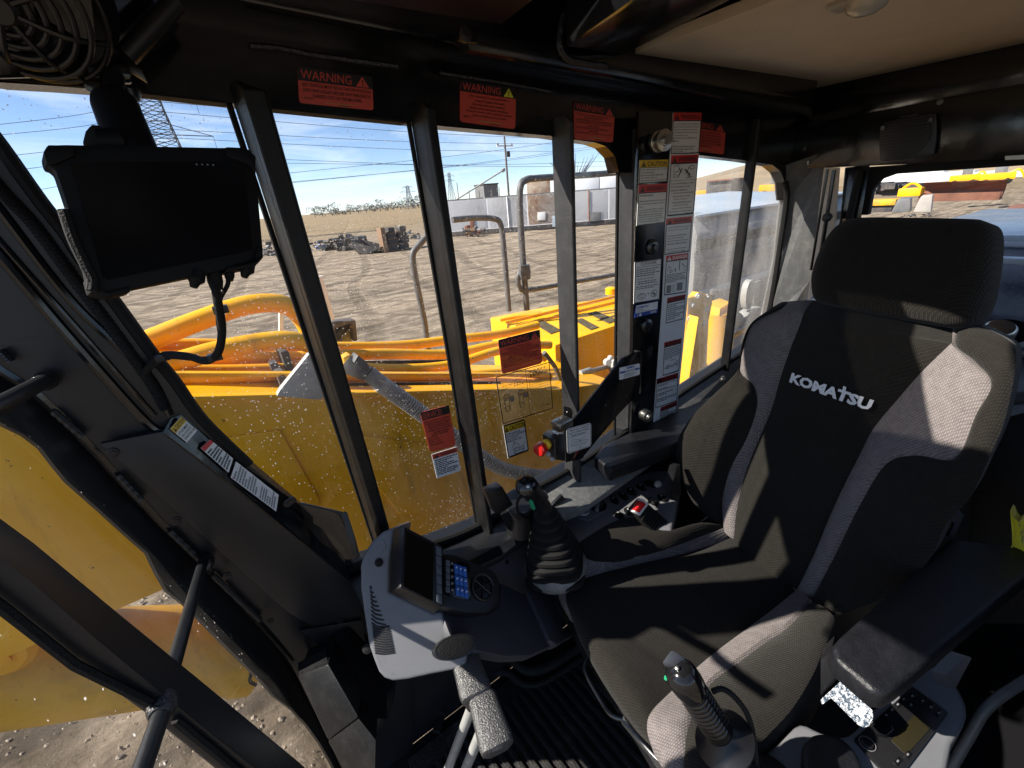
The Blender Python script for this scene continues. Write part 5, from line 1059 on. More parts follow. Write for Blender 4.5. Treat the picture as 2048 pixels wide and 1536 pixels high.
sticker('warning_label', 'white explosion hazard label with red WARNING band, under the yellow caution label', [(1276.6, 370), (1334, 367), (1329, 446), (1273, 452)], NP, hdr('WARNING', 'red_st', .2) + frame(.012, v0=.2) +
        [('text', t, .05, .24 + i * .072, b, .24 + i * .072 + .045, 'ink', .006) for i, (t, b) in enumerate([('EXPLOSION HAZARD', .5)])] + [('text', t, .05, .38 + i * .068, b, .38 + i * .068 + .045, 'ink', .008) for i, (t, b) in enumerate([('Unintentional detonation may be caused', .95), ('by an active radio transmitter or mobile', .9), ('phone.', .2)])] +
        [('text', t, .05, .60 + i * .058, b, .60 + i * .058 + .04, 'ink', .008) for i, (t, b) in enumerate([('To prevent SEVERE INJURY or DEATH,', .92), ('keep machine a safe distance away', .88), ('from a blast zone and a detonator or', .9), ('disconnect the wireless monitoring', .86), ('system in accordance with instructions', .92), ('in the Operation and Maintenance Manual.', .8)])] + tail(), group=GW)
man = lambda u, v, s_: [('stroke', [(u - s_, v + .05), (u, v), (u + s_, v - .03)], .012, 'ink'), ('stroke', [(u, v), (u + s_ * .2, v + .08)], .014, 'ink'), ('stroke', [(u - s_ * .3, v - .06), (u + s_ * .4, v + .05)], .012, 'ink')]
sticker('warning_label', 'white WARNING label with two crossed-out drawings, below the topmost one', [(1341.7, 311), (1397, 309), (1385.6, 428), (1333.6, 433)], NP, hdr('WARNING', 'red_st', .13) + frame(.012, v0=.13) +
        [('stroke', [(.12, .17), (.3, .16), (.3, .26), (.12, .27), (.12, .17)], .006, 'ink_grey'), ('stroke', circ(.17, .33, .06, .025), .006, 'ink_grey'), ('stroke', circ(.78, .2, .09, .03), .006, 'ink_grey'), ('stroke', [(.28, .36), (.42, .21)], .014, 'ink'), ('stroke', [(.3, .2), (.4, .28)], .01, 'ink'), ('stroke', [(.52, .23), (.74, .33)], .014, 'ink'), ('stroke', [(.7, .18), (.56, .3)], .01, 'ink'), ('stroke', [(.6, .37), (.82, .36)], .006, 'ink'), ('stroke', [(.62, .31), (.74, .36)], .008, 'ink_grey'), ('rect', .02, .405, .98, .41, 'ink')] +
        [('text', t, a, .445 + i * .052, b, .445 + i * .052 + .032, 'ink', .006) for i, (t, a, b) in enumerate([('To prevent SEVERE INJURY or DEATH,', .06, .92), ('do the following before moving', .06, .76), ('machine or its attachments:', .06, .68), ('Honk horn to alert people nearby.', .16, .92), ('Be sure no one is on or near', .16, .78), ('machine or in swing area.', .2, .7), ('Rotate cab for full view of travel', .16, .86), ('path if it can be done safely.', .2, .76), ('Use spotter if view is obstructed.', .14, .9), ('Follow above even if machine equipped', .06, .94), ('with travel alarm and mirrors.', .06, .7)])] + tail(), group=GW)
sticker('warning_label', 'white WARNING label with orange-red band halfway down the right of the panel', [(1332, 437), (1384, 432), (1377.5, 503), (1328, 510)], NP, hdr('WARNING', 'redorange_st', .17) + frame(.012, v0=.17) +
        [('text', t, .08, .24 + i * .075, b, .24 + i * .075 + .045, 'ink', .006) for i, (t, b) in enumerate([('Improper operation and maintenance', .95), ('can cause serious injury or death.', .88), (' .', .1), ('Read manual and labels before', .82), ('operation and maintenance.', .72), ('Follow instructions and warnings in', .9), ('manual and in labels on machine.', .85), (' .', .1), ('Keep manual in machine cab near operator.', .85), ('Contact distributor for a manual.', .8)]) if t.strip() != '.'] + tail(), group=GW)
sticker('danger_label', 'white DANGER label with red band and power line drawing on the panel', [(1332, 511.6), (1376, 506), (1371, 584.7), (1327, 591)], NP, [('rect', 0, 0, 1, .14, 'red_st'), ('text', 'DANGER', .28, .03, .97, .115, 'white_st', .02), ('tri', .04, .02, .24, .125, 'white_st', 'red_st')] + frame(.014, v0=.14) +
        [('stroke', [(.62, .16), (.62, .4)], .016, 'ink'), ('stroke', [(.08, .38), (.14, .26), (.24, .34)], .01, 'ink_grey'), ('stroke', circ(.24, .4, .08, .025), .008, 'ink_grey'), ('stroke', [(.43, .34), (.44, .42)], .02, 'ink'), ('stroke', [(.73, .23), (.83, .31)], .012, 'ink'), ('stroke', [(.84, .32), (.96, .32), (.96, .42), (.84, .42), (.84, .32)], .006, 'ink_grey'), ('stroke', [(.33, .17), (.33, .27)], .005, 'ink_grey')] +
        [('lines', .06, .47, .95, .70, 6, 'ink_grey'), ('rect', .1, .75, .3, .95, 'ink_grey'), ('rect', .56, .72, .82, .92, 'ink_grey'), ('lines', .33, .75, .52, .95, 5, 'ink_grey')], group=GW)
sticker('fan_label', 'white FLEXXAIRE fan instruction label with two small outline drawings on the left of the panel', [(1269, 524.5), (1323, 516.7), (1318.5, 600), (1267, 608)], NP, frame(.016) + [('text', 'FLEXXAIRE', .22, .03, .80, .10, 'ink', .0), ('rect', .02, .13, .98, .14, 'ink')] +
        [('lines', .07, .18, .95, .38, 4, 'ink_grey'), ('text', 'AUTOMATIC FACTORY MODES', .07, .40, .74, .435, 'ink'), ('lines', .12, .47, .85, .57, 2, 'ink_grey'), ('lines', .07, .59, .92, .68, 2, 'ink_grey'),
         ('stroke', circ(.28, .84, .16, .07), .008, 'ink_grey'), ('stroke', circ(.27, .83, .07, .035), .008, 'ink_grey'), ('stroke', circ(.76, .81, .12, .085), .008, 'ink_grey'), ('stroke', [(.5, .79), (.56, .79)], .012, 'ink'), ('stroke', circ(.73, .80, .04, .02), .012, 'ink_grey'), ('stroke', circ(.79, .84, .04, .02), .012, 'ink_grey')] + tail(), group=GW)
sticker('service_label', 'blue and white service label with KOMATSU lettering on the left of the panel', [(1271, 611), (1316, 602), (1314.5, 625.5), (1269, 635.5)], NP, [('rect', .02, .03, .98, .66, 'white_st'), ('text', 'KOMATSU', .06, .12, .55, .3, 'blue_st', .03), ('lines', .06, .38, .6, .64, 3, 'ink_grey'), ('text', 'SMS', .66, .74, .93, .92, 'white_st', .01), ('text', '24', .08, .76, .2, .93, 'white_st'), ('rect', .2, .74, .27, .95, 'white_st')], base='blue_st', cat='service label')
sticker('warning_label', 'small dark-red banded warning label just right of the blue service label', [(1334, 596), (1371, 588), (1366, 638), (1331, 647)], NP, hdr('WARNING', 'darkred_st', .2) + frame(.016, v0=.2) + [('lines', .08, .27, .95, .92, 8, 'ink_grey')] + tail(), group=GW)
sticker('warning_label', 'small warning label with a row of chain-like drawings low on the panel', [(1328, 685), (1363, 676), (1357, 742), (1324.6, 752)], NP, hdr('WARNING', 'darkred_st', .14) + frame(.016, v0=.14) + [('lines', .06, .19, .95, .55, 7, 'ink_grey'), ('text', 'DANGER', .4, .57, .7, .60, 'ink')] +
        [('stroke', [(.1 + k * .1, .78 - .05 * math.sin(k * 2.3)), (.2 + k * .1, .74 + .05 * math.cos(k * 1.9))], .014, 'ink_grey') for k in range(8)] + [('stroke', circ(.25, .76, .05, .05), .01, 'ink_grey'), ('stroke', circ(.84, .7, .05, .06), .01, 'ink_grey')] + tail(), group=GW)
sticker('warning_label', 'wide warning label with orange triangle low on the panel beside the lower knob', [(1313, 758), (1356, 745), (1353, 802), (1310, 816)], NP, [('rect', 0, 0, 1, .17, 'darkred_st'), ('rect', .02, .02, .26, .15, 'redorange_st'), ('text', 'WARNING', .28, .035, .95, .14, 'ink', .02), ('tri', .05, .03, .2, .15, 'ink', 'redorange_st')] + frame(.014, v0=.17) +
        [('lines', .06, .22, .95, .3, 2, 'ink'), ('lines', .06, .36, .95, .46, 2, 'ink'), ('lines', .06, .52, .95, .64, 2, 'ink'), ('lines', .06, .7, .95, .84, 3, 'ink')] + tail(), group=GW)
sticker('warning_label', 'lowest warning label on the panel, just above the armrest', [(1320.6, 814.5), (1354, 802), (1350.7, 836.5), (1319, 849.5)], NP, hdr('WARNING', 'darkred_st', .24) + frame(.016, v0=.24) + [('lines', .06, .3, .95, .95, 8, 'ink')], group=GW)

# labels stuck on the panes
GP = WY(.9285)
redwarn('orange-red WARNING label on the pane, directly above the clear pattern card', [(996, 680), (1079, 659), (1084.6, 726), (1004, 748.5)], .23,
        [('STAY CLEAR WHEN MACHINE IS', .14, .74), ('OPERATING, LEVERS CAN MOVE', .2, .76), ('NEVER OPERATE WITH ANYONE IN THE ZONE', .03, .95), ('BEFORE STARTING CHECK LEVER PATTERN', .05, .96), ('AND KNOW HOW TO USE IT', .2, .7), ('ALL LEVERS MUST RETURN TO NEUTRAL', .03, .95), ('DO NOT ALTER THE PATTERN SELECTED', .06, .88), ('NEVER LEAVE THE SEAT WITH ENGINE ON', .03, .95), ('UNTIL LOCK LEVER IS SET', .05, .7), ('PERSONAL INJURY OR DEATH MAY OCCUR', .05, .97)], pl=GP, base='redorange_film', gold=False, bold=0, group='labels stuck on the side panes')
hand = lambda u, v: [('stroke', circ(u, v, .055, .07), .005, 'ink'), ('stroke', circ(u, v, .035, .04), .004, 'ink'), ('stroke', circ(u, v + .015, .015, .02), .004, 'ink'), ('stroke', [(u - .045, v + .05), (u - .05, v + .2), (u - .04, v + .3), (u + .03, v + .3), (u + .035, v + .2), (u + .045, v + .05)], .005, 'ink'), ('stroke', [(u - .04, v + .2), (u + .035, v + .19)], .005, 'ink'), ('stroke', [(u - .04, v + .25), (u + .035, v + .24)], .005, 'ink'), ('stroke', circ(u + .09, v + .06, .03, .06, 8), .005, 'ink'), ('rect', u + .07, v + .03, u + .11, v + .12, 'ink_grey')]
sticker('pattern_card', 'clear film card with lever drawings and a ruled table on the pane', [(990.5, 755), (1098.5, 724), (1105.6, 816), (1005, 848)], GP, frame(.008) + [('rect', .53, .0, .537, 1, 'ink'), ('rect', .575, .02, .58, .98, 'ink_grey'), ('rect', .79, .02, .794, .98, 'ink_grey')] + hand(.14, .46) + hand(.40, .46) +
        [('rect', .58, .1 + k * .05, .98, .104 + k * .05, 'ink') for k in range(17)] + [('lines', .6, .06, .95, .2, 4, 'ink'), ('text', 'Lever / Right', .08, .2, .28, .24, 'ink'), ('text', 'Left Boom', .3, .14, .46, .175, 'ink'), ('lines', .06, .27, .2, .32, 1, 'ink'), ('lines', .3, .22, .5, .3, 2, 'ink'), ('lines', .8, .84, .96, .9, 2, 'ink'), ('lines', .81, .5, .92, .54, 1, 'ink')], base='clear_film', group='labels stuck on the side panes', cat='control card')
sticker('caution_label', 'white CAUTION label with excavator drawing on the pane, left of the emergency stop', [(1005.5, 852.5), (1049, 838.6), (1057, 901), (1016, 916.7)], GP, [('rect', 0, 0, 1, .22, 'yellow_st'), ('text', 'CAUTION', .26, .05, .97, .19, 'ink', .015), ('tri', .05, .04, .22, .2, 'ink', 'yellow_st')] + frame(.025) +
        [('text', t, .05, .25 + i * .075, b, .25 + i * .075 + .055, 'ink', .012) for i, (t, b) in enumerate([('WORK RANGE OF', .72), ('TUSK AND CONTENTS', .95), ('CAN CONTACT', .62), ('OPERATORS CAB.', .75)])] +
        [('stroke', [(.32, .84), (.28, .7), (.36, .55), (.62, .72), (.6, .78)], .01, 'ink_grey'), ('stroke', [(.36, .56), (.44, .8)], .008, 'ink_grey'), ('stroke', circ(.55, .9, .26, .045), .01, 'ink_grey'), ('stroke', [(.34, .78), (.56, .76), (.57, .85), (.34, .86), (.34, .78)], .01, 'ink_grey'), ('stroke', [(.58, .8), (.8, .78), (.82, .84), (.6, .86)], .01, 'ink_grey'), ('stroke', [(.7, .78), (.9, .66)], .008, 'ink_grey')], base='white_film', group='labels stuck on the side panes')
redwarn('orange-red SERVICE label on the pane over the grey hose', [(840, 825), (897.5, 810), (912, 891), (860, 905)], .19,
        [('PRIOR TO USING ALL EQUIPMENT', .05, .96), ('INSPECT THE MACHINE DAILY', .08, .95), ('GREASE ALL POINTS BEFORE', .12, .92), ('OPERATION AS SHOWN IN', .14, .9), ('THE MANUAL FOR SERVICE', .08, .95), ('A SAFE MACHINE IS A', .25, .88), ('READY MACHINE', .2, .8), ('Grease daily', .06, .4), ('Inspect pins', .06, .46), ('Change filters hourly', .06, .5), ('Check levels and hoses', .06, .56)], tri=None, pl=GP, base='redorange_film', word='SERVICE!', gold=False, group='labels stuck on the side panes')
sticker('warning_label', 'pale blue-white label with salmon WARNING band on the pane, under the SERVICE label', [(863, 909), (913, 893.5), (921, 941), (874, 956.6)], GP, [('rect', 0, 0, 1, .2, 'redorange_film'), ('text', 'WARNING', .32, .05, .92, .17, 'ink', .015), ('tri', .06, .03, .26, .19, 'ink', 'redorange_st')] + [('lines', .06, .25, .97, .92, 9, 'ink')], base='white_film', group='labels stuck on the side panes')
# pillar ledge labels
LP_ = plane3(P(341, 840, y=.874), P(598, 1012, y=.876), P(460, 962, y=.862)); LP_ = off(LP_, .003)
sticker('caution_label', 'small yellow-headed caution label at the top of the front pillar ledge', [(340, 858), (362, 833), (394, 861), (373.5, 885)], LP_, [('rect', 0, 0, 1, .32, 'yellow_st'), ('text', 'CAUTION', .26, .05, .97, .27, 'ink', .01), ('tri', .04, .05, .22, .28, 'ink', 'yellow_st')] + [('text', t, .06, .4 + i * .18, b, .4 + i * .18 + .12, 'ink', .01) for i, (t, b) in enumerate([('ATTACHMENT', .9), ('CAN CONTACT', .95), ('OPERATORS CAB', .97)])], group='labels on the front pillar ledge')
sticker('warning_label', 'white lettered label with small red head, middle of the front pillar ledge', [(401, 896), (420, 879), (466, 917), (457, 945)], LP_, [('rect', 0, 0, 1, .14, 'red_st')] + [('lines', .05, .2, .97, .97, 8, 'ink')], group='labels on the front pillar ledge')
sticker('warning_label', 'long white label in small print, lowest on the front pillar ledge', [(461.5, 955), (472, 923), (557, 990), (552, 1022.5)], LP_, [('lines', .05, .04, .97, .55, 9, 'ink_grey'), ('lines', .05, .6, .97, .97, 7, 'ink_grey'), ('rect', .03, .02, .08, .05, 'redorange_st')], group='labels on the front pillar ledge')

# ------------------------------------------------------------------ bracket arm with emergency stop
BK = thing('bracket_arm', 'black angled steel plate running from the corner post down to the third window bar', 'bracket', P(1210, 800, y=.80))
BPL = plane3(P(1132, 930, y=.815), P(1280, 705, y=.80), P(1180, 900, y=.808))
MB().slab([P(*q, pl=BPL) for q in [(1129, 855), (1150, 836), (1245, 716), (1262, 708), (1281, 703), (1281, 770), (1278, 790), (1257, 808), (1238, 828), (1168, 912), (1166, 918), (1132, 925)]], -BPL[1] * .006).build('arm_plate', 'paint_black', BK, bevel=.0015)
MB().slab([P(1268, 700, y=.83), P(1281, 703, y=.80), P(1281, 786, y=.80), P(1278, 788, y=.83)], (.004, .0, 0)).build('arm_flange', 'paint_satin', BK, bevel=.001)
MB().slab([P(1280, 703, y=.842), P(1306, 690, y=.842), P(1300, 780, y=.842), P(1278, 790, y=.842)], (0, .004, 0)).build('arm_foot', 'paint_black', BK, bevel=.001)
for q in ((1248, 769), (1253, 791), (1212, 810), (1232, 816)): MB().lathe(P(*q, pl=off(BPL, .0005)), BPL[1], [(.0045, 0), (.0035, .0015)], 10).build('rivet', 'steel_dark', BK, smooth=True)
BP2 = off(BPL, .0012)
sticker('service_label', 'small white and blue SMS label at the top of the bracket arm', [(1239, 735.5), (1279.5, 726.7), (1279, 749), (1238.6, 760)], BP2, [('text', 'SMS', .32, .04, .72, .24, 'blue_st', .02), ('rect', .02, .34, .98, .5, 'blue_st'), ('rect', .27, .28, .75, .56, 'white_st'), ('text', 'SERVICE', .3, .33, .72, .5, 'ink_grey'), ('lines', .2, .6, .85, .95, 3, 'ink_grey')], round_=.1, cat='service label')
sticker('track_label', 'rounded white label asking about undercarriage track tension on the bracket arm', [(1132.4, 858), (1182, 845), (1182, 892), (1134.5, 908)], BP2, [('stroke', [(.04, .04), (.96, .04), (.96, .96), (.04, .96), (.04, .04)], .008, 'ink_grey')] +
        [('text', t, a, .08 + i * .1, b, .08 + i * .1 + .075, 'ink', .02) for i, (t, a, b) in enumerate([('Have you checked', .13, .88), ('your undercarriage', .1, .9), ('track tension?', .17, .78)])] +
        [('rect', .1, .4, .9, .41, 'ink_grey'), ('stroke', [(.18, .56), (.24, .5), (.5, .56), (.8, .5)], .008, 'ink_grey'), ('stroke', [(.2, .74), (.14, .68), (.24, .63), (.78, .62), (.86, .66), (.8, .72), (.2, .74)], .009, 'ink_grey'), ('stroke', [(.52, .56), (.54, .66)], .014, 'ink'), ('text', 'mm  or  inch mm', .32, .76, .78, .81, 'ink'), ('text', 'SMS', .46, .86, .6, .9, 'ink')], round_=.1, cat='service label')
ES = thing('emergency_stop', 'black switch box with red emergency stop button beside the third window bar', 'switch', P(1110, 870, y=.79))
ea = axes(V((.88, .40, 0)))
ec = P(1106, 872, y=.795)
ez = V((0, 0, 1)); ex = V((.80, .6, 0)).normalized(); ey = ez.cross(ex)
f0 = [P(1085, 868, y=.80), P(1110, 882, y=.755), P(1112, 920, y=.755), P(1088, 905, y=.80)]; f1 = [P(1097, 858, y=.83), P(1131, 866, y=.80), P(1131, 922, y=.80), P(1099, 900, y=.83)]
mk('switch_box', f0 + f1, [(0, 1, 2, 3), (7, 6, 5, 4), (0, 1, 5, 4), (1, 2, 6, 5), (2, 3, 7, 6), (3, 0, 4, 7)], 'plastic_black', ES, bevel=.002)
fn = (f0[1] - f0[0]).cross(f0[3] - f0[0]).normalized(); fn = fn if fn.dot(V((-1, -1, 0))) > 0 else -fn
MB().lathe(P(1096, 886, pl=(f0[0], fn)), V((-.9, -.28, 0)), [(.013, 0), (.014, .010), (.010, .014)], 18).build('yellow_collar', 'yellow_plastic', ES, smooth=True)
MB().lathe(P(1091, 889, pl=(f0[0], fn)) + V((-.010, -.004, 0)), V((-.9, -.28, 0)), [(.009, 0), (.017, .004), (.018, .022), (.014, .027), (.001, .028)], 22).build('stop_button', 'red_plastic', ES, smooth=True)
for q, r_ in (((1098, 907), .008), ((1106, 917), .006)): MB().lathe(P(*q, pl=(f0[0], fn)), fn, [(r_, 0), (r_, .006), (r_ * .6, .008)], 14).build('gland', 'lens', ES, smooth=True)
MB().slab([P(1101, 842, y=.80), P(1126, 829, y=.83), P(1146, 838, y=.80), P(1121, 852, y=.77)], (0, 0, -.02)).build('steel_bracket', 'steel', ES, bevel=.002)
MB().slab([P(1127, 812, y=.84), P(1140, 815, y=.84), P(1145, 820, y=.84), P(1145, 838, y=.84), P(1127, 830, y=.84)], (0, .003, 0)).build('steel_bracket', 'steel', ES, bevel=.001)
MB().lathe(P(1134, 824, y=.838), (0, -1, 0), [(.005, 0), (.004, .004)], 12).build('bracket_bolt', 'steel_dark', ES, smooth=True)
for q in ((1108, 862), (1113, 866), (1122, 868)): MB().lathe(P(*q, y=.80), (-.5, -.7, .4), [(.006, 0), (.006, .006), (.003, .007)], 10).build('wire_clamp', 'steel', ES, smooth=True)

# embroidered lettering on the backrest
lt = [P(*q, pl=(B0 + SN * .016, SN)) for q in [(1587, 745), (1751.5, 800.5), (1741, 822), (1581, 764.5)]]
mb = MB(); vs, fs = text2d('KOMATSU', .05)
mb.add([lt[0].lerp(lt[1], u).lerp(lt[3].lerp(lt[2], u), v) + SN * (.006 + .004 * math.sin(u * math.pi)) for u, v in vs], fs); mb.add([lt[0].lerp(lt[1], u).lerp(lt[3].lerp(lt[2], u), v) + SN * .011 for u, v in ((.655, -.35), (.69, -.35), (.70, .1), (.665, .1))], [(0, 1, 2, 3)])
me = bpy.data.meshes.new('lettering'); me.from_pydata([tuple(v) for v in mb.v], [], mb.f); link('lettering', me, 'white_st', SEAT)
# ------------------------------------------------------------------ outside: boom, lines, deck
by = 1.5
BM = thing('excavator_boom', 'yellow excavator boom running past the side windows with pipes along its top', 'boom', V((.3, 1.7, .6)))
def BY(px, py, y=by): return P(px, py, y=y)
t0, t1 = BY(350, 800), BY(1000, 782); b0_, b1_ = BY(235, 1218), BY(330, 1180)
sl_ = (t1.z - t0.z) / (t1.x - t0.x)
def tz(x): return t0.z + sl_ * (x - t0.x)
side = [V((-2.6, by, tz(-2.6) - .35)), V((-1.2, by, tz(-1.2) - .02)), V((-.6, by, tz(-.6))), V((1.25, by, tz(1.25))), V((1.7, by, tz(1.25) - .1)), V((1.9, by, .1)), V((1.6, by, -.5)), V((.9, by, -.45)), V((.2, by, .1)), V((-.1, by, b1_.z - .06)), V((-.35, by, b1_.z)), V((-1.2, by, b0_.z + .0)), V((-2.6, by, b0_.z + .04))]
MB().slab(side, (0, .5, 0)).build('boom_box', 'yellow_paint', BM, bevel=.012)
for dz, y0 in ((.0, 1.485), (.052, 1.56)):
    MB().add(*(lambda a, b: ([a, b, b + V((0, .03, 0)), a + V((0, .03, 0)), a + V((0, 0, .014)), b + V((0, 0, .014)), b + V((0, .03, .014)), a + V((0, .03, .014))], [(0, 1, 2, 3), (4, 5, 6, 7), (0, 1, 5, 4), (1, 2, 6, 5), (2, 3, 7, 6), (3, 0, 4, 7)]))(V((-.9, y0, tz(-.9) + dz)), V((1.2, y0, tz(1.2) + dz)))).build('boom_flange', 'yellow_paint', BM, bevel=.003)
# raised side plates welded on the boom's flank
MB().slab([BY(420, 880, 1.49), BY(560, 860, 1.49), BY(640, 1000, 1.49), BY(600, 1130, 1.49), BY(470, 1060, 1.49)], (0, .02, 0)).build('flank_plate', 'yellow_paint', BM, bevel=.008)
MB().slab([BY(720, 870, 1.488), BY(900, 900, 1.488), BY(945, 1010, 1.488), BY(800, 1030, 1.488), BY(745, 960, 1.488)], (0, .02, 0)).build('flank_plate', 'yellow_paint', BM, bevel=.008)
# hydraulic pipes along the boom
pipes = [([(250, 692), (420, 690), (600, 694), (740, 694), (820, 690), (900, 680), (1000, 668), (1075, 650)], 1.95, .024),
         ([(250, 716), (420, 716), (610, 714), (760, 708), (900, 708), (1000, 690), (1100, 690)], 1.85, .024),
         ([(300, 738), (420, 742), (560, 738), (640, 728), (780, 738), (900, 730), (1010, 700), (1090, 716)], 1.76, .022),
         ([(330, 760), (440, 757), (560, 752), (700, 752), (900, 752), (1010, 745), (1100, 752)], 1.68, .020)]
for pts, y, r_ in pipes: MB().tube(spline([P(*q, y=y) for q in pts], 6), r_, 12).build('hydraulic_pipe', 'yellow_paint', BM, smooth=True)
MB().tube(spline([P(*q, y=1.9) for q in [(200, 715), (290, 684), (380, 648), (470, 616), (530, 606), (575, 612), (606, 640), (625, 680)]], 7), .036, 14).build('curved_pipe', 'yellow_paint', BM, smooth=True)
MB().tube(spline([P(*q, y=1.72) for q in [(260, 745), (345, 726), (430, 702), (520, 684), (580, 680), (625, 692), (660, 716)]], 7), .032, 14).build('curved_pipe', 'yellow_paint', BM, smooth=True)
for q, y in (((566, 712), 1.8), ((558, 752), 1.66)):
    MB().box(P(*q, y=y), (.012, .10, .035)).build('pipe_clamp', 'scrap_dark', BM, bevel=.004)
MB().tube([P(280, 735, y=1.92), P(900, 724, y=1.9)], .012, 8).build('hose', 'rubber', BM, smooth=True)
MB().tube([P(640, 770, y=1.62), P(1000, 766, y=1.62)], .008, 8).build('hose', 'rubber', BM, smooth=True)
# lower yellow member below the boom in front (boom ram)
CYL = thing('boom_ram', 'yellow hydraulic ram under the boom at lower left', 'hydraulic cylinder', V((-.8, 1.7, .2)))
ca, cb2 = P(-60, 1345, y=1.8), P(505, 1292, y=1.8)
rr = (P(250, 1240, y=1.8) - P(250, 1396, y=1.8)).length / 2
MB().lathe(ca - (cb2 - ca) * .8, cb2 - ca, [(rr * .9, 0), (rr, .02), (rr, (cb2 - ca).length * 1.72), (rr * 1.06, (cb2 - ca).length * 1.725), (rr * 1.06, (cb2 - ca).length * 1.80), (rr * .5, (cb2 - ca).length * 1.805)], 32).build('barrel', 'yellow_old', CYL, smooth=True)
MB().tube([cb2, cb2 + (cb2 - ca) * .6], .06, 16).build('rod', 'steel', CYL, smooth=True)
MB().lathe(P(8, 1310, y=1.62), (0, -1, 0), [(.07, -.05), (.07, .0), (.05, .02), (.02, .02), (.02, .03)], 18).build('port_boss', 'yellow_paint', CYL, smooth=True)
MB().tube(spline([P(500, 1310, y=1.55), P(502, 1345, y=1.5), P(500, 1362, y=1.5), P(512, 1370, y=1.5)], 5), .006, 8).build('grease_line', 'rubber', CYL)
# hose coupling and corrugated hose
HS = thing('corrugated_hose', 'grey corrugated hose drooping from a coupling across the side windows', 'hose', P(900, 870, y=1.3))
hp_ = [P(762, 768, y=1.36), P(800, 795, y=1.35), P(850, 832, y=1.34), P(900, 868, y=1.33), P(950, 905, y=1.32), P(1000, 935, y=1.31), P(1050, 948, y=1.30), P(1100, 951, y=1.29), P(1150, 942, y=1.28), P(1200, 920, y=1.27), P(1245, 885, y=1.26), P(1280, 850, y=1.25)]
hq = spline(hp_, 22)
MB().tube(hq, .023, 14).build('hose_body', 'rubber', HS, smooth=True)
hr = MB()
for i in range(0, len(hq) - 1, 2):
    t = (hq[i + 1] - hq[i]).normalized(); hr.lathe(hq[i], t, [(.023, -.0045), (.0285, -.003), (.0295, 0), (.0285, .003), (.023, .0045)], 14)
tag(hr.build('hose_rib', 'hose_rib', HS, smooth=True), kind='stuff')
MB().tube([P(735, 745, y=1.37), P(765, 770, y=1.36), P(800, 795, y=1.35)], [.026, .028, .030], 14).build('hose_sleeve', 'hose_grey', HS, smooth=True)
MB().tube([P(694, 722, y=1.40), P(706, 732, y=1.39), P(735, 748, y=1.37)], [.028, .033, .026], 14).build('hose_coupling', 'galv', HS, smooth=True)
MB().slab([P(716, 710, y=1.35), P(735, 725, y=1.35), P(740, 738, y=1.35), P(725, 742, y=1.35), P(708, 725, y=1.35)], (0, .05, 0)).build('coupling_lever', 'galv', HS, bevel=.004)
MB().slab([P(686, 716, y=1.42), P(700, 708, y=1.42), P(718, 728, y=1.40), P(702, 748, y=1.40), P(690, 738, y=1.42)], (0, .04, 0)).build('coupling_block', 'yellow_old', HS, bevel=.004)
GPT = thing('pipe_bracket', 'pale grey triangular bracket plate clamped on the boom pipes', 'bracket', P(600, 760, y=1.55))
MB().slab([P(553, 793, y=1.48), P(560, 780, y=1.48), P(618, 708, y=1.48), P(700, 716, y=1.48), P(690, 770, y=1.48), P(640, 800, y=1.48)], (0, .03, 0)).build('plate', 'plate_grey', GPT, bevel=.004)
MB().slab([P(605, 724, y=1.475), P(612, 716, y=1.475), P(616, 720, y=1.475), P(609, 729, y=1.475)], (0, .01, 0)).build('tab', 'white_st', GPT)
# yellow toolbox deck right of the boom
TX = thing('deck_toolbox', 'yellow steel deck box with black grip patches beyond the third window bar', 'deck box', P(1110, 760, y=2.0))
ztop = P(1117, 688, y=2.0).z
def TZ(px, py): return P(px, py, z=ztop)
A_, B_, C_, D_, E_ = TZ(979, 634), TZ(1110, 690), TZ(1300, 628), TZ(1262, 592), TZ(1130, 606)
mk('box_body', [A_, B_, C_, D_, E_] + [p + V((0, 0, -1.2)) for p in (A_, B_, C_, D_, E_)], [(0, 1, 2, 3, 4), (9, 8, 7, 6, 5)] + [(i, (i + 1) % 5, 5 + (i + 1) % 5, 5 + i) for i in range(5)], 'yellow_paint', TX, bevel=.02)
for q in ([(1066, 645), (1086, 640), (1122, 660), (1102, 667)], [(1150, 640), (1164, 636), (1198, 654), (1182, 659)], [(1176, 626), (1192, 622), (1236, 640), (1218, 646)]):
    MB().slab([P(*x, z=ztop + .006) for x in q], (0, 0, -.008)).build('grip_patch', 'grip_black', TX)
for q in ([(1010, 645), (1240, 590)], [(1030, 652), (1245, 600)]):
    MB().tube([P(*x, z=ztop + .012) for x in q], .010, 8).build('edge_rail', 'yellow_paint', TX, smooth=True)
MB().slab([P(*x, z=ztop + .02) for x in [(1000, 638), (1030, 632), (1075, 628), (1082, 622), (1045, 622), (1005, 630)]], (0, 0, -.03)).build('lid_plate', 'yellow_paint', TX, bevel=.008)
MB().lathe(P(1222, 588, z=ztop + .02), (0, 0, 1), [(.05, 0), (.05, .05), (.03, .06)], 14).build('latch_boss', 'yellow_paint', TX, smooth=True)
MB().tube(spline([P(*q, y=1.62) for q in [(1088, 705), (1100, 720), (1115, 745), (1125, 790), (1120, 830)]], 5), .012, 8).build('steel_pipe', 'galv', TX, smooth=True)
RR = thing('grease_fitting', 'pale greasy pipe fitting in front of the yellow deck box', 'pipe fitting', P(1200, 735, y=1.9))
MB().tube([P(1160, 748, y=1.7), P(1180, 742, y=1.7), P(1183, 742, y=1.7), P(1215, 733, y=1.75), P(1250, 728, y=1.8)], [.022, .022, .014, .014, .014], 12).build('pipe', 'lever_grey', RR, smooth=True)
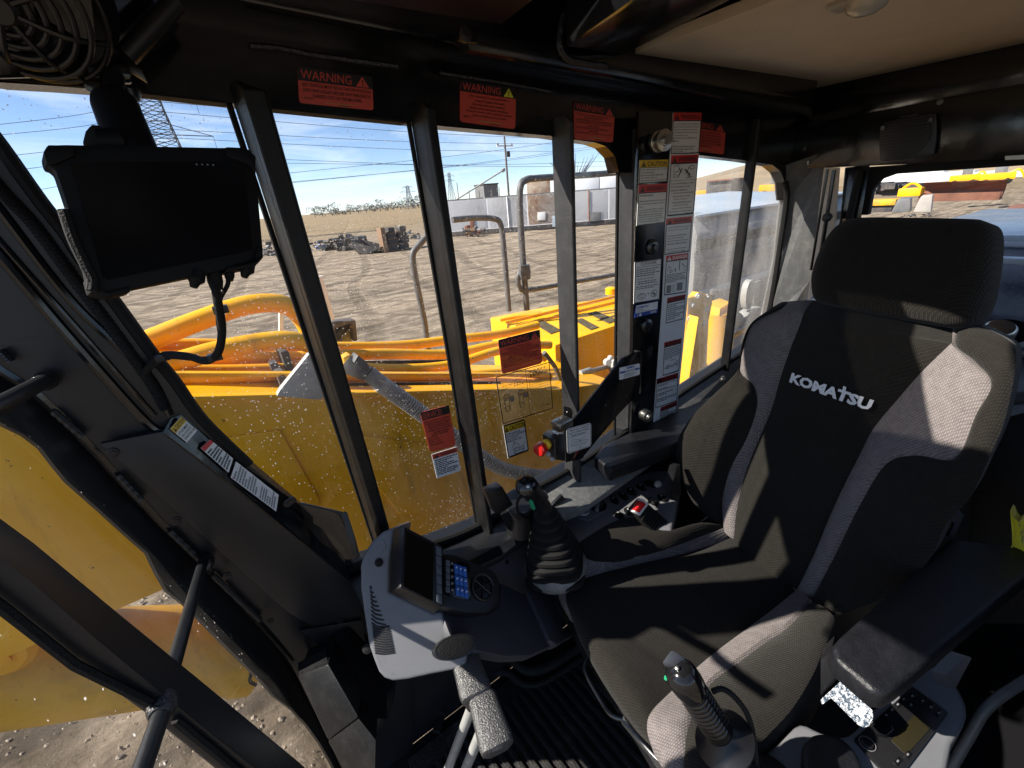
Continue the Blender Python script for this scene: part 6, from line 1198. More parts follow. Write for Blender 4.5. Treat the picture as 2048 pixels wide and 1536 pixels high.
for q, r_ in (((1216, 725), .025), ((1226, 740), .022), ((1222, 716), .016), ((1232, 728), .03)):
    MB().lathe(P(*q, y=1.72), (-.4, -.8, .2), [(r_, -.02), (r_, .0), (r_ * .7, .012)], 12).build('nut', 'lens', RR, smooth=True)
# yellow mast bracket seen through the rear side window
MSB = thing('mast_bracket', 'yellow bolted steel bracket and pin beyond the right rear side window', 'bracket', P(1410, 680, y=1.6))
my = 1.55
MB().slab([P(*q, y=my) for q in [(1376, 596), (1392, 592), (1398, 584), (1424, 590), (1425, 606), (1418, 640), (1412, 760), (1408, 800), (1358, 830), (1368, 720), (1374, 640)]], (0, .05, 0)).build('bracket_plate', 'yellow_paint', MSB, bevel=.006)
MB().slab([P(*q, y=my - .08) for q in [(1397, 634), (1404, 640), (1398, 790), (1370, 812), (1376, 770)]], (.02, .08, 0)).build('rib', 'yellow_paint', MSB, bevel=.003)
MB().tube([P(1437, 620, y=1.75), P(1432, 800, y=1.75)], .11, 22).build('mast_tube', 'yellow_paint', MSB, smooth=True)
MB().slab([P(*q, z=P(1440, 612, y=1.75).z + .01) for q in [(1410, 606), (1440, 596), (1462, 604), (1440, 618)]], (0, 0, -.05)).build('mast_cap', 'yellow_paint', MSB, bevel=.006)
for q in ((1383, 610), (1413, 618), (1378, 636), (1408, 646), (1394, 592), (1413, 594)):
    MB().lathe(P(*q, y=my), (-.2, -1, 0), [(.020, 0), (.020, .012), (.012, .013), (.012, .022)], 6).build('bolt', 'lens', MSB)
for q in ((1434, 592), (1428, 588)): MB().lathe(P(*q, y=1.7), (0, 0, 1), [(.03, 0), (.03, .03), (.02, .035)], 12).build('bolt', 'galv', MSB, smooth=True)
# handrails
RLm = thing('deck_handrail', 'grey tubular handrails standing on the yellow deck box', 'handrail', P(1040, 620, y=2.6))
ry = 2.6
MB().tube(spline([P(*q, y=ry) for q in [(905, 440), (950, 436), (990, 438), (1002, 452), (1008, 500), (1013, 560), (1018, 622)]], 5), .019, 12).build('rail_tube', 'galv', RLm, smooth=True)
MB().tube(spline([P(*q, y=ry) for q in [(1300, 338), (1200, 348), (1080, 356), (1052, 360), (1041, 374), (1040, 420), (1046, 520), (1054, 620)]], 5), .023, 12).build('rail_tube', 'galv', RLm, smooth=True)
MB().tube(spline([P(*q, y=ry) for q in [(1042, 540), (1036, 556), (1040, 575), (1056, 580), (1150, 564), (1300, 537)]], 5), .018, 12).build('rail_tube', 'galv', RLm, smooth=True)
MB().lathe(P(1049, 544, y=ry - .02), (0, 0, 1), [(.04, -.05), (.045, 0), (.04, .05)], 14).build('rail_clamp', 'galv', RLm, smooth=True)
R2 = thing('front_handrail', 'bent grey grab rail between second and third window bars', 'handrail', P(850, 650, y=2.9))
MB().tube(spline([P(*q, y=2.9) for q in [(880, 440), (862, 462), (838, 490), (826, 508), (828, 540), (840, 600), (850, 650), (856, 700)]], 5), .022, 12).build('rail_tube', 'galv', R2, smooth=True)
AN = thing('marker_whip', 'black and white marker rod beside the second window bar', 'marker rod', P(655, 610, y=3.0))
MB().tube([P(640, 552, y=3.0), P(672, 672, y=3.0)], .018, 8).build('rod', 'white_st', AN, smooth=True)
MB().tube([P(634, 556, y=3.03), P(664, 676, y=3.03)], .018, 8).build('dark_rod', 'scrap_dark', AN, smooth=True)
BB = thing('boom_light', 'dark block and bracket on the far side of the boom', 'work lamp', P(690, 660, y=2.4))
MB().slab([P(*q, y=2.4) for q in [(668, 645), (712, 640), (716, 682), (708, 684), (705, 656), (676, 660), (690, 690), (668, 690)]], (0, .1, 0)).build('bracket', 'scrap_dark', BB, bevel=.01)
MB().slab([P(*q, y=2.45) for q in [(672, 660), (700, 658), (706, 690), (676, 690)]], (0, .12, 0)).build('lamp_body', 'hood_grey', BB, bevel=.01)
WB = thing('white_sign_frame', 'thin white bracket frame behind the curved yellow pipes', 'frame', P(580, 640, y=2.5))
for a, b in (((559, 596), (590, 594)), ((562, 596), (562, 664)), ((590, 606), (582, 612))):
    MB().tube([P(*a, y=2.5), P(*b, y=2.5)], .012 if a[0] != 590 else .02, 6).build('bar', 'white_st', WB)
# engine hood / counterweight of the machine seen through the rear windows
EH = thing('engine_hood', 'dusty grey engine hood of the machine behind the cab', 'engine hood', V((4, 3, .5)))
hx0 = P(1372, 470, y=2.3).x; hz_ = P(1400, 428, y=2.6).z
e1_, e2_ = P(1330, 440, y=2.9), P(1620, 405, y=2.9)
hx1 = hx0 + 3.2; hb = P(1376, 440, y=4.2).x
MB().add([V((hx0, 2.2, -1.0)), V((hx1, 2.2, -1.0)), V((hx1, 2.2, hz_ - .12)), V((hx0, 2.2, hz_ - .12)), V((hx0 + .1, 2.32, hz_)), V((hx1, 2.32, hz_)), V((hb + 1, 4.2, hz_ + .06)), V((hb, 4.2, hz_ + .06)), V((hb, 4.2, -1)), V((hb + 1, 4.2, -1))],
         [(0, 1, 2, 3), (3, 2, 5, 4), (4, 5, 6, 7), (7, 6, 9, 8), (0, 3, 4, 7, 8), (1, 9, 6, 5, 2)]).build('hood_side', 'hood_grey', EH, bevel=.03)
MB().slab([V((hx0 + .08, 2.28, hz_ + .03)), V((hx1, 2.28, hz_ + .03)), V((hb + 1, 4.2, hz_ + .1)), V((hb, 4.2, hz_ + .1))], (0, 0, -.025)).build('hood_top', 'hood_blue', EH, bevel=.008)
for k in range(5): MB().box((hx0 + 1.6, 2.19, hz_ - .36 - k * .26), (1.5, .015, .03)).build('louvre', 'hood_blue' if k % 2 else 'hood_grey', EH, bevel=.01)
MB().box((hx0 + 1.6, 2.18, hz_ - .20), (1.6, .02, .04)).build('seal_strip', 'rubber', EH)
MIR = thing('side_mirror', 'white round mirror head on an arm beside the rear side window', 'mirror', P(1500, 600, y=1.6))
MB().slab(spline([P(*q, y=1.6) for q in [(1505, 560), (1512, 566), (1506, 600), (1502, 616), (1494, 618), (1492, 596), (1497, 570)]], 3, close=True), (.01, .05, 0)).build('mirror_shell', 'lever_grey', MIR, bevel=.006)
MB().slab(spline([P(*q, y=1.65) for q in [(1508, 570), (1530, 562), (1534, 590), (1512, 612)]], 3, close=True), (0, .02, 0)).build('mirror_glass', 'hood_grey', MIR, bevel=.003)
MB().slab(spline([P(*q, y=1.6) for q in [(1484, 650), (1500, 625), (1524, 614), (1528, 630), (1500, 648)]], 3, close=True), (0, .08, 0)).build('arm_cover', 'lever_grey', MIR, bevel=.01)
MB().tube([P(1450, 680, y=1.7), P(1500, 655, y=1.65)], .02, 8).build('arm_tube', 'yellow_paint', MIR, smooth=True)
# rear hood behind the cab with its blue sheen
RH = thing('rear_hood', 'blue-black glossy hood behind the rear window beside the headrest', 'engine hood', V((3.4, .2, .7)))
z1 = P(2010, 470, x=3.2).z
MB().add([V((2.35, -2.5, .35)), V((2.35, .86, .35)), V((2.45, .86, z1 - .22)), V((2.45, -2.5, z1 - .22)), V((2.9, .86, z1 - .03)), V((2.9, -2.5, z1 - .03)), V((3.4, .86, z1)), V((3.4, -2.5, z1)), V((5.5, .86, z1 - .05)), V((5.5, -2.5, z1 - .05)), V((5.5, .86, -.5)), V((5.5, -2.5, -.5)), V((2.35, .86, -.5)), V((2.35, -2.5, -.5))],
         [(0, 1, 2, 3), (3, 2, 4, 5), (5, 4, 6, 7), (7, 6, 8, 9), (9, 8, 10, 11), (0, 13, 12, 1)]).build('hood_skin', 'hood_navy', RH, bevel=.05)
for k, zz in enumerate((.0, -.09)): MB().box((3.0 - k * .3, -.8, z1 + .012 + zz * .6), (.03, 1.6, .012)).build('hood_rib', 'hood_blue', RH, bevel=.006)

# ------------------------------------------------------------------ yard: containers, scrap, machines
def G(px, py, z=-1.9): return P(px, py, z=z)
def UPH(base, px, py):                         # height of the vertical above base seen at row py
    d = math.hypot(base.x, base.y); r_ = ray(px, py); return EYE.z + r_.z / math.hypot(r_.x, r_.y) * d
CT = thing('white_container', 'long white steel tank shed with rust streaks standing in the yard', 'container', G(1000, 468))
cA, cB = G(903, 474), G(1300, 443)
h0, h1 = UPH(cA, 903, 402), UPH(cB, 1300, 372)
nb_ = 5; dv = (cB - cA); nrm_ = V((-dv.y, dv.x, 0)).normalized()
for k in range(nb_):
    a, b = cA.lerp(cB, k / nb_ + .002), cA.lerp(cB, (k + 1) / nb_ - .002); za, zb = h0 + (h1 - h0) * k / nb_, h0 + (h1 - h0) * (k + 1) / nb_
    a0, b0_ = a + V((0, 0, .55)), b + V((0, 0, .55))
    MB().slab([a0, b0_, V((b.x, b.y, zb)), V((a.x, a.y, za))], nrm_ * .12).build('wall_panel', 'container_rust' if k == 2 else 'container_white', CT, bevel=.012)
    q = a.lerp(b, .5)
    if k in (1, 3): MB().box((q.x, q.y - .06, (za - 1.4) / 2), (.03, .04, (za + 1.4) / 2)).build('rib', 'container_white' if k % 3 else 'rust', CT)
MB().slab([cA + V((0, 0, .5)), cB + V((0, 0, .5)), V((cB.x, cB.y, h1)), V((cA.x, cA.y, h0))], nrm_ * 3).build('tank_body', 'container_white', CT)
MB().slab([cA, cB, cB + V((0, 0, .55)), cA + V((0, 0, .55))], nrm_ * 2).build('skid', 'scrap_dark', CT, bevel=.05)
MB().slab([V((cA.x, cA.y, h0)), V((cB.x, cB.y, h1)), V((cB.x, cB.y, h1 + .12)), V((cA.x, cA.y, h0 + .12))], nrm_ * 3).build('roof_edge', 'hood_grey', CT)
for px, py, w_, h, mt in ((1105, 432, 20, 22, 'hood_blue'), (1075, 425, 16, 16, 'white_st'), (1180, 425, 22, 18, 'hood_grey'), (940, 440, 8, 22, 'rust')):
    pl = (cA - nrm_ * .08, -nrm_); MB().slab([P(px, py, pl=pl), P(px + w_, py - 1, pl=pl), P(px + w_, py + h - 1, pl=pl), P(px, py + h, pl=pl)], nrm_ * .1).build('hatch', mt, CT, bevel=.02)
UC = thing('upper_container', 'white tank container with a rusty square end standing above the long shed', 'container', G(1150, 440))
uA, uB = cA.lerp(cB, .40) + nrm_ * 1.0, cB + nrm_ * 1.0; g0, g1 = UPH(uA, 1062, 362), UPH(uB, 1300, 345)
for k in range(5):
    a, b = uA.lerp(uB, k / 5 + .003), uA.lerp(uB, (k + 1) / 5 - .003); za, zb = g0 + (g1 - g0) * k / 5, g0 + (g1 - g0) * (k + 1) / 5
    MB().slab([V((a.x, a.y, h1 - .4)), V((b.x, b.y, h1 - .4)), V((b.x, b.y, zb)), V((a.x, a.y, za))], nrm_ * 2.4).build('wall_panel', 'container_rust' if k == 0 else 'container_white', UC, bevel=.05)
# scrap piles and pallets
rnd = random.Random(3)
def heap(name, label, cat, px0, px1, pyb, h, n, mats, depth=1.6, grp=None):
    a, b = G(px0, pyb), G(px1, pyb); T = thing(name, label, cat, (a + b) / 2, grp)
    mbs = {}
    for i in range(n):
        t = rnd.random(); p = a.lerp(b, t); up_ = h * (1 - abs(2 * t - 1) ** 2) * rnd.random(); s_ = h * rnd.uniform(.12, .3)
        ax = Matrix.Rotation(rnd.uniform(0, 6.28), 3, 'Z') @ Matrix.Rotation(rnd.uniform(-.8, .8), 3, 'X')
        A3 = [V(ax.col[i_]) for i_ in range(3)]
        mbs.setdefault(rnd.choice(mats), MB()).box(p + V((rnd.uniform(-.5, .5) * depth, rnd.uniform(0, 1) * depth, up_ + s_ * .3)), (s_ * rnd.uniform(.4, 1.6), s_ * rnd.uniform(.3, .8), s_ * rnd.uniform(.2, .6)), A3)
    for m_, mb in mbs.items(): tag(mb.build('scrap_piece', m_, T), kind='stuff')
    return T
heap('scrap_pile', 'dark scrap heap with a blue lump left of the pallet stack', 'scrap pile', 620, 670, 500, .75, 40, ['scrap_dark', 'scrap_dark', 'blue_btn', 'hood_grey'])
heap('scrap_pile', 'large heap of dark machine parts in the middle of the yard', 'scrap pile', 668, 750, 500, 1.35, 110, ['scrap_dark', 'scrap_dark', 'scrap_dark', 'steel_dark'])
heap('scrap_pile', 'dark low heap visible between tablet and first bar', 'scrap pile', 525, 560, 512, 1.1, 30, ['scrap_dark', 'hood_grey'])
heap('scrap_pile', 'small rusty heap in front of the white shed', 'scrap pile', 940, 965, 474, 1.2, 16, ['scrap_dark', 'rust', 'wood'])
heap('scrap_pile', 'dark row of parts behind the pallet stack', 'scrap pile', 790, 850, 478, .9, 50, ['scrap_dark', 'hood_grey', 'scrap_dark'])
PS = thing('pallet_stack', 'tall wooden pallet stack with black crates in the yard', 'pallet stack', G(790, 505))
pb = G(765, 505); ph = UPH(pb, 765, 455)
MB().box(pb + V((.2, 0, (ph + 1.9) / 2)), (.18, .5, (ph + 1.9) / 2)).build('upright_pallet', 'wood', PS, bevel=.02)
for k in range(4):
    for j in range(2): MB().box(pb + V((.9 + j * 1.0 + .15 * (k % 2), .3, .30 + k * .46)), (.45 - .06 * k, .5, .19)).build('crate', 'scrap_dark', PS, bevel=.03)
    MB().box(pb + V((1.4, .3, .06 + k * .46)), (1.0 - .1 * k, .55, .03)).build('pallet', 'wood', PS)
BU = thing('loader_bucket', 'dark loader bucket lying tipped on the dirt in front of the scrap', 'bucket', G(745, 522))
bk_ = [G(718, 508), G(728, 525), G(785, 520)]; q0 = G(712, 510)
dv_ = (G(785, 521) - G(728, 525)); w3 = dv_.length; dvn = dv_.normalized(); nn_ = V((-dvn.y, dvn.x, 0))
pr_ = [(-.35, 1.05), (-.25, .5), (.0, .1), (.4, .0), (1.15, .35)]
vs = []; 
for s_ in (0, 1):
    for x_, z_ in pr_: vs.append(q0 + dvn * (x_ * w3 * .75 + w3 * .15) + nn_ * s_ * 2.0 + V((0, 0, z_ * w3 * .5)))
n = len(pr_); mk('bucket_shell', vs + [v + V((.05, .05, -.12)) for v in vs], [(i, i + 1, n + i + 1, n + i) for i in range(n - 1)] + [(2 * n + n + i, 2 * n + n + i + 1, 2 * n + i + 1, 2 * n + i) for i in range(n - 1)] + [tuple(range(n)), tuple(range(n, 2 * n))], 'scrap_dark', BU)
for k in range(4): MB().box(q0 + dvn * w3 * (1.05) + nn_ * (.2 + k * .5) + V((.2, 0, .2 * w3)), (.3, .07, .06)).build('tooth', 'scrap_dark', BU)
ORD = 'first second third fourth fifth sixth seventh eighth ninth tenth eleventh twelfth thirteenth fourteenth fifteenth sixteenth'.split()
# far tree line
for i in range(16):
    px = 632 + i * 14 + rnd.uniform(-4, 4); base = G(px, 424 - (px - 640) * .087 + 2); d = 520; r_ = ray(px, 424); dirv = V((r_.x, r_.y, 0)).normalized(); c = dirv * d; hgt = rnd.uniform(4, 12)
    T = thing('tree', ORD[i] + ' bare grey tree from the left in the far row on the horizon', 'tree', (c.x, c.y, gh(c.x, c.y)), 'trees along the far horizon')
    MB().tube([c + V((0, 0, gh(c.x, c.y) - .3)), c + V((0, 0, gh(c.x, c.y) + hgt * .5))], [.4, .2], 6).build('trunk', 'tree_grey', T)
    mb = MB()
    for k in range(170):
        p = c + V((rnd.gauss(0, 3.4), rnd.gauss(0, 3.4), gh(c.x, c.y) + hgt * rnd.uniform(.2, 1))); s_ = rnd.uniform(.8, 2.0); a = V((rnd.uniform(-1, 1), rnd.uniform(-1, 1), rnd.uniform(-1, 1))) * s_; b = V((rnd.uniform(-1, 1), rnd.uniform(-1, 1), rnd.uniform(-1, 1))) * s_
        mb.add([p, p + a, p + b], [(0, 1, 2)])
    mb.build('crown', 'tree_grey', T)
# bare shrubs behind the container
SHB = thing('bare_bush', 'leafless bush rising behind the white tanks right of the third bar', 'bush', G(1185, 430))
bc = cB.lerp(cA, .35) + nrm_ * 8
mb = MB()
for k in range(26):
    a = rnd.uniform(-.9, .9); L = rnd.uniform(3, 5.2); mb.tube([V((bc.x, bc.y, h1 - 1.0)), V((bc.x + math.sin(a) * L * .5, bc.y, h1 - 1 + L * .6)), V((bc.x + math.sin(a * 1.3) * L, bc.y + .3, h1 - 1 + L))], [.07, .05, .02], 4)
mb.build('twigs', 'wire_dark', SHB)
# lattice pylons
def pylon(label, px0, py0, px1, py1, d, wb, wt, grp='lattice power pylons', arms=((.80, 5), (.9, 4), (.7, 6)), nseg=12, hh=None, rad=.12):
    r_ = ray(px1, py1); dirv = V((r_.x, r_.y, 0)); k = d / dirv.length; base = V((r_.x * k, r_.y * k, 0)); zb = gh(base.x, base.y)
    rt = ray(px0, py0); zt = EYE.z + rt.z / math.hypot(rt.x, rt.y) * d; hgt = zt - zb if hh is None else hh
    T = thing('power_pylon', label, 'pylon', (base.x, base.y, zb), grp)
    def cr(t): w_ = wb + (wt - wb) * min(1, t / .75); return [base + V((sx * w_, sy * w_, zb + hgt * t)) for sx, sy in ((-1, -1), (1, -1), (1, 1), (-1, 1))]
    lv = [i / nseg for i in range(nseg + 1)]
    for k in range(4): MB().tube([cr(t)[k] for t in lv], rad, 4).build('leg', 'wire_dark', T)
    mb = MB()
    for i in range(nseg):
        a, b = cr(lv[i]), cr(lv[i + 1])
        for k in range(4): mb.tube([a[k], b[(k + 1) % 4]], rad * .55, 3); mb.tube([a[(k + 1) % 4], b[k]], rad * .55, 3); mb.tube([b[k], b[(k + 1) % 4]], rad * .5, 3)
    tag(mb.build('lattice_bracing', 'wire_dark', T), kind='stuff')
    for t, w_ in arms:
        z = zb + hgt * t; e = V((1, .25, 0)).normalized() * w_
        m_ = MB(); 
        for s_ in (-1, 1):
            m_.tube([base + V((0, 0, z)), base + e * s_ + V((0, 0, z))], rad * .8, 4); m_.tube([base + V((0, 0, z + w_ * .25)), base + e * s_ + V((0, 0, z))], rad * .6, 4); m_.tube([base + e * s_ + V((0, 0, z)), base + e * s_ + V((0, 0, z - 1.6))], rad * .4, 4)
        m_.build('cross_arm', 'wire_dark', T)
    return base, zb, hgt
pylon('tall lattice pylon rising behind the tablet arm into the sky', 285, 110, 377, 430, 90, 3.6, 1.3, arms=((.62, 7), (.80, 6)), nseg=22, rad=.10)
pylon('small distant pylon on the horizon left of the second bar', 815, 372, 820, 408, 480, 4, 1.2, arms=((.75, 9), (.95, 6)), nseg=6, rad=.22)
pylon('smaller distant pylon right of the second bar over the shed', 900, 345, 904, 398, 600, 4, 1.2, arms=((.75, 8), (.9, 8)), nseg=6, rad=.22)
# wooden poles
def pole(label, px, pyt, pyb, d, arm=True, r0=.18):
    rb = ray(px, pyb); k = d / math.hypot(rb.x, rb.y); b = V((rb.x * k, rb.y * k, 0)); zb = gh(b.x, b.y); rt = ray(px - (pyb - pyt) * .06, pyt); zt = EYE.z + rt.z / math.hypot(rt.x, rt.y) * d
    T = thing('power_pole', label, 'power pole', (b.x, b.y, zb), 'wooden power poles')
    MB().tube([V((b.x, b.y, zb - .5)), V((b.x, b.y, zt))], [r0, r0 * .7], 8).build('pole', 'pole_wood', T, smooth=True)
    if arm:
        MB().box((b.x, b.y, zt - 1.2), (1.4, .08, .09)).build('cross_arm', 'white_st', T)
        for s_ in (-1.2, 0, 1.2): MB().lathe((b.x + s_, b.y, zt - 1.15), (0, 0, 1), [(.07, 0), (.12, .1), (.07, .3)], 8).build('insulator', 'scrap_dark', T)
        MB().lathe((b.x + .5, b.y, zt - 2.6), (0, 0, 1), [(.25, 0), (.25, .7)], 10).build('transformer', 'scrap_dark', T)
    return V((b.x, b.y, zt))
pole('tall wooden power pole with white cross arm above the container roof', 1018, 272, 398, 70)
for i, (px, t) in enumerate(((918, 365), (940, 380), (960, 382), (985, 378), (1000, 374))): pole(ORD[i] + ' thin short pole from the left in the row behind the white shed', px, t, 402, 190, False, .2)
TK = thing('slanting_boom', 'thin slanting pole rising above the shed roof', 'crane boom', G(950, 400))
q1, q2 = G(905, 404), None; dd = 60
def at(px, py, d): r_ = ray(px, py); k = d / math.hypot(r_.x, r_.y); return EYE + r_ * k
MB().tube([at(902, 406, dd), at(1004, 342, dd)], .10, 6).build('mast', 'lever_grey', TK)
MB().lathe(at(1004, 342, dd), (1, 0, .5), [(.2, 0), (.25, .3), (.1, .5)], 8).build('mast_head', 'lever_grey', TK)
SHD = thing('far_shed', 'small grey building on the horizon behind the white shed', 'building', at(975, 402, 230))
p = at(975, 402, 230); MB().box(p + V((0, 0, 3)), (4, 4, 4)).build('wall', 'hood_grey', SHD); MB().box(p + V((0, 0, 7.2)), (4.3, 4.3, .3)).build('roof', 'scrap_dark', SHD)
# overhead wires crossing the sky
for i, (a, b) in enumerate([((-60, 255), (290, 200)), ((-60, 275), (300, 225)), ((-60, 320), (320, 262)), ((-40, 350), (325, 285)), ((-60, 395), (200, 350)), ((300, 202), (1120, 256)), ((305, 222), (1120, 278)), ((325, 258), (1110, 288)), ((330, 275), (1110, 303)), ((540, 318), (1240, 332)), ((540, 326), (1240, 322)), ((540, 350), (1240, 265)), ((560, 366), (1240, 290)), ((560, 368), (1240, 285))]):
    A2, B2 = at(*a, 95), at(*b, 130); m_ = (A2 + B2) / 2 - V((0, 0, .6))
    W_ = thing('overhead_wire', ORD[i] + ' thin power wire, counted from the tablet side, crossing the sky', 'power line', m_, 'overhead power wires'); MB().tube(spline([A2, m_, B2], 8), .045, 4).build('wire', 'wire_dark', W_)
# rear yard: equipment seen through the rear windows
DZ = thing('bulldozer_attachment', 'long rusty dozer blade standing on the sand beyond the rear window', 'dozer blade', G(1920, 400))
a, b = at(1838, 402, 26), at(2000, 398, 26); za, zb = at(1845, 366, 26).z, at(2005, 360, 26).z
vs = []; K = 7
for i in range(K):
    t = i / (K - 1); bow = .5 * math.sin(t * math.pi)
    for p, z in ((a, za), (b, zb)): q = p.lerp(V((p.x, p.y, z)), t); vs.append(q + V((bow, .1 * bow, 0)))
mk('blade_face', vs + [v + V((.25, 0, 0)) for v in vs], [(2 * i, 2 * i + 1, 2 * i + 3, 2 * i + 2) for i in range(K - 1)] + [(2 * K + 2 * i, 2 * K + 2 * i + 2, 2 * K + 2 * i + 3, 2 * K + 2 * i + 1) for i in range(K - 1)] + [(0, 2 * K, 2 * K + 1, 1), (2 * K - 2, 2 * K - 1, 4 * K - 1, 4 * K - 2)], 'rust', DZ, smooth=True)
MB().box(a.lerp(b, .5) + V((-.1, 0, .12)), (.1, (a - b).length / 2, .14), ((V((1, 0, 0))), (b - a).normalized(), V((0, 0, 1)))).build('cutting_edge', 'rust', DZ)
def machine(label, px, py, d, s_, mt='yellow_paint', cab=True):
    p = at(px, py, d); T = thing('yellow_machine', label, 'construction machine', p, 'yellow machines parked in the rear yard')
    u = V((p.y, -p.x, 0)).normalized()
    A3 = (u, V((0, 0, 1)).cross(u), V((0, 0, 1)))
    MB().box(p + V((0, 0, 1.2 * s_)), (2.0 * s_, .9 * s_, .5 * s_), A3).build('body', mt, T, bevel=.1 * s_)
    for t in (-1.2, 1.2): MB().lathe(p + u * t * s_ - A3[1] * .9 * s_ + V((0, 0, .6 * s_)), A3[1], [(.3 * s_, 0), (.6 * s_, .02), (.6 * s_, .4 * s_), (.3 * s_, .42 * s_)], 18).build('wheel', 'rubber', T, smooth=True)
    if cab:
        MB().box(p + u * .2 * s_ + V((0, 0, 2.2 * s_)), (.7 * s_, .7 * s_, .6 * s_), A3).build('cab', 'hood_grey', T, bevel=.06 * s_); MB().box(p + u * .2 * s_ + V((0, 0, 2.85 * s_)), (.8 * s_, .8 * s_, .06 * s_), A3).build('cab_roof', mt, T)
    MB().tube(spline([p + u * 1.2 * s_ + V((0, 0, 1.5 * s_)), p + u * 2.2 * s_ + V((0, 0, 2.0 * s_)), p + u * 3.0 * s_ + V((0, 0, .8 * s_))], 5), .16 * s_, 8).build('loader_arm', mt, T, smooth=True)
    return T
machine('yellow loader parked beyond the blade at the right edge of the rear window', 1990, 369, 46, .42)
machine('yellow machine with arms parked beyond the rusty blade', 1925, 370, 48, .40)
machine('yellow wheeled machine by the dark box on the slope in the side window', 1545, 392, 34, .4)
machine('small yellow unit half covered behind the sticker panel window', 1410, 396, 60, .5, cab=False)
DB = thing('dark_box', 'dark square plate box on the tan slope beyond the rear side window', 'steel box', at(1460, 385, 36))
p = at(1450, 374, 36); MB().box(p, (.8, .9, .42)).build('shell', 'scrap_dark', DB, bevel=.05); MB().box(p + V((-.2, -.2, .46)), (.85, .95, .04)).build('lid', 'rust', DB)
YB = thing('yellow_block', 'small yellow attachment on the sand left of the rusty blade', 'machine part', at(1822, 384, 26))
p = at(1822, 384, 26); MB().box(p, (.25, .38, .16)).build('block', 'yellow_paint', YB, bevel=.04); MB().tube(spline([p + V((0, -.3, .15)), p + V((0, 0, .34)), p + V((0, .3, .15))], 4), .05, 6).build('hoop', 'yellow_paint', YB)
YP = thing('yellow_pallet', 'flat yellow and grey unit at the left of the rear window', 'machine part', at(1770, 402, 22)); p = at(1765, 404, 22)
MB().box(p, (.4, .5, .10)).build('deck', 'yellow_old', YP, bevel=.03); MB().box(p + V((0, 0, -.22)), (.3, .4, .1)).build('base', 'scrap_dark', YP, bevel=.03)
CBk = thing('concrete_barrier', 'pale concrete block with sloped sides beyond the headrest', 'concrete barrier', at(1835, 425, 13))
def barr(T, px0, px1, pyt, pyb, d, mt):
    a, b, c, e = at(px0, pyb, d), at(px1, pyb, d), at(px1 - 4, pyt, d), at(px0 + 8, pyt, d); MB().slab([a, b, V((b.x, b.y, c.z)).lerp(a, .15), V((a.x, a.y, e.z)).lerp(b, .2)], V((.5, .1, 0))).build('block', mt, T, bevel=.03)
barr(CBk, 1826, 1862, 385, 425, 13, 'concrete')
C2 = thing('concrete_barrier', 'grey leaning slab left of the pale concrete block', 'concrete barrier', at(1795, 420, 13)); barr(C2, 1782, 1820, 392, 425, 13.2, 'hood_grey')
SR_ = heap('scrap_pile', 'low dark steel beams on the sand just above the headrest', 'scrap pile', 1808, 1905, 434, .22, 40, ['scrap_dark', 'hood_grey', 'steel_dark'], .5)
S2_ = thing('scrap_row', 'row of dark parts along the far edge of the rear yard', 'scrap pile', at(1790, 375, 30))
mb = MB()
for k in range(60):
    p = at(1740 + rnd.uniform(0, 100), 384 - rnd.uniform(0, 12), 30 + rnd.uniform(0, 3)); s_ = rnd.uniform(.12, .4); mb.box(p, (s_, s_ * rnd.uniform(.5, 1.5), s_ * .5))
tag(mb.build('scrap_piece', 'scrap_dark', S2_), kind='stuff')
RBk = thing('rusty_bucket', 'rusty orange bucket shell just right of the headrest outside', 'bucket', at(2020, 450, 8))
q = [(1984, 464), (2004, 424), (2030, 420), (2120, 424), (2140, 470)]; MB().slab([at(*x, 8) for x in q], V((1.0, .1, 0))).build('shell', 'rust', RBk, bevel=.05)
WT = thing('sky_strip', 'long white panels added for the bright sky strip beyond the rear yard', 'building', at(1850, 360, 110))  # added white panels stand in for the pale strip of sky
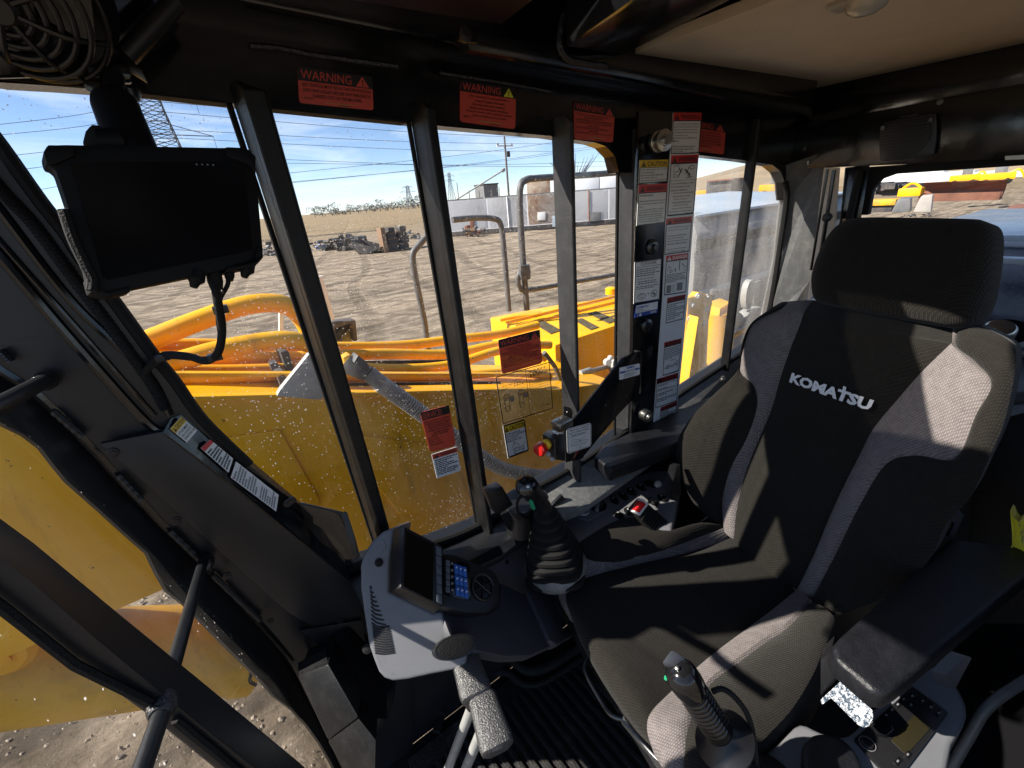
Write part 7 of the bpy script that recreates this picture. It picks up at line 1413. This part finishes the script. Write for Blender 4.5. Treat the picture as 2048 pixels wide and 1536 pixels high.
for k in range(6):
    a, b = at(1700 + k * 60, 372, 110), at(1760 + k * 60, 370, 110); h_ = at(1730 + k * 60, 343, 110).z
    MB().slab([a, b, V((b.x, b.y, h_)), V((a.x, a.y, h_))], V((3, 0, 0))).build('wall_panel', 'white_st', WT)
# stones on the near dirt at lower left
ST = MB()
for k in range(2600):
    p = V((rnd.uniform(-3.2, .3), rnd.uniform(1.6, 5.5), 0)); s_ = rnd.choice((.005, .006, .008, .008, .010, .012, .015, .02)) * rnd.uniform(.6, 1.4); p.z = gh(p.x, p.y) + s_ * .2
    vs = [p + V((math.cos(t) * s_ * rnd.uniform(.6, 1.2), math.sin(t) * s_ * rnd.uniform(.6, 1.2), 0)) for t in [i * 1.2566 for i in range(5)]] + [p + V((rnd.uniform(-.3, .3) * s_, rnd.uniform(-.3, .3) * s_, s_ * rnd.uniform(.5, .9)))]
    ST.add(vs, [(i, (i + 1) % 5, 5) for i in range(5)])
tag(ST.build('gravel', 'stone_tan', None), kind='stuff')

# ------------------------------------------------------------------ finer grouping: keys and marks belong to their panel
def under(thing_, part, names):
    p = next(c for c in thing_.children if c.name.split('.')[0] == part)
    for c in list(thing_.children):
        if c is not p and c.name.split('.')[0] in names: c.parent = p; c.matrix_parent_inverse = Matrix.Identity(4)
under(MC, 'monitor_housing', ('screen', 'function_key'))
under(MC, 'keypad_pod', ('keypad_panel', 'grey_key', 'round_key', 'blue_key', 'key_mark', 'vent_ring', 'vent_well', 'vent_vane'))
under(MC, 'console_body', ('cap_groove', 'rubber_plug', 'vent_slot'))
under(RD, 'face', ('display', 'button', 'button_mark', 'knob', 'knob_ring', 'usb_cover'))
under(SC, 'console_top', ('switch_bezel', 'rocker_switch', 'switch_mark', 'blank_cover'))
under(JL, 'grip', ('head_screw', 'head_switch', 'green_switch', 'flange'))
under(JR, 'grip', ('grip_head', 'head_button', 'green_switch', 'thumb_wheel'))
under(CAB, 'trim_panel', ('bolt',))
under(HS, 'hose_body', ('hose_rib',))
under(SEAT, 'buckle_body', ('buckle_rim', 'release_button', 'stalk_rib'))
under(SEAT, 'headrest', ('headrest_seam', 'headrest_post'))
under(SEAT, 'back_panel', ('lettering',))
under(PN, 'back_plate', ('post_knob', 'post_bolt'))
